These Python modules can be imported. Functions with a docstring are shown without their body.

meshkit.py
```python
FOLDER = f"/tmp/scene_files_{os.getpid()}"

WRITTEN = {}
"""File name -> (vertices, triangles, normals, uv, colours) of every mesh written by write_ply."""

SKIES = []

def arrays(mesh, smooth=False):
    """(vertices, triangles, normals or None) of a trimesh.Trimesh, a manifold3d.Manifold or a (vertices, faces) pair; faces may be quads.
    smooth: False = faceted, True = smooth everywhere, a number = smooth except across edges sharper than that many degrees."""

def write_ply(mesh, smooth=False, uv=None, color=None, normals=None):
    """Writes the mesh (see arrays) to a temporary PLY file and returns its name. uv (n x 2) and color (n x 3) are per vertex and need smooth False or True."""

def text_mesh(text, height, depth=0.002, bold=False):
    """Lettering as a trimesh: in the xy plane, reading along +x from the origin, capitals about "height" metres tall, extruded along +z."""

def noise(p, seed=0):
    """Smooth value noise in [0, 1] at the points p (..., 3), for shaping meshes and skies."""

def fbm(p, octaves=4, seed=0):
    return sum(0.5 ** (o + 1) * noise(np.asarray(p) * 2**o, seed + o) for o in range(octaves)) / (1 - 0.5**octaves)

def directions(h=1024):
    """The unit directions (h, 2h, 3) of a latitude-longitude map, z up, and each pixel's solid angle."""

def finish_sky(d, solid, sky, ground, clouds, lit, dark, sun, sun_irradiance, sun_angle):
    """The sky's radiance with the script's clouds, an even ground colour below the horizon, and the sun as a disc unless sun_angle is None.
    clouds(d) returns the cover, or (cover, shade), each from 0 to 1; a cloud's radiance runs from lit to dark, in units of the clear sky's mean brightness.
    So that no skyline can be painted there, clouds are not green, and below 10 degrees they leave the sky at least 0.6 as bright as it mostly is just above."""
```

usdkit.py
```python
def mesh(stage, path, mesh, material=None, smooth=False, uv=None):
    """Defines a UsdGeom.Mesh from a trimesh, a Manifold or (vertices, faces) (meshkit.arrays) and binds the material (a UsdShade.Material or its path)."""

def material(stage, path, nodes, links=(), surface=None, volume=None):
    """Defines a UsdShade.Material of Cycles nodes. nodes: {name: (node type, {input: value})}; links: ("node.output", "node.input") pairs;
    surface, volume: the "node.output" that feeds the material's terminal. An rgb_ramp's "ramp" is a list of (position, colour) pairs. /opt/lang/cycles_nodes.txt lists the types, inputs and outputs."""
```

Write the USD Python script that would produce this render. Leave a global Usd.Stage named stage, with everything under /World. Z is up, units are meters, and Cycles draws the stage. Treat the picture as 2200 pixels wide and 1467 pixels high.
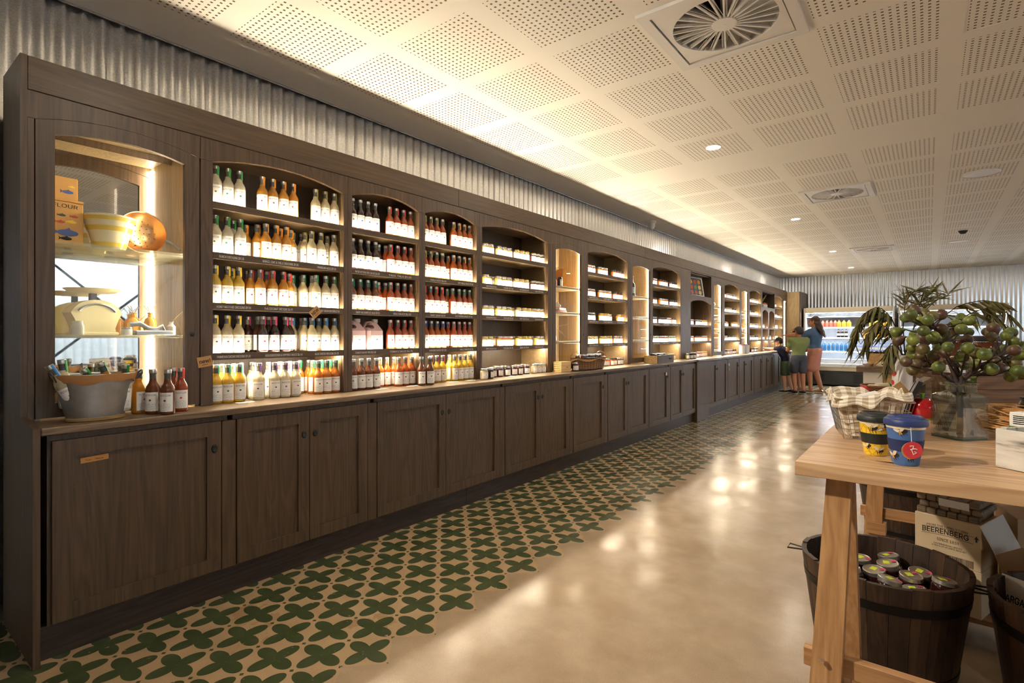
import math, random
import numpy as np, trimesh, manifold3d as m3, meshkit, usdkit
from shapely.geometry import Polygon, Point, box as sbox
from shapely import affinity
from pxr import Usd, UsdGeom, UsdLux, Gf, Sdf, UsdShade
from trimesh.util import concatenate as cat

stage = Usd.Stage.CreateInMemory()
UsdGeom.SetStageUpAxis(stage, 'Z'); UsdGeom.SetStageMetersPerUnit(stage, 1.0)
UsdGeom.Xform.Define(stage, '/World'); UsdGeom.Scope.Define(stage, '/World/Looks')
random.seed(7); np.random.seed(7)
PI = math.pi

# ---- camera: level, 1.25 m above the floor, looking along the shelves --------------------------
camera = UsdGeom.Camera.Define(stage, '/World/camera')
camera.CreateHorizontalApertureAttr(36.0); camera.CreateFocalLengthAttr(36.0 * 1150 / 2200)
camera.CreateVerticalApertureOffsetAttr(-36.0 * 13.5 / 2200)
camera.CreateClippingRangeAttr((0.05, 200.0))
CT, ST = 0.789167, 0.614178
camera.AddTransformOp().Set(Gf.Matrix4d(CT, ST, 0, 0, 0, 0, 1, 0, ST, -CT, 0, 0, 0, 0, 1.25, 1))
camera.CreateExposureAttr(0.35)
# ---- daylight through the openings of the right-hand wall ---------------------------------------
sky = UsdLux.DomeLight.Define(stage, '/World/sky'); sky.CreateIntensityAttr(7.0); sky.CreateColorAttr(Gf.Vec3f(0.86, 0.93, 1.0))
STRIP, CASE_STRIP, SPOT, TRACK, FRIDGE_LAMP = 150.0, 150.0, 420.0, 3400.0, 60.0     # radiance of the shop's lamps
WARM, NEUTRAL, COOL = (1.0, 0.84, 0.60), (1.0, 0.88, 0.72), (0.86, 0.93, 1.0)

# ================================ helpers =========================================================
_used = {}
def numbered(parent, name):
    k = (parent, name); i = _used.get(k, 0); _used[k] = i + 1
    return f'{parent}/{name}' + (f'_{i:03d}' if i else '')
def data(prim, **kw):
    for k, v in kw.items():
        if v: prim.SetCustomDataByKey(k, v)
def _place(x, loc, rz, rx=0, ry=0):
    x.AddTranslateOp().Set(Gf.Vec3d(*map(float, loc)))
    if rz: x.AddRotateZOp().Set(math.degrees(rz))
    if ry: x.AddRotateYOp().Set(math.degrees(ry))
    if rx: x.AddRotateXOp().Set(math.degrees(rx))
def thing(name, label, category, loc=(0, 0, 0), rz=0, group=None, kind=None, rx=0, ry=0):
    x = UsdGeom.Xform.Define(stage, numbered('/World', name)); _place(x, loc, rz, rx, ry)
    data(x.GetPrim(), label=label, category=category, group=group, kind=kind)
    return str(x.GetPath())
def part(name, mesh, material, parent='/World', smooth=False, uv=None, **kw):
    p = numbered(parent, name)
    m = usdkit.mesh(stage, p, mesh, '/World/Looks/' + material, smooth, uv)
    data(m.GetPrim(), **kw)
    return p
def single(name, label, category, mesh, material, smooth=False, group=None, kind=None, loc=None, rz=0):
    p = part(name, mesh, material, '/World', smooth, label=label, category=category, group=group, kind=kind)
    if loc is not None: _place(UsdGeom.Mesh.Get(stage, p), loc, rz)
    return p
def holder(name, parent, loc=(0, 0, 0), rz=0):
    x = UsdGeom.Xform.Define(stage, numbered(parent, name)); _place(x, loc, rz); return str(x.GetPath())
def kind_prim(name):
    p = '/World/' + name; stage.CreateClassPrim(p); return p
def copy(kind, name, label, category, loc, rz=0, group=None, tilt=None):
    x = UsdGeom.Xform.Define(stage, numbered('/World', name))
    _place(x, loc, rz, *(tilt or (0, 0)))
    x.GetPrim().GetReferences().AddInternalReference(kind); x.GetPrim().SetInstanceable(True)
    data(x.GetPrim(), label=label, category=category, group=group)
    return x

def box(x0, x1, y0, y1, z0, z1, b=0.0):
    lo, hi = np.minimum([x0, y0, z0], [x1, y1, z1]), np.maximum([x0, y0, z0], [x1, y1, z1])
    if b <= 0:
        m = trimesh.creation.box(hi - lo); m.apply_translation((lo + hi) / 2); return m
    b = min(b, *(0.45 * (hi - lo))); pts = []
    for sx in (0, 1):
        for sy in (0, 1):
            for sz in (0, 1):
                c = np.where([sx, sy, sz], hi, lo); d = np.where([sx, sy, sz], -b, b)
                for k in range(3):
                    q = c + d; q[k] = c[k]; pts.append(q)
    return trimesh.convex.convex_hull(np.array(pts))
def tf(m, loc=(0, 0, 0), rz=0, ry=0, rx=0, s=1):
    m = m.copy(); T = trimesh.transformations
    if s != 1: m.apply_scale(s)
    m.apply_transform(T.translation_matrix(loc) @ T.rotation_matrix(rz, [0, 0, 1]) @ T.rotation_matrix(ry, [0, 1, 0]) @ T.rotation_matrix(rx, [1, 0, 0]))
    return m
def lathe(profile, n=20):
    return trimesh.creation.revolve(np.array(profile, float), sections=n)
def tube(points, radii, sides=6, caps=True):
    p = np.asarray(points, float); t = np.gradient(p, axis=0); t /= np.linalg.norm(t, axis=1, keepdims=True) + 1e-12
    ref = np.array([0, 0, 1.0]) if abs(t[0][2]) < 0.9 else np.array([1.0, 0, 0]); A = []
    a = np.cross(t[0], ref); a /= np.linalg.norm(a)
    for i in range(len(p)):
        a = a - t[i] * (a @ t[i]); a /= np.linalg.norm(a) + 1e-12; A.append(a)
    A = np.array(A); Bv = np.cross(t, A); ang = np.arange(sides) * 2 * PI / sides
    r = np.broadcast_to(radii, (len(p),))[:, None, None]
    v = (p[:, None] + r * (np.cos(ang)[None, :, None] * A[:, None] + np.sin(ang)[None, :, None] * Bv[:, None])).reshape(-1, 3)
    f = []
    for i in range(len(p) - 1):
        for j in range(sides):
            q, w = i * sides + j, i * sides + (j + 1) % sides
            f += [[q, w, w + sides], [q, w + sides, q + sides]]
    if caps:
        n = len(v); v = np.vstack([v, p[0], p[-1]]); e = (len(p) - 1) * sides
        for j in range(sides):
            f += [[n, (j + 1) % sides, j], [n + 1, e + j, e + (j + 1) % sides]]
    return trimesh.Trimesh(v, f, process=False)
def extr(poly, depth):
    gs = getattr(poly, 'geoms', [poly])
    return cat([trimesh.creation.extrude_polygon(g, depth, engine='earcut') for g in gs])
YZ = np.array([[0, 0, 1, 0], [1, 0, 0, 0], [0, 1, 0, 0], [0, 0, 0, 1.0]])    # drawing plane -> wall facing +x
XZ = np.array([[1, 0, 0, 0], [0, 0, -1, 0], [0, 1, 0, 0], [0, 0, 0, 1.0]])   # drawing plane -> face looking to -y
def on_x(poly, x, depth):          # a board drawn in (y, z), its front at x, going back by depth
    m = extr(poly, depth); m.apply_transform(YZ); m.apply_translation([x - depth, 0, 0]); return m
_texts = {}
def lettering(s, h, depth, bold):
    k = (s, h, depth, bold)
    if k not in _texts: _texts[k] = meshkit.text_mesh(s, h, depth, bold)
    return _texts[k].copy()
def text_on_x(s, h, x, y, z, depth=0.0006, bold=False, width=None):
    m = lettering(s, h, depth, bold)
    if width: m.apply_transform(np.diag([width / max(m.extents[0], 1e-6), 1, 1, 1]))
    m.apply_transform(YZ); m.apply_translation([x, y, z]); return m
def arc_cut(y0, y1, z0, spring, apex, n=18):
    w, h = (y1 - y0) / 2, apex - spring; R = (w * w + h * h) / (2 * h); c = apex - R; ym = (y0 + y1) / 2
    a = math.asin(min(1, w / R)); t = np.linspace(a, -a, n)
    return Polygon([(y0, z0), (y1, z0)] + [(ym + R * math.sin(q), c + R * math.cos(q)) for q in t])
def arc_patch(r, a0, a1, z0, z1, n=8, r1=None):
    """A thin curved label: vertices, quads and uv."""
    a = np.linspace(a0, a1, n + 1); r1 = r if r1 is None else r1
    v = np.vstack([np.c_[r * np.cos(a), r * np.sin(a), np.full(n + 1, z0)], np.c_[r1 * np.cos(a), r1 * np.sin(a), np.full(n + 1, z1)]])
    f = [[i, i + 1, i + n + 2, i + n + 1] for i in range(n)]
    s = np.linspace(0, 1, n + 1); uv = np.vstack([np.c_[s, 0 * s], np.c_[s, 0 * s + 1]])
    return (v, np.array(f)), uv

# ---- materials -----------------------------------------------------------------------------------
class NG:
    def __init__(s): s.nodes, s.links = {}, []
    def __call__(s, kind, **kw):
        name = f'n{len(s.nodes)}'; ins = {}
        for k, v in kw.items():
            if isinstance(v, str) and v.startswith('@'): s.links.append((v[1:], f'{name}.{k}'))
            else: ins[k] = v
        s.nodes[name] = (kind, ins); return '@' + name
    def m(s, op, a, b=None, c=None, clamp=False):
        kw = dict(math_type=op, value1=a, use_clamp=clamp)
        if b is not None: kw['value2'] = b
        if c is not None: kw['value3'] = c
        return s('math', **kw) + '.value'
    def mixc(s, fac, a, b, how='mix'):
        return s('mix_color', blend_type=how, fac=fac, a=a, b=b) + '.result'
    def ramp(s, fac, stops): return s('rgb_ramp', fac=fac, ramp=stops) + '.color'
    def coord(s, obj=False): return (s('texture_coordinate') + '.object') if obj else (s('geometry') + '.position')
    def mapped(s, vec, scale, loc=(0, 0, 0), rot=(0, 0, 0)): return s('mapping', vector=vec, scale=scale, location=loc, rotation=rot) + '.vector'
    def noise(s, vec, scale=1, detail=2, rough=0.5, dist=0): return s('noise_texture', vector=vec, scale=scale, detail=detail, roughness=rough, distortion=dist) + '.fac'
    def bump(s, h, strength, dist): return s('bump', height=h, strength=strength, distance=dist) + '.normal'
    def done(s, name, out): return usdkit.material(stage, '/World/Looks/' + name, s.nodes, s.links, surface=out[1:])
def lin(*c):
    return tuple((x / 255 / 12.92) if x / 255 <= 0.04045 else ((x / 255 + 0.055) / 1.055) ** 2.4 for x in c)
def plain(name, color, rough=0.5, vary=0.0, scale=30, obj=True, **kw):
    g = NG()
    if vary:
        n = g.noise(g.coord(obj), scale, 3)
        color = g.mixc(n, tuple(c * (1 - vary) for c in color), tuple(min(1, c * (1 + vary)) for c in color))
    g.done(name, g('principled_bsdf', base_color=color, roughness=rough, **kw) + '.BSDF')
def wood(name, dark, light, axis, rough=0.42, fine=1.0, obj=False, streak=0.5, coat=0.0, bump=0.12):
    g = NG(); c = g.coord(obj)
    st = [95 * fine] * 3; st[axis] = 2.2 * fine; s2 = [9 * fine] * 3; s2[axis] = 0.7 * fine
    f1 = g.noise(g.mapped(c, tuple(st)), 1, 4, 0.6)
    f2 = g.noise(g.mapped(c, tuple(s2)), 1, 2, 0.5, 1.2)
    rings = g.m('sine', g.m('multiply', f2, 46.0))
    rings = g.m('multiply_add', rings, 0.5, 0.5)
    k = g.m('add', g.m('multiply', f1, 1 - streak * 0.5), g.m('multiply', rings, streak * 0.5), clamp=True)
    col = g.ramp(k, [(0.25, dark), (0.75, light)])
    g.done(name, g('principled_bsdf', base_color=col, roughness=rough, coat_weight=coat, coat_roughness=0.25, normal=g.bump(k, bump, 0.002)) + '.BSDF')
def emit(name, color, strength):
    g = NG(); g.done(name, g('emission', color=color, strength=strength) + '.emission')
def pane(name, tint=(0.97, 0.98, 0.97), refl=0.08):
    g = NG(); fr = g.m('multiply', g('fresnel', IOR=1.45) + '.fac', g.m('subtract', 1.0, g('geometry') + '.backfacing'))
    g.done(name, g('mix_closure', fac=fr, closure1=g('transparent_bsdf', color=tint) + '.BSDF', closure2=g('glossy_bsdf', color=(1, 1, 1), roughness=0.01) + '.BSDF') + '.closure')
def sauce(name, color, glow=0.35, rough=0.12):
    g = NG(); n = g.noise(g.coord(True), 60, 2)
    c = g.mixc(n, tuple(x * 0.8 for x in color), tuple(min(1, x * 1.15) for x in color))
    p = g('principled_bsdf', base_color=c, roughness=rough, coat_weight=0.6, coat_roughness=0.04) + '.BSDF'
    g.done(name, g('mix_closure', fac=glow, closure1=p, closure2=g('translucent_bsdf', color=c) + '.BSDF') + '.closure')
def label_mat(name, emblem, paper=(0.86, 0.84, 0.80), ink=(0.25, 0.25, 0.27)):
    """White paper label: heading, round emblem and rows of small print, all from uv."""
    g = NG(); uv = g('uvmap', attribute='st') + '.UV'; s = g('separate_xyz', vector=uv); x, y = s + '.x', s + '.y'
    rows = g.m('less_than', g.m('fraction', g.m('multiply', y, 17.0)), 0.42)
    words = g.m('greater_than', g.noise(g.mapped(uv, (26, 17, 1)), 1, 1), 0.47)
    inx = g.m('less_than', g.m('absolute', g.m('subtract', x, 0.5)), 0.36)
    low = g.m('less_than', y, 0.42)
    head = g.m('multiply', g.m('greater_than', y, 0.80), g.m('less_than', y, 0.90))
    t = g.m('multiply', g.m('multiply', g.m('maximum', g.m('multiply', low, rows), head), words), inx)
    c = g.mixc(g.m('multiply', t, 0.75), paper, ink)
    d = g('vector_math', math_type='distance', vector1=g.mapped(uv, (1, 1.45, 1)), vector2=(0.5, 0.58 * 1.45, 0.0)) + '.value'
    c = g.mixc(g.m('less_than', d, 0.075), c, emblem)
    g.done(name, g('principled_bsdf', base_color=c, roughness=0.6) + '.BSDF')

wood('dark_oak', lin(64, 48, 34), lin(100, 78, 56), 2, streak=0.4)
wood('shelf_oak_lit', lin(104, 86, 60), lin(136, 114, 82), 1, streak=0.3)  # same dark oak made lighter: the strip light is put into its colour
wood('back_oak_shaded', lin(52, 41, 31), lin(70, 56, 42), 2, streak=0.3)  # same oak darkened: the shade behind the bottles is put into its colour
wood('dark_oak_long', lin(72, 55, 39), lin(100, 79, 57), 1, streak=0.3)
wood('dark_oak_deep', lin(58, 46, 36), lin(98, 80, 62), 0)
wood('counter_oak', lin(92, 74, 56), lin(140, 116, 88), 1, rough=0.3, coat=0.25)
wood('plinth_oak', lin(40, 30, 26), lin(66, 52, 44), 1, rough=0.45)
wood('table_oak', lin(180, 142, 104), lin(210, 176, 136), 0, rough=0.4, fine=0.8, streak=0.8)
wood('leg_oak', lin(160, 116, 74), lin(200, 156, 108), 2, rough=0.45, streak=0.4)
wood('rail_oak', lin(150, 108, 70), lin(192, 148, 102), 0, rough=0.45, streak=0.4)
plain('steel_dark', (0.05, 0.052, 0.06), 0.5, 0.2)
plain('black_metal', (0.012, 0.011, 0.01), 0.4)
plain('wall_paint', (0.62, 0.6, 0.57), 0.8)
plain('white_paint', (0.8, 0.79, 0.77), 0.5)
plain('white_sheet', (0.21, 0.215, 0.225), 0.55)
plain('chalk', (0.8, 0.79, 0.76), 0.9)
plain('chrome', (0.7, 0.7, 0.7), 0.16, metallic=1.0)
plain('mirror', (0.9, 0.9, 0.9), 0.015, metallic=1.0)
pane('glass_pane')
emit('strip_lamp', WARM, STRIP); emit('case_lamp', WARM, CASE_STRIP); emit('case_lamp_soft', WARM, CASE_STRIP * 0.5); emit('spot_lamp', NEUTRAL, SPOT); emit('track_lamp', NEUTRAL, TRACK); emit('fridge_lamp', COOL, FRIDGE_LAMP)

g = NG(); c = g.coord()        # galvanised corrugated steel with its spangle
v = g('voronoi_texture', vector=c, scale=260.0) + '.color'
bw = g('rgb_to_bw', color=v) + '.val'
n = g.noise(g.mapped(c, (3, 3, 0.8)), 2, 3)
col = g.ramp(g.m('add', g.m('multiply', bw, 0.55), g.m('multiply', n, 0.45)), [(0.2, (0.74, 0.75, 0.76)), (0.8, (0.84, 0.85, 0.86))])
g.done('galvanised', g('principled_bsdf', base_color=col, metallic=0.92, roughness=g.m('multiply_add', bw, 0.03, 0.24)) + '.BSDF')

g = NG(); c = g.coord(); s = g('separate_xyz', vector=c); X, Y = s + '.x', s + '.y'      # perforated plasterboard ceiling
def holes(u, off):
    k = g.m('floored_modulo', g.m('subtract', u, off), 0.6)
    return g.m('multiply', g.m('less_than', k, 0.489), g.m('less_than', g.m('absolute', g.m('subtract', g.m('fraction', g.m('divide', g.m('add', k, 0.015), 0.03)), 0.5)), 0.185))
far = g.m('greater_than', Y, 5.1)
hy = g.m('add', g.m('multiply', far, holes(Y, 5.34 - 0.006)), g.m('multiply', g.m('subtract', 1.0, far), holes(Y, 1.294 - 0.006)))
keep = g.m('multiply', g.m('greater_than', X, -2.88), g.m('subtract', 1.0, g.m('multiply', g.m('greater_than', Y, 4.82), g.m('less_than', Y, 5.32))))
h = g.m('multiply', g.m('multiply', holes(X, -2.84 - 0.006), hy), keep)
paint = g.mixc(g.noise(c, 1.5, 3), (0.82, 0.79, 0.73), (0.86, 0.83, 0.77))
g.done('ceiling_board', g('principled_bsdf', base_color=g.mixc(h, paint, (0.13, 0.085, 0.05)), roughness=0.7, normal=g.bump(g.m('subtract', 1.0, h), 0.6, 0.004)) + '.BSDF')

g = NG(); c = g.coord(); s = g('separate_xyz', vector=c); X, Y = s + '.x', s + '.y'      # polished concrete with a painted stencil
xs, ys = g.m('divide', g.m('add', X, 2.624), 0.25), g.m('divide', g.m('subtract', Y, 0.82), 0.25)
a = g.m('subtract', g.m('fraction', g.m('add', g.m('add', xs, ys), 200.0)), 0.5)
b = g.m('subtract', g.m('fraction', g.m('add', g.m('subtract', xs, ys), 200.0)), 0.5)
xl = g.m('multiply', g.m('add', a, b), 0.125); yl = g.m('multiply', g.m('subtract', a, b), 0.125)
ax, ay = g.m('absolute', xl), g.m('absolute', yl)
u, w = g.m('maximum', ax, ay), g.m('minimum', ax, ay)
e = g.m('add', g.m('power', g.m('divide', g.m('subtract', u, 0.052), 0.051), 2.0), g.m('power', g.m('divide', w, 0.0305), 2.0))
petal = g.m('less_than', e, 1.0)
dia = g.m('greater_than', g.m('minimum', g.m('absolute', a), g.m('absolute', b)), 0.462)
inside = g.m('maximum', g.m('less_than', g.m('subtract', X, xl), -1.69), g.m('greater_than', g.m('subtract', Y, yl), 13.1))
inside = g.m('multiply', inside, g.m('less_than', g.m('subtract', X, xl), 1.6))
nwear = g.noise(c, 5.0, 5, 0.65)
wear = g.m('subtract', 1.0, g.m('multiply', g.m('greater_than', g.noise(c, 38.0, 4, 0.7), 0.66), g.m('greater_than', nwear, 0.5)))
print_ = g.m('multiply', g.m('multiply', g.m('maximum', petal, dia), inside), wear)
fine = g.noise(c, 260.0, 2, 0.7); broad = g.noise(c, 1.1, 5, 0.6); mid = g.noise(c, 7.0, 4, 0.6)
conc = g.ramp(g.m('add', g.m('multiply', broad, 0.6), g.m('multiply', mid, 0.4)), [(0.3, lin(150, 128, 104)), (0.7, lin(190, 168, 140))])
conc = g.mixc(g.m('multiply', fine, 0.35), conc, g.mixc(g.m('greater_than', fine, 0.6), lin(120, 98, 76), lin(210, 190, 165)))
# trowel stains in the brown patches beside the stencil, and the darker terrazzo band across the aisle
stain = g.m('multiply', g.m('greater_than', g.noise(g.mapped(c, (2.2, 1.5, 1)), 1, 5, 0.7), 0.60), g.m('multiply', g.m('less_than', Y, 2.0), g.m('less_than', X, -1.15)))
conc = g.mixc(g.m('multiply', stain, 0.55), conc, lin(122, 90, 60))
bandy = g.m('add', Y, g.m('multiply', g.m('subtract', g.noise(c, 2.2, 3), 0.5), 0.35))
band = g.m('multiply', g.m('multiply', g.m('greater_than', bandy, 5.05), g.m('less_than', bandy, 5.42)), g.m('greater_than', X, -1.75))
conc = g.mixc(g.m('multiply', band, 0.6), conc, lin(128, 104, 72))
base = g.mixc(g.m('multiply', inside, 0.35), conc, lin(196, 160, 112))
green = g.mixc(mid, lin(40, 58, 34), lin(58, 78, 46))
fcol = g.mixc(g.m('multiply', print_, 0.95), base, green)
rough = g.m('add', g.m('multiply', g.m('subtract', g.noise(c, 2.6, 3), 0.35), 0.55, clamp=True), g.m('multiply_add', fine, 0.08, 0.13))
g.done('concrete_floor', g('principled_bsdf', base_color=fcol, roughness=rough, specular_ior_level=0.45, normal=g.bump(g.m('add', fine, g.m('multiply', broad, 6.0)), 0.05, 0.003)) + '.BSDF')
# ================================ the room ========================================================
ZC, XW, YB, XR = 2.8, -3.19, 16.0, 5.2
part('floor', box(-3.4, 9.5, -4.0, 16.3, -0.12, 0.0), 'concrete_floor', kind='structure')
ceil = thing('ceiling', None, None, kind='structure')
def plane_holes(x0, x1, y0, y1, cuts):
    p = sbox(x0, y0, x1, y1)
    for q in cuts: p = p.difference(q)
    return p
VENTS = [(-0.80, 2.745), (-0.79, 6.80), (-0.79, 11.55)]
SPOTS = [(-1.40, 4.50), (-1.40, 7.955), (-1.40, 11.45), (-1.40, 14.44), (-1.40, 1.05), (1.40, 1.05), (1.40, 4.5), (1.40, 7.955), (1.40, 11.45)]  # the right-hand row is unseen, added to brighten that side of the room
cm = extr(plane_holes(-3.155, XR, -4.0, YB, [sbox(x - 0.30, y - 0.30, x + 0.30, y + 0.30) for x, y in VENTS]), 0.013)
cm.apply_translation([0, 0, ZC]); part('ceiling_board', cm, 'ceiling_board', ceil)
part('ceiling_slab', box(-3.4, 9.5, -4.0, 16.3, 3.15, 3.3), 'steel_dark', ceil)
part('edge_trim', box(-3.165, -3.155, -4.0, YB, ZC - 0.008, ZC + 0.03), 'chrome', ceil)
part('edge_trim', box(-3.155, XR, YB - 0.035, YB - 0.025, ZC - 0.008, ZC + 0.03), 'chrome', ceil)

def corrugated(width, height, pitch=0.0762, amp=0.0095):
    n = max(2, int(round(width / pitch * 8))); x = np.linspace(0, width, n + 1); d = amp * np.cos(x / pitch * 2 * PI)
    v = np.vstack([np.c_[x, d, 0 * x], np.c_[x, d, 0 * x + height], np.c_[x, d - 0.001, 0 * x], np.c_[x, d - 0.001, 0 * x + height]])
    N = n + 1; f = []
    for i in range(n):
        f += [[i, i + 1, N + i + 1, N + i], [2 * N + i + 1, 2 * N + i, 3 * N + i, 3 * N + i + 1]]
    return np.array(v), np.array(f)
def sheets(parent, origin, direction, normal, length, z0, z1, material, w=0.762):
    k = 0.0; i = 0
    while k < length - 1e-6:
        ww = min(w + 0.012, length - k); v, f = corrugated(ww, z1 - z0)
        P = np.array(origin) + np.outer(v[:, 0] + k, direction) + np.outer(v[:, 1] + 0.0012 * (i % 2), normal) + np.outer(v[:, 2] + z0, [0, 0, 1.0])
        part('corrugated_sheet', (P, f if np.cross(direction, [0, 0, 1.0]) @ np.array(normal) > 0 else f[:, ::-1]), material, parent, 60)
        k += w; i += 1
wl = thing('wall_left', None, None, kind='structure')
sheets(wl, (XW, -3.05, 0), (0, 1.0, 0), (1.0, 0, 0), 19.05, 0, 2.86, 'galvanised')
part('wall_core', box(-3.4, XW - 0.02, -4.0, 16.2, 0, 3.2), 'wall_paint', wl)
wb = thing('wall_back', None, None, kind='structure')
sheets(wb, (-3.2, YB, 0), (1.0, 0, 0), (0, -1.0, 0), 8.45, 0, 2.86, 'galvanised')
part('wall_core', box(-3.4, 9.5, YB + 0.02, YB + 0.2, 0, 3.2), 'wall_paint', wb)
part('wall_front', box(-3.4, 9.5, -4.2, -4.0, 0, 3.2), 'wall_paint', kind='structure')
# right-hand wall: a steel frame with open daylight bays, a white corrugated shed wall across the yard
wr = thing('wall_right', None, None, kind='structure')
part('sill_wall', box(XR, XR + 0.15, -4.0, YB, 0, 0.75), 'wall_paint', wr)
part('lintel_beam', box(XR, XR + 0.15, -4.0, YB, 2.55, 3.2), 'steel_dark', wr)
for y in np.arange(-3.6, 16.5, 1.95):
    part('steel_post', box(XR - 0.02, XR + 0.16, y - 0.075, y + 0.075, 0, 3.2), 'steel_dark', wr)
for i, y in enumerate(np.arange(-3.6, 15.5, 1.95)):
    if i % 2 == 1:
        for a, b in ((0.78, 2.55), (2.55, 0.78)):
            part('brace_rod', tube([(XR + 0.07, y, a), (XR + 0.07, y + 1.95, b)], 0.022, 6), 'steel_dark', wr)
    part('window_pane', box(XR + 0.10, XR + 0.104, y + 0.075, y + 1.875, 0.75, 2.55), 'glass_pane', wr)
part('yard_ground', box(9.5, 30, -12, 26, -0.3, -0.2), 'wall_paint', wr)
sh = thing('shed_wall', 'white corrugated shed wall across the yard, seen only in the mirror', 'shed wall', (11.5, -8, -0.2))
v, f = corrugated(28.0, 4.2, 0.19, 0.02)
part('wall_sheet', (np.c_[-v[:, 1], v[:, 0], v[:, 2]], f), 'white_sheet', sh, 60)
part('roof_edge', box(-0.3, 0.3, 0, 28, 4.2, 4.4), 'steel_dark', sh)

# ---- ceiling fittings ----------------------------------------------------------------------------
plain('vent_white', (0.74, 0.72, 0.70), 0.45)
plain('duct_dark', (0.03, 0.03, 0.035), 0.7)
fr = extr(sbox(-0.325, -0.325, 0.325, 0.325).difference(sbox(-0.275, -0.275, 0.275, 0.275)), 0.022)
face = extr(sbox(-0.268, -0.268, 0.268, 0.268).difference(Point(0, 0).buffer(0.245, 24)), 0.010)
rim = extr(Point(0, 0).buffer(0.252, 24).difference(Point(0, 0).buffer(0.245, 24)), 0.05)
vane = None
kv = kind_prim('vent_kind')
part('frame', tf(fr, (0, 0, -0.016)), 'vent_white', kv)
part('face_plate', tf(face, (0, 0, -0.010)), 'vent_white', kv)
part('duct_collar', tf(rim, (0, 0, 0.0)), 'vent_white', kv)
part('duct', tf(cat([extr(Point(0, 0).buffer(0.26, 24).difference(Point(0, 0).buffer(0.253, 24)), 0.26), tf(extr(Point(0, 0).buffer(0.26, 24), 0.01), (0, 0, 0.25))]), (0, 0, 0.03)), 'duct_dark', kv)
for k in range(24):
    vn = box(0.045, 0.245, -0.004, 0.004, -0.006, 0.004)
    bl = box(0.05, 0.243, -0.0012, 0.0012, -0.026, 0.026); bl = tf(bl, (0, 0, 0.020), rx=0.62)
    part('vane', tf(cat([vn, bl]), rz=k * PI / 12), 'vent_white', kv)
part('hub', cat([lathe([(0, -0.010), (0.058, -0.010), (0.06, -0.006), (0.06, 0.01), (0, 0.01)], 28), lathe([(0, -0.0125), (0.005, -0.0125), (0.005, -0.009), (0, -0.009)], 8)]), 'vent_white', kv, 40)
for (x, y), lb in zip(VENTS, ['nearest', 'middle', 'farthest']):
    copy(kv, 'ceiling_vent', f'{lb} of the three square swirl vents in the perforated ceiling', 'vent', (x, y, ZC), 0, 'ceiling vents')
kd = kind_prim('downlight_kind')
part('bezel', lathe([(0.046, -0.001), (0.058, -0.006), (0.062, -0.002), (0.062, 0.0), (0.046, 0.0)], 28), 'vent_white', kd, 40)
part('lens', lathe([(0, -0.003), (0.046, -0.003), (0.046, -0.001), (0, -0.001)], 28), 'spot_lamp', kd)
for (x, y), lb in zip(SPOTS, ['nearest visible', 'second visible', 'third visible', 'farthest visible', 'unseen overhead', 'added unseen first right-row', 'added unseen second right-row', 'added unseen third right-row', 'added unseen fourth right-row']):
    copy(kd, 'downlight', f'{lb} round white downlight in the row along the ceiling', 'downlight', (x, y, ZC), 0, 'ceiling downlights')
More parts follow.
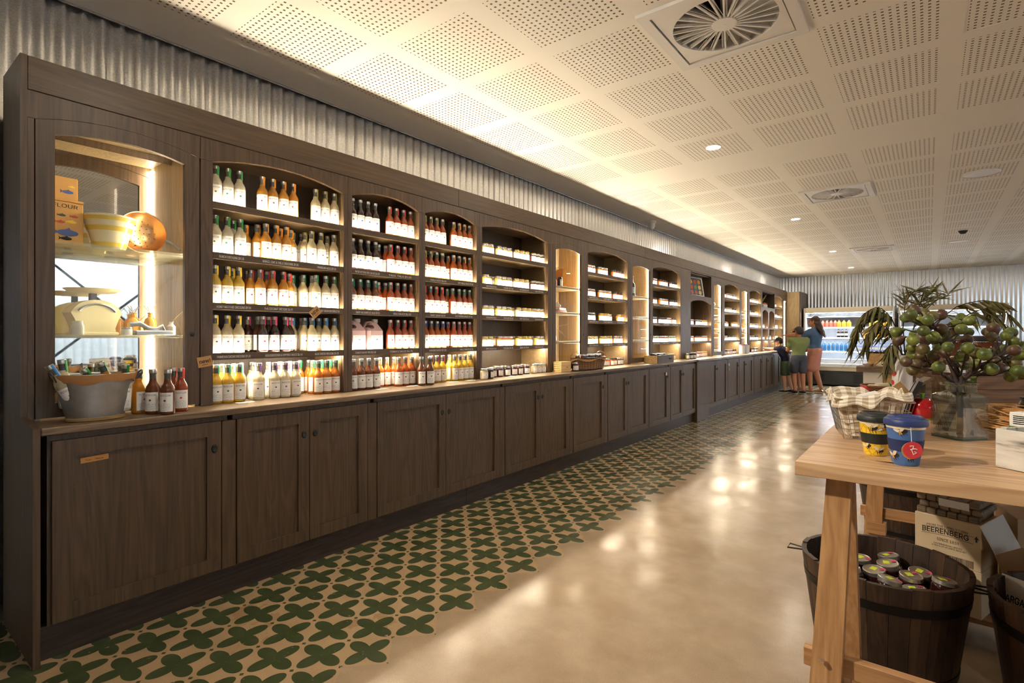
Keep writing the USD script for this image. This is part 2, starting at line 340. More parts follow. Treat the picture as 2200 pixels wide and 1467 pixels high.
for (x, y, r), lb in zip([(0.395, 6.79, 0.145), (0.39, 11.5, 0.13)], ['nearer', 'farther']):
    t = thing('ceiling_speaker', f'{lb} round flat white ceiling speaker', 'speaker', (x, y, ZC), 0, 'ceiling speakers')
    part('rim', lathe([(r - 0.012, -0.012), (r - 0.004, -0.014), (r, -0.006), (r, 0), (r - 0.012, 0)], 32), 'vent_white', t, 40)
    part('grille', lathe([(0, -0.010), (r - 0.012, -0.010), (r - 0.012, 0), (0, 0)], 32), 'vent_white', t, 40)
t = thing('smoke_detector', 'small round smoke detector with stepped body between the ceiling speakers', 'smoke detector', (0.40, 10.31, ZC))
part('base', lathe([(0, -0.012), (0.085, -0.012), (0.09, 0), (0, 0)], 28), 'vent_white', t, 40)
part('sensor', lathe([(0, -0.055), (0.03, -0.055), (0.045, -0.035), (0.06, -0.012), (0, -0.012)], 24), 'duct_dark', t, 40)
t = thing('sprinkler_cover', 'tiny flat white disc on the ceiling before the smoke detector', 'sprinkler', (0.39, 9.77, ZC))
part('disc', lathe([(0, -0.008), (0.05, -0.008), (0.055, 0), (0, 0)], 24), 'vent_white', t, 40)
t = thing('security_camera', 'white dome security camera under the ceiling edge above the shelves', 'security camera', (-2.98, 6.92, ZC))
part('base', lathe([(0, -0.03), (0.06, -0.03), (0.066, -0.02), (0.066, 0), (0, 0)], 24), 'vent_white', t, 40)
part('dome', lathe([(0, -0.115), (0.02, -0.112), (0.04, -0.095), (0.05, -0.06), (0.052, -0.03), (0, -0.03)], 24), 'vent_white', t, 50)
part('lens', lathe([(0, -0.10), (0.014, -0.10), (0.014, -0.085), (0, -0.085)], 12), 'black_metal', t)
t = thing('access_hatch', 'square access hatch with thin frame in the ceiling at upper right', 'hatch', (0, 0, ZC))
hx, hy = onh = (0.14, 3.15)
fr = extr(sbox(hx, hy - 0.62, hx + 0.62, hy + 0.44).difference(sbox(hx + 0.006, hy - 0.614, hx + 0.614, hy + 0.434)), 0.002); fr.apply_translation([0, 0, -0.002])
part('frame', fr, 'vent_white', t)

# track spotlight behind the camera, aimed at the display table (its beam throws the cups' shadows to the right)
t = thing('track_spotlight', 'black track spotlight behind the viewer aimed at the display table', 'spotlight', (-1.78, -0.28, 2.70))
dv = np.array([0.1 + 1.78, 2.3 + 0.28, 0.9 - 2.70]); dv /= np.linalg.norm(dv)
def aimed(m): M = trimesh.geometry.align_vectors([0, 0, 1], dv); m = m.copy(); m.apply_transform(M); return m
part('can', aimed(lathe([(0.0, -0.085), (0.05, -0.085), (0.052, -0.08), (0.052, 0.045), (0.049, 0.045), (0.049, -0.02), (0, -0.02)], 28)), 'black_metal', t, 40)
part('lens', aimed(lathe([(0, -0.0195), (0.046, -0.0195), (0.046, -0.0175), (0, -0.0175)], 28)), 'track_lamp', t)
part('stem', box(-0.01, 0.01, -0.01, 0.01, 0.05, 0.099), 'black_metal', t)
# ================================ the shelving wall ==============================================
XF, XBK, XCF, XD = -2.85, -3.165, -2.632, -2.65     # upper front, backs, counter front, door faces
ZT, SH = 0.898, [1.923, 1.667, 1.410, 1.154]
part_ = part
# end panel: tall narrow board stepping out to the counter
pl = Polygon([(-3.17, 0), (-2.632, 0), (-2.632, 0.898), (-2.845, 0.925), (-2.845, 2.372), (-3.17, 2.372)])
m = extr(pl, 0.022); m.apply_transform(XZ); m.apply_translation([0, 0.499, 0])
t = thing('shelving_gable', 'tall dark oak gable board closing the near end of the shelving', 'gable'); part('board', m, 'dark_oak', t)
ct = thing('counter_top', 'long dark oak worktop running under all the shelves', 'worktop')
part('board', box(-3.165, XCF, 0.50, 7.72, 0.868, ZT, 0.004), 'counter_oak', ct)
part('board', box(-3.165, XCF + 0.03, 7.722, 15.05, 0.868, ZT, 0.004), 'counter_oak', ct)
pk = thing('plinth', 'dark recessed kick board along the floor under the cabinets', 'plinth')
for a, b in ((0.50, 2.9), (2.902, 5.3), (5.302, 7.72), (8.25, 11.6), (11.602, 15.05)):
    part('kick_board', box(-2.72, -2.685, a, b, 0.0, 0.128), 'plinth_oak', pk)
co = thing('cornice', 'long flat dark oak cornice board along the top of the shelving', 'cornice')
for a, b in ((0.50, 2.99), (2.992, 6.42), (6.422, 9.25), (9.252, 12.4), (12.402, 15.05)):
    part('cornice_board', box(XF - 0.025, XF + 0.004, a, b, 2.237, 2.372, 0.002), 'dark_oak_long', co)
part('top_board', box(-3.165, XF - 0.027, 0.50, 15.05, 2.20, 2.222), 'dark_oak_long', co)

# ---- base cabinets ------------------------------------------------------------------------------
def base_cabinet(y0, splits, fill, label, handle_side='r', x=XD, note=None):
    t = thing('base_cabinet', label, 'cabinet', (0, 0, 0))
    y1 = splits[-1]
    part('body', box(-3.16, x - 0.022, y0 - 0.01, y1 + fill * 0.5, 0.13, 0.862), 'dark_oak', t)
    if fill > 0.005: part('filler_strip', box(x - 0.0215, x - 0.002, y1 + 0.003, y1 + fill - 0.003, 0.135, 0.842, 0.002), 'dark_oak', t)
    a = y0
    for i, b in enumerate(splits):
        d = holder('door', t)
        A, Bq, st = a + 0.002, b - 0.002, 0.062
        frame = sbox(A, 0.14, Bq, 0.842).difference(sbox(A + st, 0.202, Bq - st, 0.776))
        part('frame', on_x(frame, x, 0.020), 'dark_oak', d)
        part('panel', box(x - 0.0195, x - 0.012, A + st - 0.005, Bq - st + 0.005, 0.198, 0.78), 'dark_oak', d)
        hy = (Bq - 0.030) if (len(splits) == 1 and handle_side == 'r') or (len(splits) == 2 and i == 0) else (A + 0.030)
        k = lathe([(0, 0.004), (0.006, 0.0045), (0.0105, 0.006), (0.013, 0.004), (0.0145, 0.0), (0, 0)], 18)
        k.apply_transform(trimesh.transformations.rotation_matrix(PI / 2, [0, 1, 0])); k.apply_transform(np.diag([1, 1, 1.45, 1]))
        k.apply_translation([x, hy, 0.717]); part('pull', k, 'black_metal', d, 40)
        a = b
    return t
CAB = [(0.535, [1.159], 0.071, 'near single-door cabinet with a small kraft label on its panel'),
       (1.230, [1.617, 1.998], 0.072, 'narrow two-door cabinet right of the near single-door one'),
       (2.070, [2.656, 3.251], 0.067, 'wide two-door base cabinet below the brown sauce bottles'),
       (3.318, [3.805, 4.284], 0.067, 'two-door base cabinet below the wide bay of pale jars'),
       (4.351, [4.968], 0.072, 'single-door base cabinet below the wire basket on the counter'),
       (5.040, [5.501, 6.053], 0.040, 'two-door base cabinet just left of the door with a white tag'),
       (6.093, [6.691], 0.079, 'single-door base cabinet with a small white tag by its pull'),
       (6.770, [7.205, 7.715], 0.0, 'last two-door base cabinet before the broad pilaster')]
for c in CAB: base_cabinet(*c)
CAB2 = [(8.235, [8.692, 9.239], 0.05, 'first two-door base cabinet beyond the broad pilaster'),
        (9.291, [9.931], 0.03, 'single-door cabinet with two pale tags beyond the pilaster'),
        (9.965, [10.389, 10.883], 0.10, 'second two-door base cabinet beyond the broad pilaster'),
        (10.987, [11.606], 0.03, 'single-door base cabinet nearest the boy in navy'),
        (11.64, [12.10, 12.60], 0.06, 'two-door base cabinet behind the boy in navy'),
        (12.67, [13.25], 0.06, 'single-door base cabinet hidden behind the shoppers'),
        (13.32, [13.85, 14.40], 0.06, 'two-door base cabinet hidden behind the shoppers'),
        (14.46, [15.04], 0.0, 'last base cabinet by the tall end cupboard')]
for c in CAB2: base_cabinet(*c, x=XD)
single('pilaster_base', 'broad plain oak post between the two runs of base cabinets', 'post', box(-3.16, XCF + 0.002, 7.722, 8.225, 0.0, 0.866, 0.002), 'dark_oak')
plain('kraft', lin(190, 148, 96), 0.8, 0.1, 60)
plain('kraft_orange', lin(196, 138, 78), 0.75, 0.08, 60)
plain('paper', (0.78, 0.76, 0.72), 0.7)
plain('ink', (0.02, 0.018, 0.016), 0.8)
t = thing('cabinet_label', 'small orange kraft label with handwriting stuck on the near cabinet door', 'label')
lab = box(-0.001, 0.001, -0.046, 0.046, -0.011, 0.011); lab = tf(lab, (XD - 0.0109, 0.672, 0.752), rx=0.05)
part('card', lab, 'kraft_orange', t)
part('lettering', cat([text_on_x('Yum', 0.007, XD - 0.0098, 0.640, 0.7465, 0.0004), text_on_x('Sauce', 0.007, XD - 0.0098, 0.672, 0.7480, 0.0004)]), 'ink', t)
for y, lb in ((6.60, 'white paper tag hanging by the pull of the seventh base cabinet'), (9.33, 'upper pale tag hanging on the far single-door cabinet')):
    single('paper_tag', lb, 'tag', box(XD + 0.001, XD + 0.0025, y, y + 0.04, 0.735, 0.775), 'paper')
single('paper_tag', 'lower pale tag hanging on the far single-door cabinet', 'tag', box(XD + 0.001, XD + 0.0025, 9.34, 9.39, 0.655, 0.70), 'kraft')

# ---- upper bays ---------------------------------------------------------------------------------
def front_board(t, a, b, cuts, z0=2.126, z1=2.235, name='arch_board', mat='dark_oak'):
    p = sbox(a + 0.0007, z0, b - 0.0007, z1)
    for c in cuts: p = p.difference(c)
    return part(name, on_x(p, XF, 0.024), mat, t)
def post(t, a, b, z0=ZT, z1=2.1255):
    part('post', box(XF - 0.024, XF, a, b, z0 + 0.0005, z1, 0.0015), 'dark_oak', t)
CHALK = {}
def strip(t, y0, y1, z, up=True, x=-2.866, w=0.009, dark=0):
    part('light_strip', box(x - w / 2, x + w / 2, y0 + 0.004, y1 - 0.004, z - 0.0015, z + 0.0015), 'strip_lamp', t)
def open_bay(y0, y1, a, b, label, text=(), posts=True, shelves=SH, arch=True, low=ZT, lamp=True):
    """An open arched bay: opening y0..y1, its boards reaching from a to b."""
    t = thing('shelving_bay', label, 'shelving bay')
    part('back_panel', box(XBK - 0.005, XBK, a, b, low, 2.2), 'back_oak_shaded', t)
    part('side_panel', box(XBK, XF - 0.0245, y0 - 0.018, y0, low + 0.0005, 2.199), 'shelf_oak_lit', t)
    part('side_panel', box(XBK, XF - 0.0245, y1, y1 + 0.018, low + 0.0005, 2.199), 'shelf_oak_lit', t)
    if arch: front_board(t, a, b, [arc_cut(y0, y1, 2.0, 2.126, 2.178)])
    post(t, y1 + 0.0005, b - 0.0005)
    if a < y0 - 0.004: post(t, a + 0.0005, y0 - 0.0005)
    for i, z in enumerate(shelves):
        s = holder('shelf', t)
        part('board', box(XBK + 0.0005, XF - 0.0115, y0 + 0.0005, y1 - 0.0005, z - 0.026, z), 'shelf_oak_lit', s)
        part('lip', box(XF - 0.011, XF - 0.002, y0 + 0.0005, y1 - 0.0005, z - 0.030, z + 0.005, 0.001), 'dark_oak_long', s)
        for (ys, st, wd) in CHALK.get((label, i), ()):
            part('chalk_lettering', text_on_x(st, 0.0125, XF - 0.002, ys, z - 0.021, 0.0005, False, wd), 'chalk', s)
        if lamp: strip(t, y0, y1, z + 0.0016)
    if lamp and shelves: strip(t, y0, y1, shelves[-1] - 0.0280, x=-2.904, w=0.018)
    return t
def chalk(label, row, *items): CHALK[(label, row)] = items
B2, B3, B4, B5 = ('wide arched bay of dressing bottles beside the near glass case', 'arched bay of sauce bottles with two white jugs', 'narrow arched bay of red and yellow sauce bottles', 'widest arched bay holding pale jars')
chalk(B2, 1, (1.235, 'RANCH DRESSING $9.50', 0.125), (1.46, 'MANGO, LIME & CHILLI DRESSING $9.50', 0.21), (1.79, 'PARMESAN AIOLI $9.50', 0.125))
chalk(B2, 2, (1.222, 'HONEY MUSTARD DRESSING $9.50', 0.175), (1.47, 'THAI COCONUT DRESSING $6.95', 0.165), (1.80, 'TANGY LEMON DRESSING $7.50', 0.14))
chalk(B2, 3, (1.225, 'PARMESAN CAESAR DRESSING $9.20', 0.17), (1.475, 'ASIA DRESSING & DIPPING SAUCE $6.40', 0.22), (1.775, 'BLUE CHEESE DRESSING $9.20', 0.16))
chalk(B3, 1, (2.055, 'WORCESTERSHIRE SAUCE $6.50', 0.19), (2.32, 'TAKA  TALA $9.00', 0.20))
chalk(B3, 2, (2.06, 'SMOKY ALE BARBECUE SAUCE $9.50', 0.185), (2.36, 'BBQ SAUCE $6.50', 0.155))
chalk(B3, 3, (2.055, 'TOMATO SAUCE 5KG $22.00', 0.16), (2.33, 'TOMATO SAUCE $6.70', 0.20))
chalk(B4, 1, (2.70, 'CHILLI SAUCE $6.50', 0.16), (2.99, 'HOT CHILLI SAUCE $7.50', 0.17))
chalk(B4, 2, (2.70, 'SWEET SAUCE $6.50', 0.15), (2.96, 'HOT PEPPER SAUCE $7.50', 0.19))
chalk(B4, 3, (2.69, 'BURGER SAUCE $7.50', 0.17), (3.01, 'CHILLI SAUCE $7.50', 0.15))
for r, words in ((1, ('LIME PICKLE $7.50', 'CURD $7.50', 'HOT MUSTARD $7.50', 'GREEN CHUTNEY $7.50')), (2, ('TARTARE MAYO $7.50', 'CHUTNEY $7.50', 'HOT OIL $7.50', 'HOLLANDAISE $7.50')), (3, ('APPLE SAUCE $7.50', 'PICCALILLI $7.50', 'MANGO CHILLI $7.50', 'GREEN CHILLI $7.50'))):
    chalk(B5, r, *[(3.32 + 0.23 * k, w, 0.13) for k, w in enumerate(words)])
for lb in ('arched jar bay between the two nearest narrow glass cases', 'arched jar bay left of the broad pilaster'):
    for r in (1, 2, 3):
        b0 = 5.0 if 'two' in lb else 6.70
        chalk(lb, r, *[(b0 + 0.33 * k, w, 0.20) for k, w in enumerate(('TOMATO CHUTNEY $7.50', 'FRUIT JAM $7.50', 'MARMALADE $7.50'))])
open_bay(1.206, 1.969, 1.146, 2.000, B2)
open_bay(2.033, 2.588, 2.000, 2.619, B3)
open_bay(2.650, 3.202, 2.619, 3.236, B4)
open_bay(3.270, 4.216, 3.236, 4.255, B5)
open_bay(4.975, 5.918, 4.955, 5.955, 'arched jar bay between the two nearest narrow glass cases')
open_bay(6.672, 7.656, 6.655, 7.68, 'arched jar bay left of the broad pilaster')
open_bay(9.797, 10.744, 9.77, 10.77, 'arched jar bay between the two far glass cases')
open_bay(11.487, 12.40, 11.46, 12.46, 'arched jar bay just beyond the farther glass case')
open_bay(13.73, 14.542, 13.70, 14.57, 'last narrow arched jar bay before the end cupboard')

def niche_bay(y0, y1, a, b, arches, label, wide_post=None):
    """A square niche above, one or two arched openings below."""
    t = thing('shelving_bay', label, 'shelving bay')
    part('back_panel', box(XBK - 0.005, XBK, a, b, ZT, 2.235), 'dark_oak', t)
    for y in (y0 - 0.018, y1): part('side_panel', box(XBK, XF - 0.0245, y, y + 0.018, ZT + 0.0005, 2.199), 'dark_oak', t)
    p = sbox(a + 0.0007, ZT + 0.001, b - 0.0007, 2.235).difference(sbox(y0, 1.87, y1, 2.218))
    for q0, q1 in arches: p = p.difference(arc_cut(q0, q1, ZT - 0.1, 1.756, 1.808))
    part('front_board', on_x(p, XF, 0.024), 'dark_oak', t)
    part('niche_floor', box(XBK + 0.001, XF - 0.0245, y0, y1, 1.83, 1.868), 'dark_oak_long', t)
    for q0, q1 in arches:
        for z in SH[2:]:
            s = holder('shelf', t); part('board', box(XBK + 0.0005, XF - 0.0115, q0 + 0.0005, q1 - 0.0005, z - 0.026, z), 'dark_oak_long', s)
            part('lip', box(XF - 0.011, XF - 0.002, q0 + 0.0005, q1 - 0.0005, z - 0.030, z + 0.005, 0.001), 'dark_oak_long', s)
            strip(t, q0, q1, z + 0.0016)
        strip(t, q0, q1, SH[3] - 0.0280, x=-2.904, w=0.018)
    if len(arches) > 1: part('divider', box(XBK + 0.001, XF - 0.0245, arches[0][1], arches[1][0], ZT + 0.0005, 1.83), 'dark_oak', t)
    return t
niche_bay(8.081, 9.055, 7.68, 9.10, [(8.081, 9.055)], 'bay with a broad pilaster, a square niche above and one arch below')
niche_bay(12.524, 13.672, 12.46, 13.70, [(12.55, 13.05), (13.168, 13.642)], 'bay with a square niche above two small arches')

# ---- glass-fronted display cases ----------------------------------------------------------------
def glass_case(o0, o1, d0, d1, label, shelves, mirror=False, a=None, b=None, sp=2.08, ap=2.114, glass_shelf=True):
    t = thing('display_case', label, 'display case')
    a, b = a or d0 - 0.008, b or d1 + 0.008
    i0, i1 = d0 + 0.02, o1 + 0.055
    if mirror: part('mirror', box(XBK - 0.004, XBK - 0.0005, i0, i1, ZT + 0.09, 2.15), 'mirror', t)
    part('back_panel', box(XBK - 0.012, XBK - 0.006, a, b, ZT, 2.2), 'dark_oak', t)
    if not mirror:
        for k, y in enumerate(np.arange(i0, i1 - 0.01, 0.052)):       # beaded lining boards
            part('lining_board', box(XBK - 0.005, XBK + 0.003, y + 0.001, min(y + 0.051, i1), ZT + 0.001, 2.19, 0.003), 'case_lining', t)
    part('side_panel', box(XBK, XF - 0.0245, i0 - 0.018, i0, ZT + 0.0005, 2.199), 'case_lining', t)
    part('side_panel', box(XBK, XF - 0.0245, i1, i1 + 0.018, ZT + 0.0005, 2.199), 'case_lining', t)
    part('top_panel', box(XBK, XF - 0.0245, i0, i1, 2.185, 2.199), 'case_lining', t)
    front_board(t, a, b, [arc_cut(d0, d1, 2.0, 2.126, 2.172)])
    if d0 - a > 0.012: post(t, a + 0.0005, d0 - 0.0015)
    if b - d1 > 0.012: post(t, d1 + 0.0015, b - 0.0005)
    d = holder('door', t)
    p = arc_cut(d0 + 0.0015, d1 - 0.0015, ZT + 0.012, 2.1245, 2.1705).difference(arc_cut(o0, o1, 0.97, sp, ap))
    part('frame', on_x(p, XF, 0.022), 'dark_oak', d)
    part('pane', on_x(arc_cut(o0 - 0.004, o1 + 0.004, 0.966, sp + 0.004, ap + 0.004), XF - 0.010, 0.004), 'glass_pane', d)
    k = lathe([(0, 0.003), (0.008, 0.003), (0.0125, 0.0), (0, 0)], 16); k.apply_transform(trimesh.transformations.rotation_matrix(PI / 2, [0, 1, 0]))
    k.apply_translation([XF, (o1 + d1) / 2, 1.255]); part('lock', k, 'black_metal', d, 40)
    for z in shelves:
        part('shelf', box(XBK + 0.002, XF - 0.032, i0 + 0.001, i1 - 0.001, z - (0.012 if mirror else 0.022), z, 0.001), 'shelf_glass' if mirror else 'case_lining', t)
    part('light_strip', box(XF - 0.058, XF - 0.030, i1 - 0.006, i1 - 0.001, 0.93, 2.17), 'case_lamp_soft' if mirror else 'case_lamp', t)
    return t
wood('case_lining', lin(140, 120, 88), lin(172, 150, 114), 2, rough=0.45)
g = NG()
g.done('shelf_glass', g('mix_closure', fac=0.28, closure1=g('transparent_bsdf', color=(0.93, 0.95, 0.9)) + '.BSDF', closure2=g('principled_bsdf', base_color=(0.75, 0.72, 0.6), roughness=0.08) + '.BSDF') + '.closure')
glass_case(0.586, 1.075, 0.523, 1.143, 'near glass-fronted case with a mirror back, bowl and kitchen scale', [1.648, 1.250], True, a=0.499, b=1.1455)
glass_case(4.352, 4.836, 4.300, 4.931, 'narrow glass case with an orange book and dried flowers', [1.739, 1.481, 1.189], a=4.255, b=4.955)
glass_case(6.057, 6.582, 6.000, 6.640, 'narrow glass case with a wine bottle on its top shelf', [1.739, 1.481, 1.189], a=5.955, b=6.655)
glass_case(9.198, 9.635, 9.140, 9.735, 'far narrow glass case with a gold swan ornament', [1.739, 1.481, 1.30], a=9.10, b=9.77)
glass_case(10.873, 11.345, 10.80, 11.43, 'farther narrow glass case with a red bottle inside', [1.739, 1.481, 1.30], a=10.77, b=11.46)
glass_case(14.66, 14.98, 14.59, 15.045, 'last narrow glass case beside the tall end cupboard', [1.739, 1.481], a=14.57, b=15.05)
t = thing('end_cupboard', 'tall plain oak cupboard closing the far end of the shelving', 'cupboard')
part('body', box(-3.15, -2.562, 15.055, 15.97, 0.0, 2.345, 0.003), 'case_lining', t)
part('side_board', box(-2.560, -2.545, 15.05, 15.97, 0.0, 2.35, 0.002), 'dark_oak', t)
# ================================ bottles and jars ===============================================
ORD = ['first', 'second', 'third', 'fourth', 'fifth', 'sixth', 'seventh', 'eighth', 'ninth', 'tenth', 'eleventh', 'twelfth', 'thirteenth']
plain('cap_metal', (0.62, 0.60, 0.56), 0.28, metallic=1.0)
plain('cap_gold', (0.70, 0.52, 0.22), 0.28, metallic=1.0)
plain('cap_white', (0.80, 0.78, 0.74), 0.4)
plain('cap_black', (0.02, 0.02, 0.022), 0.35)
plain('neck_glass', (0.10, 0.10, 0.09), 0.05, coat_weight=0.5)
plain('clear_glass', (0.93, 0.95, 0.94), 0.02, transmission_weight=1.0, ior=1.45)
SAUCE = dict(white=(0.72, 0.66, 0.48), cream=(0.70, 0.60, 0.36), yellow=(0.72, 0.50, 0.07), amber=(0.62, 0.29, 0.035), orange=(0.55, 0.19, 0.02), red=(0.34, 0.055, 0.012),
             brown=(0.16, 0.045, 0.014), dark=(0.03, 0.012, 0.009), curd=(0.72, 0.56, 0.16), green=(0.20, 0.24, 0.03), berry=(0.045, 0.006, 0.010), ember=(0.46, 0.11, 0.015))
for k, c in SAUCE.items(): sauce('sauce_' + k, c, 0.4 if sum(c) > 0.5 else 0.2)
SEAL = dict(green=lin(40, 140, 60), orange=lin(235, 150, 30), gold=lin(170, 150, 80), yellow=lin(240, 205, 40), red=lin(214, 62, 48), pink=lin(214, 70, 110), blue=lin(30, 120, 190),
            mint=lin(90, 205, 150), purple=lin(170, 120, 200), emerald=lin(20, 130, 80), olive=lin(150, 140, 60), navy=lin(40, 60, 160), copper=lin(170, 96, 70), none=None)
for k, c in SEAL.items():
    if c: plain('seal_' + k, c, 0.5)
for k, c in dict(red=lin(190, 50, 50), green=lin(50, 120, 60), blue=lin(50, 80, 160), brown=lin(110, 80, 60), purple=lin(130, 70, 150)).items(): label_mat('label_' + k, c)
body_p = [(0, 0.0), (0.024, 0.0), (0.0275, 0.003), (0.029, 0.009), (0.029, 0.108), (0.0275, 0.118), (0.0225, 0.129), (0.0165, 0.139), (0.0142, 0.148), (0.0135, 0.156), (0, 0.1561)]
neck_p = [(0.0132, 0.1562), (0.0128, 0.176), (0.0142, 0.178), (0.0142, 0.182), (0, 0.182)]
cap_p = [(0.0148, 0.1822), (0.0156, 0.184), (0.0156, 0.196), (0.0145, 0.1995), (0, 0.2005)]
def seal_strip(r, z0, z1, ztop, a0, da=0.42):
    (v, f), _ = arc_patch(r, a0 - da, a0 + da, z0, z1, 5)
    a = np.linspace(a0 - da, a0 + da, 6); n = len(v)
    v = np.vstack([v, np.c_[0.45 * r * np.cos(a), 0.45 * r * np.sin(a), np.full(6, ztop)]])
    f = np.vstack([f, [[6 + i, 7 + i, n + 1 + i, n + i] for i in range(5)]]); return v, f
KIND = {}
def bottle_kind(key, content, seal, emblem, desc, cap='cap_metal', n=18):
    k = kind_prim(f'bottle_kind_{key}')
    part('bottle', lathe(body_p, n), 'sauce_' + content, k, 40)
    part('neck', lathe(neck_p, n), 'neck_glass', k, 40)
    part('cap', lathe(cap_p, n), cap, k, 40)
    lb, uv = arc_patch(0.0296, -1.12, 1.12, 0.014, 0.098, 10); part('label', lb, 'label_' + emblem, k, True, uv)
    if seal: part('seal', seal_strip(0.0163, 0.150, 0.197, 0.2012, 0.75), 'seal_' + seal, k)
    KIND[key] = (k, desc)
jar_p = [(0, 0), (0.027, 0), (0.0305, 0.003), (0.0325, 0.009), (0.0325, 0.058), (0.0305, 0.066), (0.0275, 0.070), (0, 0.0701)]
lid_p = [(0.0285, 0.0703), (0.0302, 0.072), (0.0302, 0.084), (0.0285, 0.0862), (0.0255, 0.0855), (0, 0.0855)]
def jar_kind(key, content, lid, seal, emblem, desc, n=18):
    k = kind_prim(f'jar_kind_{key}')
    part('jar', lathe(jar_p, n), 'sauce_' + content, k, 40)
    part('lid', lathe(lid_p, n), lid, k, 40)
    lb, uv = arc_patch(0.0331, -1.05, 1.05, 0.010, 0.056, 10); part('label', lb, 'label_' + emblem, k, True, uv)
    if seal: part('seal', seal_strip(0.0310, 0.060, 0.085, 0.0870, 0.8, 0.25), 'seal_' + seal, k)
    KIND[key] = (k, desc)
for a in [('wg', 'white', 'green', 'green', 'white dressing bottle with green seal'), ('ao', 'amber', 'orange', 'brown', 'amber dressing bottle with orange seal'),
          ('co', 'cream', 'olive', 'brown', 'cream bottle with olive seal'), ('yy', 'yellow', 'yellow', 'green', 'yellow dressing bottle with yellow seal'),
          ('ar', 'amber', 'red', 'red', 'amber bottle with red seal'), ('cg', 'cream', 'green', 'green', 'cream bottle with green seal'),
          ('my', 'cream', 'yellow', 'brown', 'cream bottle with yellow seal'), ('dp', 'dark', 'pink', 'red', 'dark bottle with pink seal'),
          ('cb', 'cream', 'blue', 'blue', 'cream bottle with blue seal'), ('ym', 'yellow', 'mint', 'green', 'yellow bottle with mint seal'),
          ('wp', 'white', 'purple', 'purple', 'white bottle with purple seal'), ('rg', 'orange', 'emerald', 'green', 'orange-brown bottle with emerald seal'),
          ('kn', 'dark', None, 'blue', 'dark sauce bottle without seal'), ('rr', 'red', 'red', 'red', 'red sauce bottle with red seal'),
          ('kg', 'brown', 'emerald', 'red', 'brown bottle with green seal'), ('kb', 'red', 'copper', 'brown', 'red-brown bottle with copper seal'),
          ('bn', 'brown', None, 'brown', 'brown bottle without seal'), ('bp', 'ember', 'copper', 'brown', 'rust-red bottle with copper seal'),
          ('rl', 'red', 'olive', 'red', 'red bottle with olive seal'), ('oy', 'ember', 'orange', 'red', 'orange-red bottle with orange seal'),
          ('bg', 'red', 'green', 'green', 'red bottle with green seal'), ('rb', 'ember', 'navy', 'blue', 'orange-red bottle with blue seal'),
          ('yp', 'yellow', 'pink', 'brown', 'yellow bottle with pink seal'), ('ag', 'amber', 'emerald', 'green', 'amber bottle with green seal')]: bottle_kind(*a)
for a in [('jc', 'curd', 'cap_metal', None, 'brown', 'pale curd jar with silver lid'), ('jb', 'curd', 'cap_metal', 'navy', 'blue', 'yellow jar with blue seal'),
          ('jp', 'cream', 'cap_gold', None, 'brown', 'cream jar with gold lid'), ('jp2', 'curd', 'cap_gold', 'yellow', 'brown', 'yellow jar with yellow seal'),
          ('jg', 'brown', 'cap_metal', 'emerald', 'green', 'brown jar with green seal'), ('jc2', 'curd', 'cap_metal', 'orange', 'brown', 'pale yellow jar with orange seal'),
          ('jm', 'amber', 'cap_metal', 'red', 'red', 'amber jar with red seal'), ('jg2', 'cream', 'cap_metal', 'green', 'green', 'cream jar with green seal'),
          ('dg', 'berry', 'cap_metal', 'green', 'green', 'dark jam jar with green seal'), ('dr', 'berry', 'cap_metal', 'red', 'red', 'dark jam jar with red seal'),
          ('jr', 'red', 'cap_metal', None, 'red', 'red chutney jar with silver lid'), ('jo', 'orange', 'cap_metal', 'copper', 'red', 'orange jar with copper seal'),
          ('je', 'ember', 'cap_black', None, 'red', 'orange-red jar with black lid'), ('jk', 'dark', 'cap_metal', 'emerald', 'green', 'black jar with green seal'),
          ('ja', 'amber', 'cap_gold', None, 'brown', 'amber marmalade jar with gold lid'), ('jn', 'berry', 'cap_black', None, 'purple', 'dark jam jar with black lid'),
          ('jl', 'green', 'cap_metal', 'olive', 'green', 'green pickle jar with olive seal'), ('jy', 'yellow', 'cap_gold', None, 'brown', 'yellow jar with gold lid')]: jar_kind(*a)
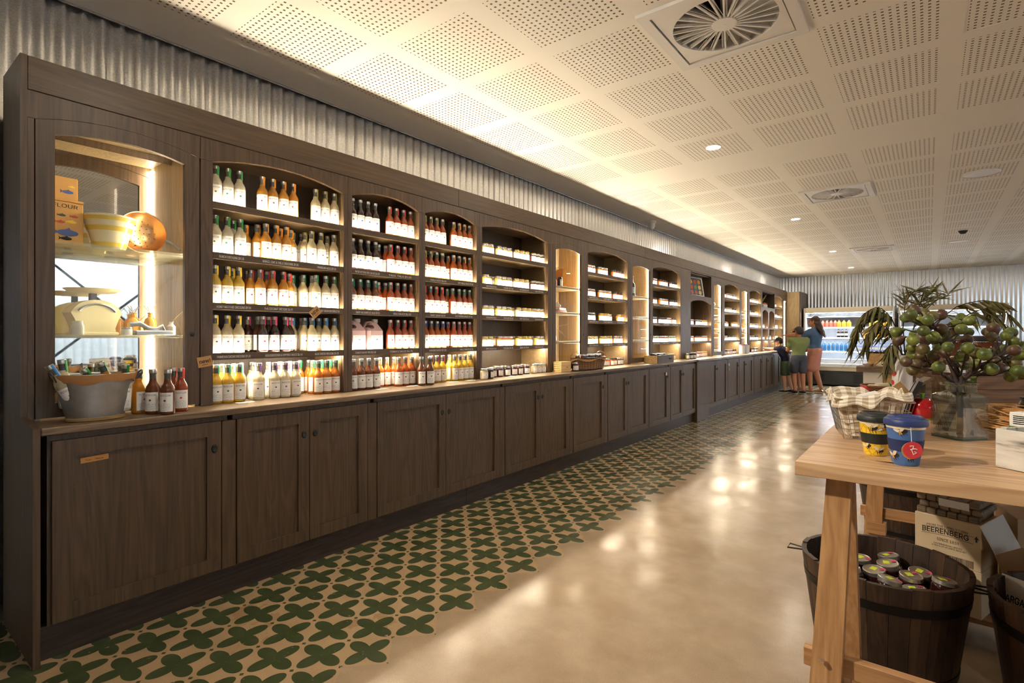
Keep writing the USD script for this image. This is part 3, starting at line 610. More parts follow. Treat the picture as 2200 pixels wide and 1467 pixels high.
BOTTLES = [
  (2, 0, 0, 'wg', [1.242, 1.302, 1.361]),
  (2, 0, 0, 'ao', [1.486, 1.545, 1.608, 1.667]),
  (2, 0, 0, 'co', [1.81, 1.875, 1.938]),
  (2, 1, 0, 'wg', [1.24, 1.299, 1.365]),
  (2, 1, 0, 'ao', [1.505, 1.565, 1.625]),
  (2, 1, 0, 'co', [1.783, 1.844, 1.934]),
  (2, 1, 1, 'wg', [1.356]),
  (2, 1, 1, 'ao', [1.488, 1.622, 1.685]),
  (2, 1, 1, 'co', [1.777, 1.929]),
  (2, 1, 2, 'ao', [1.455, 1.514]),
  (2, 1, 2, 'co', [1.732, 1.791]),
  (2, 2, 0, 'yy', [1.238, 1.298, 1.357]),
  (2, 2, 0, 'ar', [1.473, 1.545, 1.608]),
  (2, 2, 0, 'cg', [1.813, 1.877, 1.936]),
  (2, 2, 1, 'yy', [1.351]),
  (2, 2, 1, 'ar', [1.452, 1.544, 1.676]),
  (2, 2, 1, 'cg', [1.766, 1.825]),
  (2, 2, 2, 'ar', [1.458]),
  (2, 2, 2, 'cg', [1.733, 1.793]),
  (2, 3, 0, 'my', [1.237, 1.296, 1.356]),
  (2, 3, 0, 'dp', [1.486, 1.555, 1.619]),
  (2, 3, 0, 'cb', [1.786, 1.879, 1.938]),
  (2, 3, 1, 'my', [1.329]),
  (2, 3, 1, 'dp', [1.492, 1.552, 1.679]),
  (2, 3, 1, 'cb', [1.774, 1.871]),
  (2, 3, 2, 'dp', [1.406, 1.465, 1.525]),
  (2, 3, 2, 'cb', [1.732, 1.791]),
  (2, 4, 0, 'ym', [1.237, 1.296, 1.356]),
  (2, 4, 0, 'wp', [1.461, 1.55, 1.611, 1.676]),
  (2, 4, 0, 'rg', [1.819, 1.879, 1.938]),
  (2, 4, 1, 'ym', [1.291, 1.351]),
  (2, 4, 1, 'wp', [1.462, 1.544, 1.613, 1.673]),
  (2, 4, 1, 'rg', [1.819, 1.879, 1.938]),
  (2, 4, 2, 'wp', [1.421, 1.48]),
  (2, 4, 2, 'rg', [1.772, 1.831]),
  (3, 0, 0, 'kn', [2.069, 2.128, 2.188, 2.247]),
  (3, 0, 0, 'rr', [2.367, 2.428, 2.491, 2.552]),
  (3, 1, 0, 'kn', [2.07, 2.13, 2.189, 2.249]),
  (3, 1, 0, 'rr', [2.377, 2.438, 2.498, 2.557]),
  (3, 1, 1, 'kn', [2.325]),
  (3, 1, 1, 'rr', [2.384]),
  (3, 2, 0, 'kg', [2.068, 2.128, 2.187, 2.247]),
  (3, 2, 0, 'kb', [2.376, 2.435, 2.498, 2.557]),
  (3, 2, 1, 'kb', [2.322, 2.381]),
  (3, 3, 0, 'rr', [2.373, 2.438, 2.498, 2.557]),
  (3, 4, 0, 'bn', [2.069, 2.129, 2.188, 2.248]),
  (3, 4, 0, 'bp', [2.438, 2.498, 2.557]),
  (3, 4, 1, 'bp', [2.327, 2.387, 2.446]),
  (4, 0, 0, 'rl', [2.691, 2.75, 2.81, 2.869]),
  (4, 0, 0, 'oy', [2.99, 3.052, 3.111, 3.171]),
  (4, 1, 0, 'rl', [2.69, 2.749, 2.809, 2.868]),
  (4, 1, 0, 'oy', [2.99, 3.052, 3.111, 3.171]),
  (4, 1, 1, 'oy', [2.991]),
  (4, 2, 0, 'rr', [2.687, 2.746, 2.806, 2.865]),
  (4, 2, 0, 'bg', [2.98, 3.052, 3.111, 3.171]),
  (4, 2, 1, 'bg', [2.983]),
  (4, 3, 0, 'rb', [2.696, 2.755, 2.815, 2.874]),
  (4, 3, 0, 'rr', [2.993, 3.052, 3.111, 3.171]),
  (4, 3, 1, 'rr', [2.991]),
  (4, 4, 0, 'yp', [2.744, 2.804, 2.864]),
  (4, 4, 0, 'yy', [2.99, 3.052, 3.111, 3.171]),
  (4, 4, 1, 'yy', [2.994]),
]
JARS = [
  (5, 0, 0, 'jc', [3.367, 3.434]),
  (5, 0, 0, 'jb', [3.546, 3.616, 3.687]),
  (5, 0, 0, 'jp', [3.795, 3.871, 3.942]),
  (5, 0, 0, 'jg', [4.047, 4.114, 4.18]),
  (5, 1, 0, 'jc', [3.375]),
  (5, 1, 0, 'jb', [3.54, 3.609, 3.681]),
  (5, 1, 0, 'jp', [3.788, 3.864, 3.935]),
  (5, 1, 0, 'jg', [4.047, 4.114, 4.18]),
  (5, 1, 1, 'jc', [3.497]),
  (5, 1, 1, 'jb', [3.564]),
  (5, 1, 1, 'jp', [3.816]),
  (5, 1, 1, 'jg', [4.1]),
  (5, 2, 0, 'jc', [3.369, 3.435]),
  (5, 2, 0, 'jb', [3.54, 3.609, 3.681]),
  (5, 2, 0, 'jp', [3.822, 3.905, 3.972]),
  (5, 2, 0, 'jc2', [4.047, 4.114, 4.18]),
  (5, 2, 1, 'jc', [3.56]),
  (5, 2, 1, 'jp', [3.829]),
  (5, 2, 1, 'jc2', [4.117]),
  (5, 3, 0, 'jp', [3.36, 3.426]),
  (5, 3, 0, 'jm', [3.562, 3.632, 3.699]),
  (5, 3, 0, 'jp2', [3.829, 3.906, 3.978]),
  (5, 3, 0, 'jc2', [4.114, 4.18]),
  (5, 3, 1, 'jp', [3.576]),
  (5, 3, 1, 'jm', [3.85]),
  (5, 3, 1, 'jc2', [4.14]),
  (5, 4, 0, 'dg', [3.435, 3.521, 3.622]),
  (5, 4, 0, 'dr', [3.721, 3.802, 3.906]),
  (5, 4, 0, 'jg2', [4.029, 4.096, 4.165]),
  (5, 4, 1, 'dg', [3.56, 3.649]),
  (5, 4, 1, 'dr', [3.85, 3.941]),
  (5, 4, 1, 'jg2', [4.163]),
]
SHELF = ['top shelf', 'second shelf', 'third shelf', 'fourth shelf', 'counter']
ROWS = {0: '', 1: 'second-row ', 2: 'rear-row '}
BAYN = {2: 'wide bottle bay', 3: 'jug bay', 4: 'narrow bottle bay', 5: 'wide jar bay', 7: 'first tomato-jar bay', 9: 'jar bay before pilaster', 10: 'pilaster bay', 12: 'bay between far cases', 14: 'bay beyond far cases', 15: 'twin-arch bay', 16: 'last jar bay'}
NAMES = {}
SHZ = SH + [ZT]
def place(key, name, bay, row, depth, x, ys, rot=0.0):
    k, desc = KIND[key]; what = 'bottles' if name == 'sauce_bottle' else 'jars'
    first, rest = desc.split(' ', 1)
    for y in ys:
        i = NAMES[(bay, row, depth, key)] = NAMES.get((bay, row, depth, key), 0) + 1
        copy(k, name, f'{ORD[i - 1]} {ROWS[depth]}{desc} from left, {SHELF[row]}, {BAYN[bay]}', what[:-1],
             (x, y, SHZ[row] + 0.0004), rot + random.uniform(-0.3, 0.3), f'{what} on the {SHELF[row]} of the {BAYN[bay]}')
for bay, row, depth, key, ys in BOTTLES:
    dx = 0.01 if row == 4 else 0
    place(key, 'sauce_bottle', bay, row, depth, (-2.902, -2.963, -3.024)[depth] - 0.0 + dx, ys, -0.35)
for bay, row, depth, key, ys in JARS:
    place(key, 'preserve_jar', bay, row, depth, (-2.906, -2.975)[depth] + (0.03 if row == 4 else 0), ys, -0.3)
def run(bay, row, key, y0, n, depth=0, step=0.068):
    ys = [y0 + k * step for k in range(n)]
    place(key, 'preserve_jar', bay, row, depth, (-2.906, -2.975)[depth], ys, -0.3)
for row, groups in enumerate([[('jr', 5.03, 3), ('jo', 5.32, 3), ('je', 5.66, 4)], [('jr', 5.03, 3), ('jo', 5.34, 4), ('je', 5.69, 3), ('je', 5.62, 1, 1)],
                              [('jk', 5.03, 3), ('jr', 5.28, 1, 1), ('ja', 5.36, 3), ('jr', 5.62, 2, 1), ('ja', 5.79, 2)],
                              [('jp', 5.02, 4), ('ja', 5.36, 4), ('jo', 5.69, 3)], [('jo', 5.30, 4), ('je', 5.62, 2), ('jg', 5.78, 2), ('jr', 5.34, 3, 1)]]):
    for q in groups: run(7, row, q[0], q[1], q[2], *(q[3:]))
for row, groups in enumerate([[('jr', 6.72, 3), ('je', 7.02, 4), ('jn', 7.38, 4)], [('je', 6.72, 3), ('jr', 6.95, 1, 1), ('jo', 7.04, 4), ('jn', 7.39, 4)],
                              [('jg', 6.72, 3), ('jn', 7.00, 4), ('jr', 7.29, 2), ('je', 7.47, 2)], [('jl', 6.72, 4), ('jr', 7.02, 4), ('jl', 7.33, 4)],
                              [('jg', 6.74, 2), ('jl', 7.08, 3), ('jy', 7.38, 3), ('dr', 6.80, 3, 1)]]):
    for q in groups: run(9, row, q[0], q[1], q[2], *(q[3:]))
for row, groups in ((2, [('jr', 8.13, 3), ('jk', 8.45, 4), ('ja', 8.78, 3)]), (3, [('jr', 8.13, 3), ('je', 8.44, 4), ('jr', 8.78, 3)]), (4, [('je', 8.30, 3), ('jr', 8.55, 3), ('ja', 8.79, 3)])):
    for q in groups: run(10, row, *q)
for row, groups in enumerate([[('je', 9.84, 3), ('jr', 10.12, 4), ('dr', 10.48, 3)], [('je', 9.84, 3), ('jo', 10.12, 4), ('jn', 10.48, 3)], [('jr', 9.84, 3), ('jr', 10.13, 4, 1), ('ja', 10.46, 4)],
                              [('jr', 9.84, 4), ('jn', 10.16, 4), ('jl', 10.48, 3)], [('jn', 9.84, 4), ('jr', 10.16, 4), ('jn', 10.48, 3)]]):
    for q in groups: run(12, row, *q)
for row, groups in enumerate([[('je', 11.53, 3), ('jr', 11.83, 3), ('jo', 12.12, 3)], [('jr', 11.53, 3), ('jn', 11.83, 3), ('ja', 12.12, 3)], [('jc', 11.53, 4), ('jm', 11.85, 3), ('jr', 12.12, 3)],
                              [('jr', 11.53, 3), ('dr', 11.83, 3), ('jn', 12.12, 3)], [('jn', 11.84, 3), ('dr', 12.12, 3)]]):
    for q in groups: run(14, row, *q)
for row, groups in ((2, [('jr', 12.62, 4)]), (3, [('jn', 12.60, 4), ('dr', 13.22, 4)]), (4, [('dr', 12.60, 4), ('jn', 13.22, 4)])):
    for q in groups: run(15, row, *q)
for row, groups in enumerate([[('je', 13.78, 4)], [('jp', 13.78, 5), ('jn', 14.15, 4)], [('jc', 13.78, 6)], [('jp', 13.78, 6)]]):
    for q in groups: run(16, row, *q)

# ---- single bottles and jars standing on the counter --------------------------------------------
def one(key, name, label, loc, rz=0.0, tilt=None, group=None):
    copy(KIND[key][0], name, label, 'bottle' if 'bottle' in name else 'jar', loc, rz, group, tilt)
G5 = 'bottles beside the metal tub'
one('ag', 'sauce_bottle', 'yellow-brown bottle nearest the metal tub, first of five', (-2.815, 0.872, ZT + 0.0004), 0.55, group=G5)
one('bn', 'sauce_bottle', 'dark brown bottle second from the metal tub, back label showing', (-2.745, 0.905, ZT + 0.0004), -0.7, group=G5)
one('bn', 'sauce_bottle', 'dark brown bottle in the middle of the five, standing foremost', (-2.675, 0.940, ZT + 0.0004), -0.75, group=G5)
one('rr', 'sauce_bottle', 'red-sealed bottle half hidden behind the rightmost of the five', (-2.818, 1.012, ZT + 0.0004), 0.2, group=G5)
one('rr', 'sauce_bottle', 'rightmost of the five bottles, red seal and facing label', (-2.752, 1.022, ZT + 0.0004), -0.35, group=G5)
one('bn', 'sauce_bottle', 'left of two dark bottles standing before the post on the counter', (-2.812, 2.575, ZT + 0.0004), -0.3)
one('bn', 'sauce_bottle', 'right of two dark bottles standing before the post on the counter', (-2.795, 2.640, ZT + 0.0004), -0.3)
one('jg2', 'preserve_jar', 'white jar with green seal standing alone before a post', (-2.80, 3.235, ZT + 0.0004), -0.3)
one('dr', 'preserve_jar', 'pink-sealed dark jar just behind the lone white jar', (-2.82, 3.33, ZT + 0.0004), 0.4)
one('dr', 'preserve_jar', 'dark jam jar standing in front of the wire basket', (-2.735, 4.525, ZT + 0.0004), -0.6)
one('jl', 'preserve_jar', 'olive jar standing before the broad pilaster', (-2.80, 7.80, ZT + 0.0004), -0.5)
one('jn', 'preserve_jar', 'dark jar right of the olive one before the pilaster', (-2.79, 7.92, ZT + 0.0004), -0.5)
one('jn', 'preserve_jar', 'second dark jar before the broad pilaster, rightmost', (-2.78, 8.03, ZT + 0.0004), -0.5)
for i, (y, lb) in enumerate(((1.31, 'cream price card lying before the yellow bottles'), (2.20, 'price card lying before the brown bottles in the jug bay'), (2.46, 'price card lying before the rust-red bottles'),
                             (2.86, 'price card lying before the yellow bottles in the narrow bay'), (3.05, 'second price card in the narrow bottle bay'), (3.58, 'price card lying before the green-sealed dark jars'), (3.80, 'price card lying before the red-sealed dark jars'))):
    single('price_card', lb, 'card', box(-2.84, -2.80, y, y + 0.085, ZT + 0.0004, ZT + 0.0016), 'paper', group='price cards on the counter')

# jugs in the jug bay
plain('jug_plastic', lin(190, 160, 160), 0.4)
def jug(y, label):
    t = thing('sauce_jug', label, 'jug', (-2.935, y, SH[3] + 0.0004), 0, 'white plastic jugs')
    body = m3.CrossSection([np.array([(-0.055, -0.065), (0.055, -0.065), (0.055, 0.065), (-0.055, 0.065)])]).offset(-0.018, m3.JoinType.Round).offset(0.018, m3.JoinType.Round)
    b = body.extrude(0.125) + body.extrude(0.055, 8, 0, (0.45, 0.42)).translate((0, 0, 0.1249))
    ring = m3.Manifold.cylinder(0.2, 0.014, 0.014, 20).rotate((0, 90, 0)).translate((-0.1, -0.024, 0.150))
    b = b - m3.Manifold.cylinder(0.3, 0.016, 0.016, 24).rotate((0, 90, 0)).scale((1, 1.25, 0.85)).translate((-0.15, -0.030, 0.150))
    part('body', b, 'jug_plastic', t, 35)
    part('handle', tube([(0, -0.060, 0.125), (0, -0.062, 0.150), (0, -0.045, 0.178), (0, -0.01, 0.182), (0, 0.005, 0.178)], 0.010, 8), 'jug_plastic', t, 50)
    part('cap', tf(lathe([(0, 0), (0.021, 0), (0.021, 0.024), (0, 0.025)], 18), (0, 0.024, 0.178)), 'cap_white', t, 40)
    v = np.array([(0.0555, -0.045, 0.03), (0.0555, 0.05, 0.03), (0.0555, 0.05, 0.095), (0.0555, -0.045, 0.095)])
    part('label', (v, np.array([[0, 1, 2, 3]])), 'label_brown', t, uv=np.array([(0, 0), (1, 0), (1, 1), (0, 1)]))
jug(2.105, 'left of two white plastic sauce jugs on the fourth shelf')
jug(2.245, 'right of two white plastic sauce jugs on the fourth shelf')
# "new!" tags
for loc, rx, word, lb in (((XF + 0.002, 1.165, 1.118), 0.16, 'new!', 'kraft tag reading new! pinned to the post by the glass case'), ((XF + 0.002, 1.775, 1.385), 0.72, 'NEW', 'diamond-hung kraft tag on the third shelf edge')):
    t = thing('kraft_tag', lb, 'tag', loc, 0, None, None, rx)
    part('card', box(0, 0.0015, -0.034, 0.034, -0.026, 0.026), 'kraft', t)
    part('lettering', cat([text_on_x(word, 0.018, 0.0016, -0.027, -0.006, 0.0004, True, 0.052), box(0.0015, 0.002, -0.015, 0.012, -0.016, -0.014)]), 'ink', t)
# ================================ things inside the glass cases ==================================
plain('tin_ochre', lin(200, 150, 80), 0.45, 0.12, 14)
plain('fish_blue', lin(70, 90, 150), 0.5); plain('paint_red', lin(190, 66, 40), 0.5); plain('paint_yellow', lin(236, 196, 60), 0.5); plain('paint_green', lin(90, 130, 60), 0.5)
plain('bowl_cream', lin(238, 228, 196), 0.25, coat_weight=0.5); plain('bowl_yellow', lin(226, 196, 96), 0.25, coat_weight=0.5)
plain('copper', (0.72, 0.40, 0.18), 0.28, metallic=1.0); plain('iron', (0.10, 0.10, 0.10), 0.5, metallic=0.6)
plain('enamel_cream', lin(236, 224, 176), 0.35, 0.05, 12); plain('tin_grey', (0.42, 0.43, 0.44), 0.35, 0.15, 30, metallic=0.9)
plain('amber_glass', (0.62, 0.30, 0.03), 0.06, coat_weight=0.6); plain('dry_leaf', lin(206, 192, 130), 0.7, 0.15, 40); plain('dry_twig', lin(150, 120, 76), 0.8)
S1, S2 = 1.6484, 1.2504
def fish(sc=1.0):
    t = np.linspace(0, 2 * PI, 20, endpoint=False)
    b = Polygon([(0.034 * math.cos(a), 0.0125 * math.sin(a)) for a in t]).union(Polygon([(-0.028, 0), (-0.046, 0.013), (-0.042, 0), (-0.046, -0.013)])).union(Polygon([(-0.012, 0.010), (0.004, 0.02), (0.012, 0.010)]))
    return affinity.scale(b, sc, sc, origin=(0, 0))
def tin(name, label, loc, w, d, h, rz, word=None, fishes=()):
    t = thing(name, label, 'tin', loc, rz)
    part('body', box(-d / 2, d / 2, -w / 2, w / 2, 0, h, 0.003), 'tin_ochre', t)
    if word: part('lid', box(-d / 2 - 0.002, d / 2 + 0.002, -w / 2 - 0.002, w / 2 + 0.002, h, h + 0.012, 0.003), 'tin_ochre', t)
    if word: part('lettering', text_on_x(word, 0.016, d / 2 + 0.0002, -w / 2 + 0.012, h - 0.026, 0.0006, False, w * 0.72), 'ink', t)
    for (y, z, s, c) in fishes:
        g_ = on_x(affinity.translate(fish(s), y, z), d / 2 + 0.0012, 0.0012); part('fish_print', g_, c, t)
    return t
t = tin('flour_tin', 'ochre tin lettered FLOUR with blue fish on the upper glass shelf', (-3.03, 0.645, S1), 0.125, 0.10, 0.185, 0.12, 'FLOUR', [(0.005, 0.05, 1.15, 'fish_blue'), (-0.02, 0.095, 0.45, 'paint_red'), (0.02, 0.10, 0.5, 'paint_yellow'), (0.0, 0.025, 0.6, 'ink'), (-0.015, 0.125, 0.4, 'iron'), (0.03, 0.125, 0.4, 'paint_red')])
tin('small_tin', 'small ochre tin with a fish, stacked on the flour tin', (-3.04, 0.64, S1 + 0.1975), 0.105, 0.09, 0.10, 0.12, None, [(0.015, 0.035, 0.6, 'fish_blue'), (0.03, 0.06, 0.35, 'paint_yellow')])
t = thing('mixing_bowl', 'cream mixing bowl with yellow bands on the upper glass shelf', 'bowl', (-3.01, 0.815, S1))
prof = [(0.0, 0.0), (0.062, 0.0), (0.064, 0.010), (0.070, 0.028), (0.0745, 0.045), (0.083, 0.078), (0.090, 0.100), (0.098, 0.128), (0.104, 0.148), (0.100, 0.150), (0.085, 0.10), (0.06, 0.03), (0.0, 0.02)]
part('body', lathe(prof, 36), 'bowl_cream', t, 45)
for r0, z0, r1, z1 in ((0.0645, 0.008, 0.0705, 0.026), (0.0838, 0.078, 0.0908, 0.099), (0.0985, 0.124, 0.1035, 0.140)):
    (v, f), _ = arc_patch(r0 + 0.0006, -PI, PI, z0, z1, 36, r1 + 0.0006); part('glaze_band', (v, f), 'bowl_yellow', t, True)
t = thing('colander', 'round copper colander with iron handle leaning in the glass case', 'colander', (-3.060, 0.965, S1 + 0.108), 0, None, None, 0.0, -0.10)
prof = [(0, -0.055), (0.05, -0.05), (0.085, -0.03), (0.100, 0.0), (0.106, 0.003), (0.104, 0.0065), (0.098, 0.004), (0.083, -0.026), (0.048, -0.046), (0, -0.051)]
rot = trimesh.transformations.rotation_matrix(PI / 2, [0, 1, 0])
m = lathe(prof, 40); m.apply_transform(rot); part('dish', m, 'copper', t, 45)
pts = [(r * math.cos(a + r * 40), r * math.sin(a + r * 40)) for r, n in ((0.022, 6), (0.044, 11), (0.064, 15)) for a in np.linspace(0, 2 * PI, n, endpoint=False)]
hm = []
for a, b in pts:
    q = trimesh.creation.cylinder(0.0022, 0.003, sections=8); rr = math.hypot(a, b)
    q.apply_translation([a, b, -0.049 + 0.0045 * (rr / 0.048) ** 2 + (0.007 if rr > 0.06 else 0)]); q.apply_transform(rot); hm.append(q)
part('holes', cat(hm), 'ink', t, kind='stuff')
part('handle', tube([(0.0, 0.10, -0.03), (0.02, 0.128, -0.05), (0.05, 0.145, -0.08)], [0.010, 0.008, 0.007], 8), 'iron', t, 40)
part('loop', tube([(0, -0.10, 0.03), (0.0, -0.125, 0.045), (0.0, -0.12, 0.068), (0, -0.088, 0.062)], 0.004, 6), 'copper', t, 40)
t = thing('kitchen_scale', 'cream enamel kitchen scale with arched dial on the lower glass shelf', 'scale', (-3.02, 0.755, S2), 0.10)
w = [(-0.075, 0), (0.075, 0), (0.07, 0.03), (0.085, 0.075), (0.098, 0.10)] + [(0.098 * math.cos(a), 0.085 + 0.075 * math.sin(a)) for a in np.linspace(0.35, PI - 0.35, 12)] + [(-0.098, 0.10), (-0.085, 0.075), (-0.07, 0.03)]
m = extr(Polygon(w), 0.10); m.apply_transform(YZ); m.apply_translation([-0.05, 0, 0]); part('body', m, 'enamel_cream', t, 30)
a = np.linspace(0.55, PI - 0.55, 14)
part('dial_window', tube([(0.051, 0.082 * math.cos(q), 0.072 + 0.068 * math.sin(q)) for q in a], 0.006, 6), 'tin_grey', t, 40)
part('foot', box(-0.055, 0.058, -0.082, 0.082, 0, 0.014, 0.004), 'enamel_cream', t)
part('stem', box(-0.012, 0.012, -0.012, 0.012, 0.155, 0.19), 'iron', t)
pan = lathe([(0, 0.192), (0.085, 0.194), (0.104, 0.206), (0.108, 0.21), (0.103, 0.209), (0.083, 0.198), (0, 0.196)], 32); part('pan', pan, 'enamel_cream', t, 45)
def glass_jar(name, label, cat_, loc, prof, mat, cap=None, extra=None):
    t = thing(name, label, cat_, loc); part('body', lathe(prof, 20), mat, t, 40)
    if cap: part('cap', lathe(cap, 20), 'cap_metal', t, 40)
    return t
plain('glass_look', (0.70, 0.70, 0.64), 0.05, alpha=0.42, coat_weight=0.6)
jp = [(0, 0), (0.022, 0), (0.025, 0.004), (0.025, 0.04), (0.021, 0.05), (0.021, 0.062), (0.019, 0.062), (0.019, 0.05), (0.0225, 0.04), (0.0225, 0.006), (0, 0.005)]
glass_jar('glass_jar', 'small empty glass jar left of the kitchen scale', 'jar', (-2.93, 0.680, S2), jp, 'glass_look')
t = glass_jar('trinket_jar', 'tiny lidded jar right of the kitchen scale', 'jar', (-2.935, 0.862, S2), [(0, 0), (0.020, 0), (0.022, 0.003), (0.022, 0.028), (0, 0.03)], 'cap_white', [(0, 0.03), (0.022, 0.03), (0.022, 0.037), (0, 0.038)])
bp = [(0, 0), (0.024, 0), (0.027, 0.004), (0.027, 0.062), (0.022, 0.078), (0.011, 0.088), (0.010, 0.104), (0.013, 0.106), (0.013, 0.110), (0, 0.110)]
for k, (x, y, lb) in enumerate(((-3.05, 0.925, 'left of two amber glass bottles behind the grey tin tray'), (-3.02, 0.985, 'right of two amber glass bottles behind the grey tin tray'))):
    t = thing('amber_bottle', lb, 'bottle', (x, y, S2), 0, 'amber bottles in the glass case'); part('body', lathe(bp, 20), 'amber_glass', t, 40)
    part('dried_sprig', cat([tube([(0, 0, 0.1), (0.01 * math.cos(q), 0.014 * math.sin(q), 0.125), (0.02 * math.cos(q), 0.03 * math.sin(q), 0.142)], 0.0012, 5) for q in (0.5, 1.8, 3.4, 4.9)]), 'dry_twig', t)
t = thing('tin_tray', 'grey tin tray with curved grip on the lower glass shelf', 'tray', (-2.94, 0.965, S2))
part('tray', box(-0.03, 0.03, -0.075, 0.085, 0.0, 0.022, 0.004), 'tin_grey', t)
part('grip', tube([(0, -0.09, 0.05), (0, -0.05, 0.055), (0, -0.015, 0.034), (0, 0.02, 0.030), (0, 0.045, 0.046), (0, 0.055, 0.022)], [0.012, 0.012, 0.010, 0.009, 0.009, 0.005], 8), 'tin_grey', t, 50)
t = glass_jar('clear_bottle', 'small clear glass bottle holding a pale leaf at right', 'bottle', (-2.93, 1.045, S2), [(0, 0), (0.017, 0), (0.019, 0.003), (0.019, 0.042), (0.010, 0.052), (0.008, 0.062), (0.011, 0.065), (0, 0.066)], 'glass_look')
def leaf_mesh(L, w, curl=0.15, n=7, fold=0.12):
    s = np.linspace(0, 1, n); wd = w * np.sin(PI * s ** 0.8) * (1 - 0.25 * s) + 0.0004; c = np.c_[L * s, 0 * s, -curl * L * s ** 2]; h = fold * wd
    v = np.vstack([c, c + np.c_[0 * s, wd, h], c + np.c_[0 * s, -wd, h], c - [0, 0, 0.0006]]); f = []
    for i in range(n - 1):
        for a, b in ((0, 1), (2, 0), (1, 3), (3, 2)):
            f += [[a * n + i, b * n + i, b * n + i + 1, a * n + i + 1][::-1]]
    return trimesh.Trimesh(*meshkit.arrays((v, np.array(f)))[:2], process=False)
def aim(m, at, direction, roll=0.0):
    d = np.array(direction, float); d /= np.linalg.norm(d); up = np.array([0, 0, 1.0]) if abs(d[2]) < 0.95 else np.array([1.0, 0, 0])
    y = np.cross(up, d); y /= np.linalg.norm(y); z = np.cross(d, y); y, z = y * math.cos(roll) + z * math.sin(roll), z * math.cos(roll) - y * math.sin(roll)
    M = np.eye(4); M[:3, 0], M[:3, 1], M[:3, 2], M[:3, 3] = d, y, z, at; m = m.copy(); m.apply_transform(M); return m
part('leaf', aim(leaf_mesh(0.10, 0.011, 0.3), (0, 0.012, 0.085), (0.1, 0.35, -0.5)), 'dry_leaf', t, True)
part('leaf', aim(leaf_mesh(0.075, 0.009, 0.2), (0, 0.008, 0.066), (0, 0.3, 0.5)), 'dry_leaf', t, True)
part('stem', tube([(0, 0, 0.01), (0, 0.005, 0.06), (0, 0.012, 0.088)], 0.0012, 5), 'dry_twig', t)

# galvanised tub with burlap
plain('tub_zinc', (0.40, 0.41, 0.41), 0.38, 0.16, 45, metallic=0.9)
t = thing('metal_tub', 'oval galvanised tub lined with burlap on the near counter end', 'tub', (-2.755, 0.700, ZT + 0.0004))
def oval(profile, ky=1.0, n=40):
    m = lathe(profile, n); v = np.array(m.vertices); v[:, 0] *= 0.66; m.vertices = v; return m
part('body', oval([(0, 0.0), (0.098, 0.0), (0.102, 0.006), (0.100, 0.012), (0.118, 0.085), (0.136, 0.185), (0.140, 0.189), (0.136, 0.192), (0.130, 0.186), (0.112, 0.085), (0.095, 0.014), (0, 0.012)]), 'tub_zinc', t, 40)
(v, f), _ = arc_patch(1, -PI, PI, 0, 1, 60); a = np.arctan2(v[:61, 1], v[:61, 0]); low = 0.158 + 0.006 * np.sin(3 * a) + 0.004 * np.sin(7 * a + 1)
R = lambda z: 0.118 + (z - 0.085) * 0.18
b0 = np.c_[(R(low) + 0.004) * np.cos(a) * 0.66 * 1.02, (R(low) + 0.004) * np.sin(a), low]; b1 = np.c_[0.147 * np.cos(a) * 0.66, 0.147 * np.sin(a), 0 * a + 0.190 + 0.003 * np.sin(5 * a)]
b2 = np.c_[0.128 * np.cos(a) * 0.66, 0.128 * np.sin(a), 0 * a + 0.178]
V = np.vstack([b0, b1, b2]); N = 61; FF = [[k * N + i, k * N + i + 1, (k + 1) * N + i + 1, (k + 1) * N + i] for k in (0, 1) for i in range(60)]
g = NG(); c = g.coord(True); wv = g('wave_texture', vector=c, scale=260.0, distortion=1.0) + '.fac'; bc = g.mixc(g.m('multiply', wv, g.noise(c, 220, 2)), lin(176, 126, 78), lin(120, 80, 46))
g.done('burlap', g('principled_bsdf', base_color=bc, roughness=0.9) + '.BSDF')
part('burlap_lining', (V, np.array(FF)), 'burlap', t, True)
part('base_band', oval([(0.1005, 0.001), (0.1045, 0.003), (0.1045, 0.013), (0.1015, 0.015), (0.1, 0.012)]), 'dry_twig', t, 40)
part('wire_handle', tube([(0.04, -0.138, 0.165), (0.055, -0.150, 0.19), (0.03, -0.155, 0.205), (-0.02, -0.15, 0.20), (-0.045, -0.138, 0.165)], 0.003, 6), 'iron', t, 40)
part('wire_handle', tube([(0.04, 0.138, 0.165), (0.055, 0.150, 0.19), (0.03, 0.155, 0.200), (-0.045, 0.138, 0.165)], 0.003, 6), 'iron', t, 40)
part('filling', oval([(0, 0.10), (0.115, 0.10), (0.115, 0.11), (0, 0.112)]), 'burlap', t)
zt = ZT + 0.114
GT = 'bottles and jars in the metal tub'
one('cb', 'sauce_bottle', 'blue-sealed cream bottle leaning left in the metal tub', (-2.735, 0.640, zt - 0.055), -0.2, (0.50, 0.1), GT)
one('wg', 'sauce_bottle', 'white green-sealed bottle at the back left of the metal tub', (-2.79, 0.615, zt - 0.06), 0, (0.1, 0), GT)
one('wg', 'sauce_bottle', 'white bottle leaning left at the middle of the metal tub', (-2.745, 0.755, zt - 0.07), 0, (0.55, 0.05), GT)
one('ag', 'sauce_bottle', 'amber green-sealed bottle leaning left in the metal tub', (-2.765, 0.790, zt - 0.055), 0.3, (0.45, 0.0), GT)
one('wg', 'sauce_bottle', 'white bottle standing upright at the tub\'s right end', (-2.745, 0.792, zt - 0.085), -0.3, (-0.05, 0.1), GT)
one('jg2', 'preserve_jar', 'small silver-lidded jar lying low in the metal tub', (-2.76, 0.68, zt - 0.02), 0.6, (0.4, 0.3), GT)

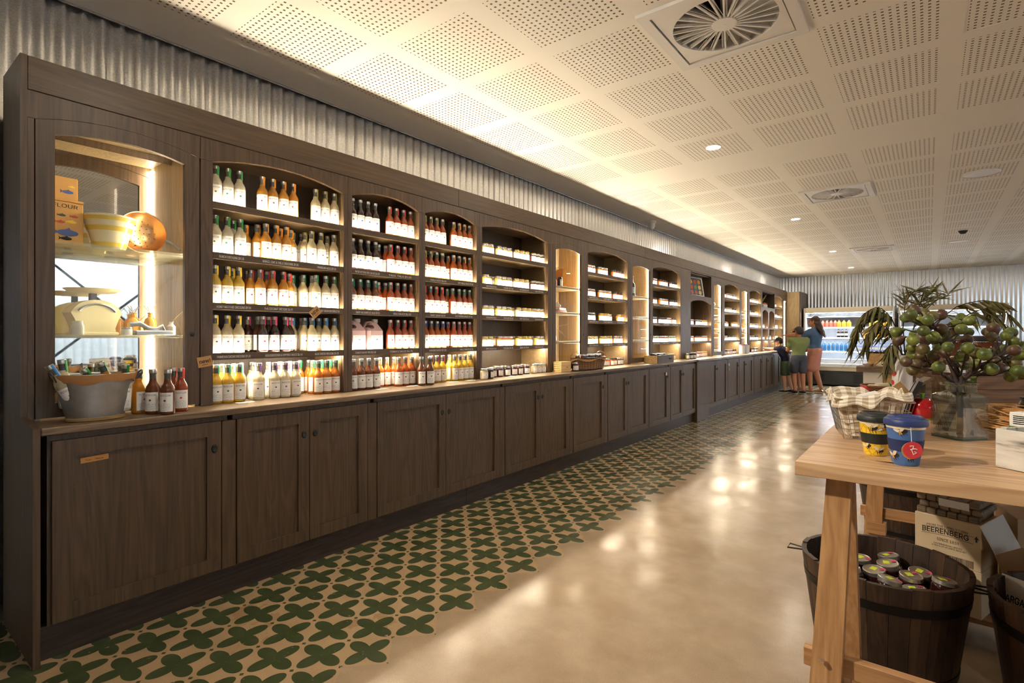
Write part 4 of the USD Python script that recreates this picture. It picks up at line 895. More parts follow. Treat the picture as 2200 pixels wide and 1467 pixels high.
# bee-block, wire basket and drawer crate on the counter
wood('pale_wood', lin(206, 164, 104), lin(232, 196, 140), 1, 0.6, 1.0, True); wood('crate_wood', lin(176, 138, 84), lin(214, 178, 118), 1, 0.6, 1.0, True)
t = thing('wooden_block', 'pale wooden block box with bored end, left of the wire basket', 'wooden box', (-2.785, 4.365, ZT + 0.0004), -0.12)
part('body', box(-0.05, 0.05, -0.075, 0.075, 0, 0.098, 0.003), 'pale_wood', t)
hb = [tf(trimesh.creation.cylinder(0.004, 0.003, sections=8), (-0.035 + 0.0175 * i, -0.0755, 0.015 + 0.018 * j), rx=PI / 2) for i in range(5) for j in range(5)]
part('bored_holes', cat(hb), 'plinth_oak', t, kind='stuff')
part('stamp', text_on_x('bee', 0.012, 0.0502, 0.0, 0.04, 0.0004), 'ink', t)
def wire_tub(t, a, b, h, flare, mat, nr, nv, r=0.0016, wob=0.0):
    th = np.linspace(0, 2 * PI, 41)
    ring = lambda z, rr: tube([(a * (1 + flare * z / h) * math.cos(q), b * (1 + flare * z / h) * math.sin(q), z) for q in th], rr, 5, False)
    part('rim', ring(h, r * 2), mat, t, 40)
    part('wires', cat([ring(h * k / nr + 0.002, r) for k in range(nr)] + [tube([(a * math.cos(q), b * math.sin(q), 0.002), (a * (1 + flare) * math.cos(q), b * (1 + flare) * math.sin(q), h)], r, 4, False) for q in np.linspace(0, 2 * PI, nv, endpoint=False)] +
                      [tube([(a * math.cos(q), b * math.sin(q), 0.002), (-a * math.cos(q), b * math.sin(q), 0.002)], r, 4) for q in np.linspace(-1.3, 1.3, 7)]), mat, t, 40, kind='stuff')
t = thing('wire_basket', 'dark wire basket of jam jars lined with kraft cloth on the counter', 'basket', (-2.742, 4.80, ZT + 0.0004))
wire_tub(t, 0.084, 0.265, 0.125, 0.18, 'iron', 6, 34, 0.002)
(v, f), _ = arc_patch(1, -PI, PI, 0, 1, 48); a = np.arctan2(v[:49, 1], v[:49, 0])
p0 = np.c_[0.078 * np.cos(a), 0.255 * np.sin(a), 0 * a + 0.012]; p1 = np.c_[0.092 * np.cos(a), 0.300 * np.sin(a), 0.128 + 0.006 * np.sin(6 * a)]; p2 = np.c_[0.104 * np.cos(a), 0.322 * np.sin(a), 0.100 + 0.012 * np.sin(5 * a + 1)]
part('cloth_lining', (np.vstack([p0, p1, p2]), np.array([[k * 49 + i, k * 49 + i + 1, (k + 1) * 49 + i + 1, (k + 1) * 49 + i] for k in (0, 1) for i in range(48)])), 'burlap', t, True)
for s, lb in ((-1, 'handle'), (1, 'handle')):
    part('handle', tube([(0.06, s * 0.27, 0.125), (0.04, s * 0.25, 0.17), (0, s * 0.24, 0.185), (-0.04, s * 0.25, 0.17), (-0.06, s * 0.27, 0.125)], 0.004, 6), 'copper', t, 40)
for i in range(7):
    one('dr', 'preserve_jar', f'{ORD[i]} dark jam jar from left in the wire basket', (-2.745 + 0.012 * (i % 2), 4.60 + 0.068 * i, ZT + 0.072), -0.3 + 0.1 * (i % 3), None, 'jam jars in the wire basket')
part('filling', box(-0.06, 0.06, -0.21, 0.21, 0.06, 0.0705), 'burlap', t)
t = thing('drawer_crate', 'old wooden drawer used as a jar crate on the counter', 'crate', (-2.745, 6.62, ZT + 0.0004), 0.0)
part('end', box(-0.082, 0.082, 0.245, 0.26, 0, 0.10, 0.002), 'dark_oak_deep', t); part('front', box(0.082, 0.095, -0.26, 0.26, 0, 0.10, 0.002), 'dark_oak', t)
part('side', box(-0.094, -0.082, -0.26, 0.245, 0, 0.095, 0.002), 'crate_wood', t)
part('end', box(-0.082, 0.082, -0.26, -0.248, 0, 0.095, 0.002), 'crate_wood', t); part('bottom', box(-0.082, 0.082, -0.248, 0.245, 0.0, 0.01), 'crate_wood', t)
part('drawer_pull', tube([(0.098, 0.09, 0.055), (0.112, 0.10, 0.045), (0.112, 0.15, 0.045), (0.098, 0.16, 0.055)], 0.005, 6), 'black_metal', t, 40)
for i in range(6):
    q = -0.215 + 0.068 * i; one(['jn', 'dr', 'jn', 'jr', 'dr', 'jn'][i], 'preserve_jar', f'{ORD[i]} jar from left in the old wooden drawer crate', (-2.745, 6.62 + q, ZT + 0.0115 + 0.02), -0.2, None, 'jars in the drawer crate')
part('filling', box(-0.08, 0.08, -0.246, 0.243, 0.0105, 0.0305), 'burlap', t)

# contents of the narrow cases and the niches
plain('cloth_red', lin(120, 50, 40), 0.7, 0.1, 30); plain('cloth_orange', lin(222, 150, 40), 0.6, 0.08, 30); plain('cloth_blue', lin(60, 84, 150), 0.6, 0.1, 30); plain('pages', lin(226, 214, 190), 0.8)
plain('wine_glass_green', (0.02, 0.035, 0.014), 0.06, coat_weight=0.5); plain('foil_red', lin(170, 50, 60), 0.35); plain('gold', (0.75, 0.53, 0.20), 0.25, metallic=1.0); plain('ceramic_white', (0.8, 0.79, 0.76), 0.3)
def book(label, loc, th, d, h, mat, rz=0, rx=0):
    t = thing('book', label, 'book', loc, rz, None, None, rx)
    part('pages', box(-d / 2, d / 2 - 0.004, -th / 2 + 0.002, th / 2 - 0.002, 0.002, h - 0.003), 'pages', t)
    c = cat([box(-d / 2 - 0.002, d / 2, -th / 2, -th / 2 + 0.002, 0, h), box(-d / 2 - 0.002, d / 2, th / 2 - 0.002, th / 2, 0, h), box(d / 2 - 0.003, d / 2 + 0.001, -th / 2, th / 2, 0, h)]); part('cover', c, mat, t)
book('tall orange book on the top shelf of the first narrow case', (-3.00, 4.68, 1.7394), 0.055, 0.12, 0.19, 'cloth_orange', -0.35)
book('dark red book behind bottles in the first narrow case', (-3.07, 4.58, 1.7394), 0.06, 0.10, 0.20, 'cloth_red', -0.2)
t = thing('flask', 'brown bulbous glass flask of dried flowers in first narrow case', 'bottle', (-2.96, 4.47, 1.7394)); part('body', lathe([(0, 0), (0.035, 0), (0.040, 0.006), (0.040, 0.055), (0.02, 0.085), (0.015, 0.10), (0, 0.10)], 18), 'cloth_red', t, 40)
rs = random.Random(4)
part('dried_flowers', cat([tube([(0, 0, 0.09), (0.02 * math.cos(q), 0.03 * math.sin(q), 0.15), (rs.uniform(0.02, 0.05) * math.cos(q), rs.uniform(0.05, 0.10) * math.sin(q), rs.uniform(0.16, 0.22))], 0.0016, 4) for q in np.linspace(0, 6, 22)] + [aim(leaf_mesh(0.035, 0.006), (0.03 * math.cos(q), 0.07 * math.sin(q), 0.17), (math.cos(q), math.sin(q), 0.5)) for q in np.linspace(0, 6.2, 20)]), 'dry_leaf', t, kind='stuff')
t = thing('labelled_bottle', 'dark bottle with cream label beside the orange book', 'bottle', (-2.95, 4.585, 1.7394)); part('body', lathe([(0, 0), (0.022, 0), (0.024, 0.003), (0.024, 0.085), (0.018, 0.10), (0, 0.10)], 16), 'sauce_dark', t, 40)
lb, uv = arc_patch(0.0245, -1, 1, 0.01, 0.075, 8); part('label', lb, 'label_brown', t, True, uv)
t = thing('tall_bottle', 'tall amber bottle on the middle shelf of first narrow case', 'bottle', (-2.93, 4.405, 1.4814)); part('body', lathe([(0, 0), (0.026, 0), (0.028, 0.003), (0.028, 0.12), (0.012, 0.15), (0.012, 0.20), (0, 0.20)], 16), 'sauce_amber', t, 40)
lb, uv = arc_patch(0.0285, -1.1, 1.1, 0.015, 0.10, 8); part('label', lb, 'label_brown', t, True, uv)
for k, lb in enumerate(('lower red book lying flat in the first narrow case', 'upper red book lying flat under a small glass bottle')):
    t = thing('flat_book', lb, 'book', (-2.99, 4.60, 1.4814 + 0.0235 * k), 0.15 * k); part('pages', box(-0.055, 0.052, -0.085, 0.082, 0.002, 0.020), 'pages', t)
    part('cover', cat([box(-0.056, 0.056, -0.086, 0.086, 0, 0.002), box(-0.056, 0.056, -0.086, 0.086, 0.020, 0.023), box(0.053, 0.056, -0.086, 0.086, 0, 0.023)]), 'paint_red', t)
glass_jar('ink_bottle', 'small clear glass bottle standing on two red books', 'bottle', (-2.99, 4.60, 1.529), [(0, 0), (0.03, 0), (0.032, 0.003), (0.032, 0.035), (0.012, 0.048), (0.012, 0.06), (0, 0.06)], 'glass_look')
t = thing('bud_vase', 'white bud vase with two long gum leaves in first narrow case', 'vase', (-2.97, 4.50, 1.1894)); part('body', lathe([(0, 0), (0.026, 0), (0.029, 0.02), (0.022, 0.055), (0.010, 0.068), (0.011, 0.075), (0, 0.074)], 18), 'ceramic_white', t, 45)
part('stem', cat([tube([(0, 0, 0.07), (0, 0.04, 0.13), (0, 0.08, 0.155)], 0.0015, 5), tube([(0, 0, 0.07), (0, -0.03, 0.12), (0, -0.05, 0.15)], 0.0015, 5)]), 'dry_twig', t)
part('leaf', aim(leaf_mesh(0.17, 0.013, -0.05), (0, 0.07, 0.15), (0.2, 1, 0.12)), 'dry_leaf', t, True); part('leaf', aim(leaf_mesh(0.15, 0.017, 0.3), (0, 0.05, 0.12), (0.2, 0.8, -0.25)), 'dry_leaf', t, True)
part('bud', trimesh.creation.icosphere(1, 0.010).apply_translation([0, -0.052, 0.155]), 'dry_leaf', t, True)
t = thing('silver_trinket', 'small silver lidded pot left of the bud vase', 'pot', (-2.94, 4.41, 1.1894)); part('body', lathe([(0, 0), (0.018, 0), (0.026, 0.015), (0.02, 0.03), (0, 0.032)], 16), 'chrome', t, 40); part('knob', lathe([(0, 0.032), (0.006, 0.034), (0.004, 0.042), (0, 0.043)], 10), 'black_metal', t, 40)
t = thing('wine_bottle', 'green wine bottle with red foil in the second narrow case', 'bottle', (-2.97, 6.30, 1.7394)); part('body', lathe([(0, 0), (0.034, 0), (0.037, 0.004), (0.037, 0.14), (0.03, 0.165), (0.015, 0.185), (0.0145, 0.20), (0, 0.20)], 20), 'wine_glass_green', t, 40)
part('foil', lathe([(0.0155, 0.195), (0.0155, 0.245), (0.017, 0.247), (0.017, 0.258), (0, 0.259)], 16), 'foil_red', t, 40); lb, uv = arc_patch(0.0377, -1.1, 1.1, 0.04, 0.12, 10); part('label', lb, 'label_brown', t, True, uv)
t = thing('dark_bottle', 'dark bottle partly hidden left of the wine bottle', 'bottle', (-2.95, 6.145, 1.7394)); part('body', lathe([(0, 0), (0.03, 0), (0.032, 0.004), (0.032, 0.11), (0.014, 0.135), (0, 0.136)], 18), 'sauce_dark', t, 40); lb, uv = arc_patch(0.0325, -1.1, 1.1, 0.02, 0.09, 8); part('label', lb, 'label_green', t, True, uv)
book('blue book standing in the second narrow case', (-3.02, 6.25, 1.4814), 0.03, 0.14, 0.165, 'cloth_blue', -0.3)
book('pale blue book leaning on the blue one in second case', (-2.99, 6.14, 1.4814), 0.02, 0.12, 0.15, 'fish_blue', -0.1, -0.35)
t = thing('dried_bunch', 'little bunch of dried brown flowers in second narrow case', 'dried flowers', (-2.98, 6.22, 1.1894)); part('vase', lathe([(0, 0), (0.03, 0), (0.033, 0.01), (0.028, 0.07), (0.02, 0.085), (0, 0.084)], 16), 'glass_look', t, 40)
part('flowers', cat([tube([(0, 0, 0.07), (0.03 * math.cos(q), 0.06 * math.sin(q), 0.16 + 0.02 * math.sin(3 * q))], 0.002, 4) for q in np.linspace(0, 6, 14)] + [trimesh.creation.icosphere(1, 0.008).apply_translation([0.03 * math.cos(q), 0.06 * math.sin(q), 0.165 + 0.02 * math.sin(3 * q)]) for q in np.linspace(0, 6, 14)]), 'cloth_red', t, kind='stuff')
t = thing('swan_ornament', 'gold swan-necked ornament in the far narrow case', 'ornament', (-2.97, 9.36, 1.7394)); part('body', lathe([(0, 0), (0.05, 0), (0.09, 0.03), (0.085, 0.06), (0.04, 0.09), (0, 0.095)], 18), 'gold', t, 40); part('neck', tube([(0, 0.03, 0.08), (0, 0.0, 0.16), (0, -0.04, 0.20), (0, -0.09, 0.19)], [0.025, 0.016, 0.013, 0.016], 8), 'gold', t, 40)
t = thing('white_dish', 'white dish on the middle shelf of the far narrow case', 'dish', (-2.97, 9.38, 1.4814)); part('body', lathe([(0, 0), (0.05, 0), (0.10, 0.05), (0.098, 0.052), (0.048, 0.008), (0, 0.006)], 20), 'ceramic_white', t, 40); part('cloth', box(-0.05, 0.05, -0.05, 0.05, 0.052, 0.085, 0.012), 'cap_white', t)
t = thing('candle', 'slim white candle at the foot of the far narrow case', 'candle', (-2.92, 9.26, ZT + 0.0004)); part('stick', lathe([(0, 0), (0.012, 0), (0.012, 0.20), (0, 0.205)], 12), 'ceramic_white', t, 40); part('holder', lathe([(0, 0), (0.028, 0), (0.028, 0.008), (0.0125, 0.012), (0.0125, 0)], 16), 'gold', t, 40)
t = thing('red_bottle', 'small red glass bottle in the farther narrow case', 'bottle', (-2.95, 11.0, 1.7394)); part('body', lathe([(0, 0), (0.04, 0), (0.045, 0.006), (0.045, 0.08), (0.015, 0.11), (0.012, 0.16), (0, 0.16)], 16), 'foil_red', t, 40); part('stopper', lathe([(0, 0.16), (0.016, 0.162), (0.016, 0.18), (0, 0.182)], 12), 'gold', t, 40)
t = thing('honey_pot', 'amber pot on a lower shelf of the farther narrow case', 'pot', (-2.95, 11.05, 1.3004)); part('body', lathe([(0, 0), (0.06, 0), (0.07, 0.02), (0.065, 0.10), (0, 0.10)], 16), 'sauce_amber', t, 40); part('lid', lathe([(0, 0.1), (0.06, 0.101), (0.06, 0.115), (0, 0.118)], 16), 'gold', t, 40)
t = thing('picture_frame', 'white-framed dark picture of coloured fruits leaning in the square niche', 'picture', (-2.945, 8.62, 1.870), -0.12, None, None, 0.0, -0.16)
part('frame', on_x(sbox(-0.26, 0, 0.26, 0.325).difference(sbox(-0.235, 0.024, 0.235, 0.30)), 0.012, 0.02), 'ceramic_white', t); part('board', box(-0.004, 0.004, -0.24, 0.24, 0.02, 0.305), 'steel_dark', t)
for r_, (zz, cols) in enumerate(((0.245, ('paint_yellow', 'paint_red', 'cloth_orange')), (0.155, ('paint_red', 'paint_green', 'paint_yellow')), (0.07, ('foil_red', 'foil_red', 'dry_leaf')))):
    for k, cm_ in enumerate(cols): part('fruit_print', on_x(affinity.scale(Point(-0.14 + 0.14 * k, zz).buffer(0.05, 8), 1.0, 0.72), 0.0055, 0.0012), cm_, t)
t = thing('yellow_flower', 'yellow paper flower at the left of the square niche', 'flower', (-2.96, 8.20, 1.8684)); part('stem', tube([(0, 0, 0), (0, 0, 0.12), (0, 0.02, 0.19)], 0.004, 5), 'dry_twig', t); part('bloom', cat([aim(leaf_mesh(0.085, 0.025), (0, 0.02, 0.2), (0.3, math.cos(q), math.sin(q))) for q in np.linspace(0, 5.6, 8)]), 'paint_yellow', t, True); part('pot', lathe([(0, 0), (0.05, 0), (0.06, 0.07), (0, 0.07)], 14), 'crate_wood', t, 40)
t = thing('leafy_twig', 'pale leafy twig in the farther square niche', 'twig', (-2.98, 13.1, 1.8684)); part('stem', tube([(0, -0.1, 0), (0, -0.05, 0.12), (0, 0.2, 0.25), (0, 0.3, 0.28)], 0.004, 5), 'dry_twig', t)
for k in range(7): part('leaf', aim(leaf_mesh(0.11, 0.02), (0, -0.1 + 0.06 * k, 0.11 + 0.026 * k), (0.3, 0.4 * (-1) ** k, 0.6)), 'dry_leaf', t, True)
for k in range(3):
    t = thing('pink_bottle', f'{ORD[k]} small pink-capped bottle from left in the farther square niche', 'bottle', (-2.92, 12.90 + 0.12 * k, 1.8684), 0, 'pink-capped bottles in the niche'); part('body', lathe([(0, 0), (0.035, 0), (0.037, 0.004), (0.037, 0.07), (0.015, 0.085), (0, 0.086)], 14), 'ceramic_white', t, 40); part('cap', lathe([(0, 0.086), (0.03, 0.087), (0.034, 0.11), (0, 0.112)], 14), 'paint_red', t, 40)
t = thing('white_bottle', 'tall white-labelled bottle in the right small arch', 'bottle', (-2.92, 13.32, 1.4104)); part('body', lathe([(0, 0), (0.03, 0), (0.032, 0.004), (0.032, 0.11), (0.013, 0.14), (0.012, 0.19), (0, 0.19)], 16), 'sauce_dark', t, 40); lb, uv = arc_patch(0.0326, -1.2, 1.2, 0.01, 0.105, 8); part('label', lb, 'label_brown', t, True, uv)
for k in range(4):
    t = thing('white_canister', f'{ORD[k]} pale gift canister from left on the counter near the boy', 'canister', (-2.80, 10.66 + 0.10 * k + 0.12 * (k > 1), ZT + 0.0004), 0, 'pale gift canisters'); part('body', lathe([(0, 0), (0.042, 0), (0.042, 0.16), (0, 0.161)], 18), 'ceramic_white', t, 40); part('lid', lathe([(0, 0.161), (0.044, 0.162), (0.044, 0.178), (0, 0.18)], 18), 'seal_pink' if k % 2 == 0 else 'cloth_blue', t, 40)
FIGS = [(-0.045, 2.138, 1.315), (-0.062, 2.28, 1.309), (-0.035, 2.213, 1.332), (-0.024, 2.34, 1.303), (-0.002, 2.085, 1.297), (-0.011, 2.469, 1.329), (0.01, 2.192, 1.311), (-0.004, 2.554, 1.291), (0.034, 2.317, 1.319), (0.093, 2.549, 1.315), (0.11, 2.38, 1.299), (0.075, 2.435, 1.29), (-0.013, 2.119, 1.264), (-0.089, 2.305, 1.261), (-0.039, 2.463, 1.252), (0.034, 2.345, 1.27), (0.072, 2.484, 1.266), (0.079, 2.146, 1.268), (0.112, 2.524, 1.261), (0.045, 2.388, 1.25), (0.011, 2.214, 1.244), (-0.037, 2.04, 1.235), (-0.017, 2.279, 1.241), (-0.009, 2.41, 1.227), (-0.087, 2.431, 1.231), (0.076, 2.579, 1.245), (0.1, 2.331, 1.235), (-0.049, 2.421, 1.206), (-0.015, 2.266, 1.203), (0.026, 2.547, 1.207), (0.047, 2.138, 1.213), (0.096, 2.196, 1.21), (0.041, 2.195, 1.193), (-0.047, 2.506, 1.176), (-0.023, 2.353, 1.177), (0.014, 2.32, 1.179), (0.086, 2.316, 1.178), (-0.058, 2.186, 1.162), (-0.033, 2.324, 1.149), (-0.002, 2.51, 1.147), (-0.043, 2.365, 1.127), (-0.017, 2.474, 1.127), (0.041, 2.587, 1.152), (0.067, 2.445, 1.156), (0.025, 2.155, 1.15), (0.103, 2.569, 1.138), (0.139, 2.65, 1.145), (0.171, 2.644, 1.262), (0.171, 2.474, 1.243), (0.182, 2.556, 1.275), (0.195, 2.311, 1.248), (0.237, 2.659, 1.259), (0.232, 2.524, 1.228), (0.122, 2.292, 1.192), (0.135, 2.19, 1.191), (0.187, 2.631, 1.187), (0.224, 2.729, 1.197), (0.209, 2.26, 1.203), (0.267, 2.666, 1.209), (0.174, 2.396, 1.163), (0.156, 2.25, 1.144), (0.18, 2.342, 1.143), (0.218, 2.612, 1.152), (0.245, 2.686, 1.166), (0.215, 2.242, 1.141), (0.225, 2.54, 1.106), (0.259, 2.618, 1.11), (0.239, 2.407, 1.184), (0.122, 2.594, 1.082), (0.096, 2.625, 1.083), (0.07, 2.363, 1.079), (0.191, 2.707, 1.169), (0.238, 2.542, 1.153)]
# ================================ display table in the foreground ================================
TZ = 0.91
t = thing('display_table', 'long light oak display table on splayed trestle legs', 'table')
for k in range(9):
    q0 = 1.61 + 0.277 * k
    part('top_board', box(-0.285, 1.115, q0 + 0.0003, q0 + 0.2767, TZ - 0.036, TZ, 0.0012), 'table_oak', t)
def leg(x, y, sx, sy):
    hi, lo = (0.029, 0.024), (0.040, 0.030); pts = []
    for (hw, hd), z, dx, dy in (((hi[0], hi[1]), TZ - 0.0365, 0, 0), ((lo[0], lo[1]), 0.0, -0.045 * sx, -0.05 * sy)):
        pts += [(x + dx + a * hw, y + dy + b * hd, z) for a in (-1, 1) for b in (-1, 1)]
    return trimesh.convex.convex_hull(np.array(pts))
for y, sy in ((1.70, 1), (3.22, -1)):
    for x, sx in ((-0.19, 1), (0.93, -1)): part('leg', leg(x, y, sx, sy), 'leg_oak', t)
    part('stretcher', box(-0.275, 1.02, y - 0.026 if sy > 0 else y + 0.024, y + 0.002 if sy > 0 else y + 0.05, 0.335, 0.385, 0.002), 'rail_oak', t)
for x in (-0.19, 0.93):
    part('leg', trimesh.convex.convex_hull(np.array([(x + dx + a * w_, y_ + b * w_ * 0.8, z_) for (y_, z_, w_, dx) in ((1.765, TZ - 0.0365, 0.027, 0.0), (2.03, 0.0, 0.036, -0.01)) for a in (-1, 1) for b in (-1, 1)])), 'leg_oak', t)
for y in (1.69, 3.235): part('foot_block', box(-0.245, -0.165, y - 0.03, y + 0.03, 0.262, 0.318, 0.002), 'rail_oak', t)
for x, y in ((-0.225, 1.628), (-0.225, 3.30)): part('bolt', tf(lathe([(0, 0), (0.008, 0), (0.008, 0.004), (0, 0.005)], 10), (x, y, 0.3855)), 'chrome', t)

# ---- reusable cups ------------------------------------------------------------------------------
g = NG(); c = g.coord(True); vor = g('voronoi_texture', vector=c, scale=62.0, feature='distance_to_edge') + '.distance'
g.done('honeycomb_yellow', g('principled_bsdf', base_color=g.mixc(g.m('less_than', vor, 0.05), g.mixc(g.noise(c, 30, 2), lin(232, 190, 40), lin(244, 206, 60)), lin(205, 160, 30)), roughness=0.4) + '.BSDF')
plain('cup_blue', lin(72, 108, 164), 0.45, 0.06, 25); plain('lid_navy', lin(40, 56, 108), 0.45); plain('band_navy', lin(30, 44, 90), 0.6); plain('lid_black', lin(34, 38, 38), 0.5); plain('bee_black', lin(34, 26, 20), 0.6); plain('bee_gold', lin(206, 150, 60), 0.6); plain('bee_wing', lin(222, 206, 176), 0.5); plain('tag_red', lin(214, 58, 66), 0.5); plain('string_white', (0.75, 0.74, 0.72), 0.8)
def bee(r0, slope, ang, z, s, rz=0.0):
    """A little printed bee wrapped on the cup wall: dark body, gold stripe, wings and legs."""
    el = lambda a, b, x, y, q=0: affinity.translate(affinity.rotate(affinity.scale(Point(0, 0).buffer(1, 8), a, b), q), x, y)
    body = el(0.0075, 0.0055, 0, 0).union(el(0.004, 0.0045, 0.010, 0.001))
    for q in (-0.006, 0.0, 0.006): body = body.union(Polygon([(q, -0.003), (q + 0.001, -0.003), (q + 0.004, -0.011), (q + 0.003, -0.011)]))
    sets = [(body, 'bee_black', 0.0006), (el(0.0015, 0.0052, -0.001, 0), 'bee_gold', 0.0009), (el(0.0014, 0.0045, -0.0048, 0), 'bee_gold', 0.0009), (el(0.009, 0.0042, -0.006, 0.009, 130), 'bee_wing', 0.0008), (el(0.009, 0.004, 0.007, 0.009, 40), 'bee_wing', 0.0008)]
    out = []
    for p, m_, off in sets:
        p = affinity.rotate(affinity.scale(p, s, s, origin=(0, 0)), math.degrees(rz), origin=(0, 0)); me = extr(p, 0.0004); v = np.array(me.vertices)
        r = r0 + slope * (z + v[:, 1]) + off + v[:, 2]; a = ang + v[:, 0] / (r0 + slope * z); me.vertices = np.c_[r * np.cos(a), r * np.sin(a), z + v[:, 1]]; out.append((me, m_))
    return out
def cup(name, label, loc, body_m, lid_m, band_m, bees, sc):
    t = thing(name, label, 'cup', loc); r0, sl = 0.0305 * sc, 0.135
    H_ = 0.112 * sc; R_ = lambda z: r0 + sl * z
    part('body', lathe([(0, 0), (r0 - 0.002, 0), (r0, 0.002)] + [(R_(z), z) for z in np.linspace(0.01, H_, 5)] + [(R_(H_) - 0.003, H_), (0, H_)], 36), body_m, t, 40)
    part('rim', lathe([(R_(H_ - 0.012) + 0.0006, H_ - 0.012), (R_(H_) + 0.0008, H_ - 0.001), (R_(H_) - 0.002, H_ - 0.0005)], 36), 'bowl_cream', t, 40)
    part('sleeve', lathe([(R_(0.038 * sc) + 0.0004, 0.038 * sc), (R_(0.038 * sc) + 0.0018, 0.039 * sc), (R_(0.070 * sc) + 0.0018, 0.069 * sc), (R_(0.070 * sc) + 0.0004, 0.070 * sc)], 36), band_m, t, 40)
    rl = R_(H_) + 0.004
    part('lid', lathe([(rl - 0.005, H_ - 0.006), (rl, H_ - 0.005), (rl + 0.001, H_), (rl, H_ + 0.009), (rl - 0.003, H_ + 0.012), (rl - 0.006, H_ + 0.013), (rl - 0.009, H_ + 0.018), (rl - 0.013, H_ + 0.0195), (rl - 0.017, H_ + 0.016), (0, H_ + 0.0155)], 36), lid_m, t, 40)
    for (a, z, s, q) in bees:
        b = holder('printed_bee', t)
        for me, m_ in bee(r0, sl, a, z * sc, s, q): part('print', me, m_, b)
    return t
cup('travel_cup', 'yellow bee-print cup with black lid and sleeve on the table', (-0.1195, 1.8425, TZ + 0.0004), 'honeycomb_yellow', 'lid_black', 'lid_black', [(-1.75, 0.086, 1.15, 0), (-0.95, 0.090, 1.0, 1.3), (-2.15, 0.026, 0.8, 0.6), (-1.25, 0.016, 0.85, 0)], 0.90)
t = cup('travel_cup', 'blue bee-print cup with navy lid and round red tag', (-0.048, 1.752, TZ + 0.0004), 'cup_blue', 'lid_navy', 'band_navy', [(-1.75, 0.090, 1.0, 0.5), (-2.35, 0.022, 1.0, 0.4), (-1.25, 0.024, 1.0, 0.0)], 0.97)
part('tag_string', tube([(0.012, -0.0475, 0.104), (0.013, -0.0475, 0.085), (0.014, -0.0485, 0.060)], 0.0009, 5), 'string_white', t)
tg = holder('swing_tag', t, (0.016, -0.050, 0.047), 0.42)
d_ = extr(Point(0, 0).buffer(0.0215, 20), 0.0012); d_.apply_transform(XZ); part('disc', d_, 'tag_red', tg)
d_ = extr(Point(0, 0).buffer(0.0215, 20), 0.0010); d_.apply_transform(XZ); part('back_disc', tf(d_, (-0.003, 0.0016, -0.002)), 'kraft', tg)
lt = cat([tube([(-0.007, -0.0016, 0.010), (0.001, -0.0016, 0.011), (0.0, -0.0016, 0.003), (-0.006, -0.0016, 0.001), (0.004, -0.0016, 0.004), (0.009, -0.0016, 0.002)], 0.0013, 5), tube([(-0.003, -0.0016, 0.001), (0.001, -0.0016, -0.011), (0.008, -0.0016, -0.006), (0.003, -0.0016, -0.003)], 0.0012, 5)])
part('lettering', lt, 'string_white', tg)
single('price_card', 'bent kraft price card lying in front of the yellow cup', 'card', tf(trimesh.util.concatenate([box(-0.045, 0.0, -0.02, 0.02, 0.0005, 0.0017), tf(box(0, 0.045, -0.02, 0.02, 0.0, 0.0012), (0, 0, 0.0007), ry=-0.08)]), (-0.105, 1.765, TZ), rz=-0.28), 'kraft')

# ---- wire basket with gingham cloth -------------------------------------------------------------
t = thing('table_basket', 'silver wire basket at the left edge of the table', 'basket', (-0.165, 2.165, TZ + 0.0004), 0.22)
def rect_ring(a, b, z, r, w=0.0):
    return tube([(-a, -b, z), (a, -b, z), (a, b, z), (-a, b, z), (-a, -b, z)], r, 5)
part('rim', cat([tube([(-0.105, -0.135, 0.132), (0.105, -0.135, 0.132), (0.105, 0.135, 0.132), (-0.105, 0.135, 0.132), (-0.105, -0.1351, 0.132)], 0.0032, 6)]), 'chrome', t, 40)
ws = [rect_ring(0.078 + 0.027 * k, 0.108 + 0.027 * k, 0.003 + 0.129 * k, 0.0013) for k in (0.0, 0.25, 0.5, 0.75)]
for q in np.linspace(-1, 1, 8):
    for s_ in (-1, 1):
        ws.append(tube([(0.078 * q, 0.108 * s_, 0.003), (0.105 * q, 0.135 * s_, 0.132)], 0.0011, 4)); ws.append(tube([(0.078 * s_, 0.108 * q, 0.003), (0.105 * s_, 0.135 * q, 0.132)], 0.0011, 4))
    ws.append(tube([(0.078 * q, -0.108, 0.003), (0.078 * q, 0.108, 0.003)], 0.0011, 4))
part('wires', cat(ws), 'chrome', t, 40, kind='stuff')
part('handle', tube([(-0.105, 0.02, 0.132), (-0.125, 0.02, 0.140), (-0.125, 0.07, 0.140), (-0.105, 0.07, 0.132)], 0.003, 6), 'chrome', t, 40)
g = NG(); u_ = g('separate_xyz', vector=g('uvmap', attribute='st') + '.UV')
sx = g.m('greater_than', g.m('fraction', u_ + '.x'), 0.5); sy = g.m('greater_than', g.m('fraction', u_ + '.y'), 0.5)
gg = g.m('multiply', g.m('add', sx, sy), 0.5)
g.done('gingham', g('principled_bsdf', base_color=g.ramp(gg, [(0.0, lin(236, 228, 214)), (0.5, lin(204, 190, 168)), (1.0, lin(164, 146, 120))]), roughness=0.9, sheen_weight=0.3) + '.BSDF')
nu, nv = 80, 14; U, Vv = np.meshgrid(np.linspace(0, 1, nu + 1), np.linspace(0, 1, nv + 1)); V3 = []
def sq(a):      # rounded square direction
    c_, s_ = math.cos(a), math.sin(a); k = (abs(c_) ** 6 + abs(s_) ** 6) ** (-1 / 6); return c_ * k, s_ * k
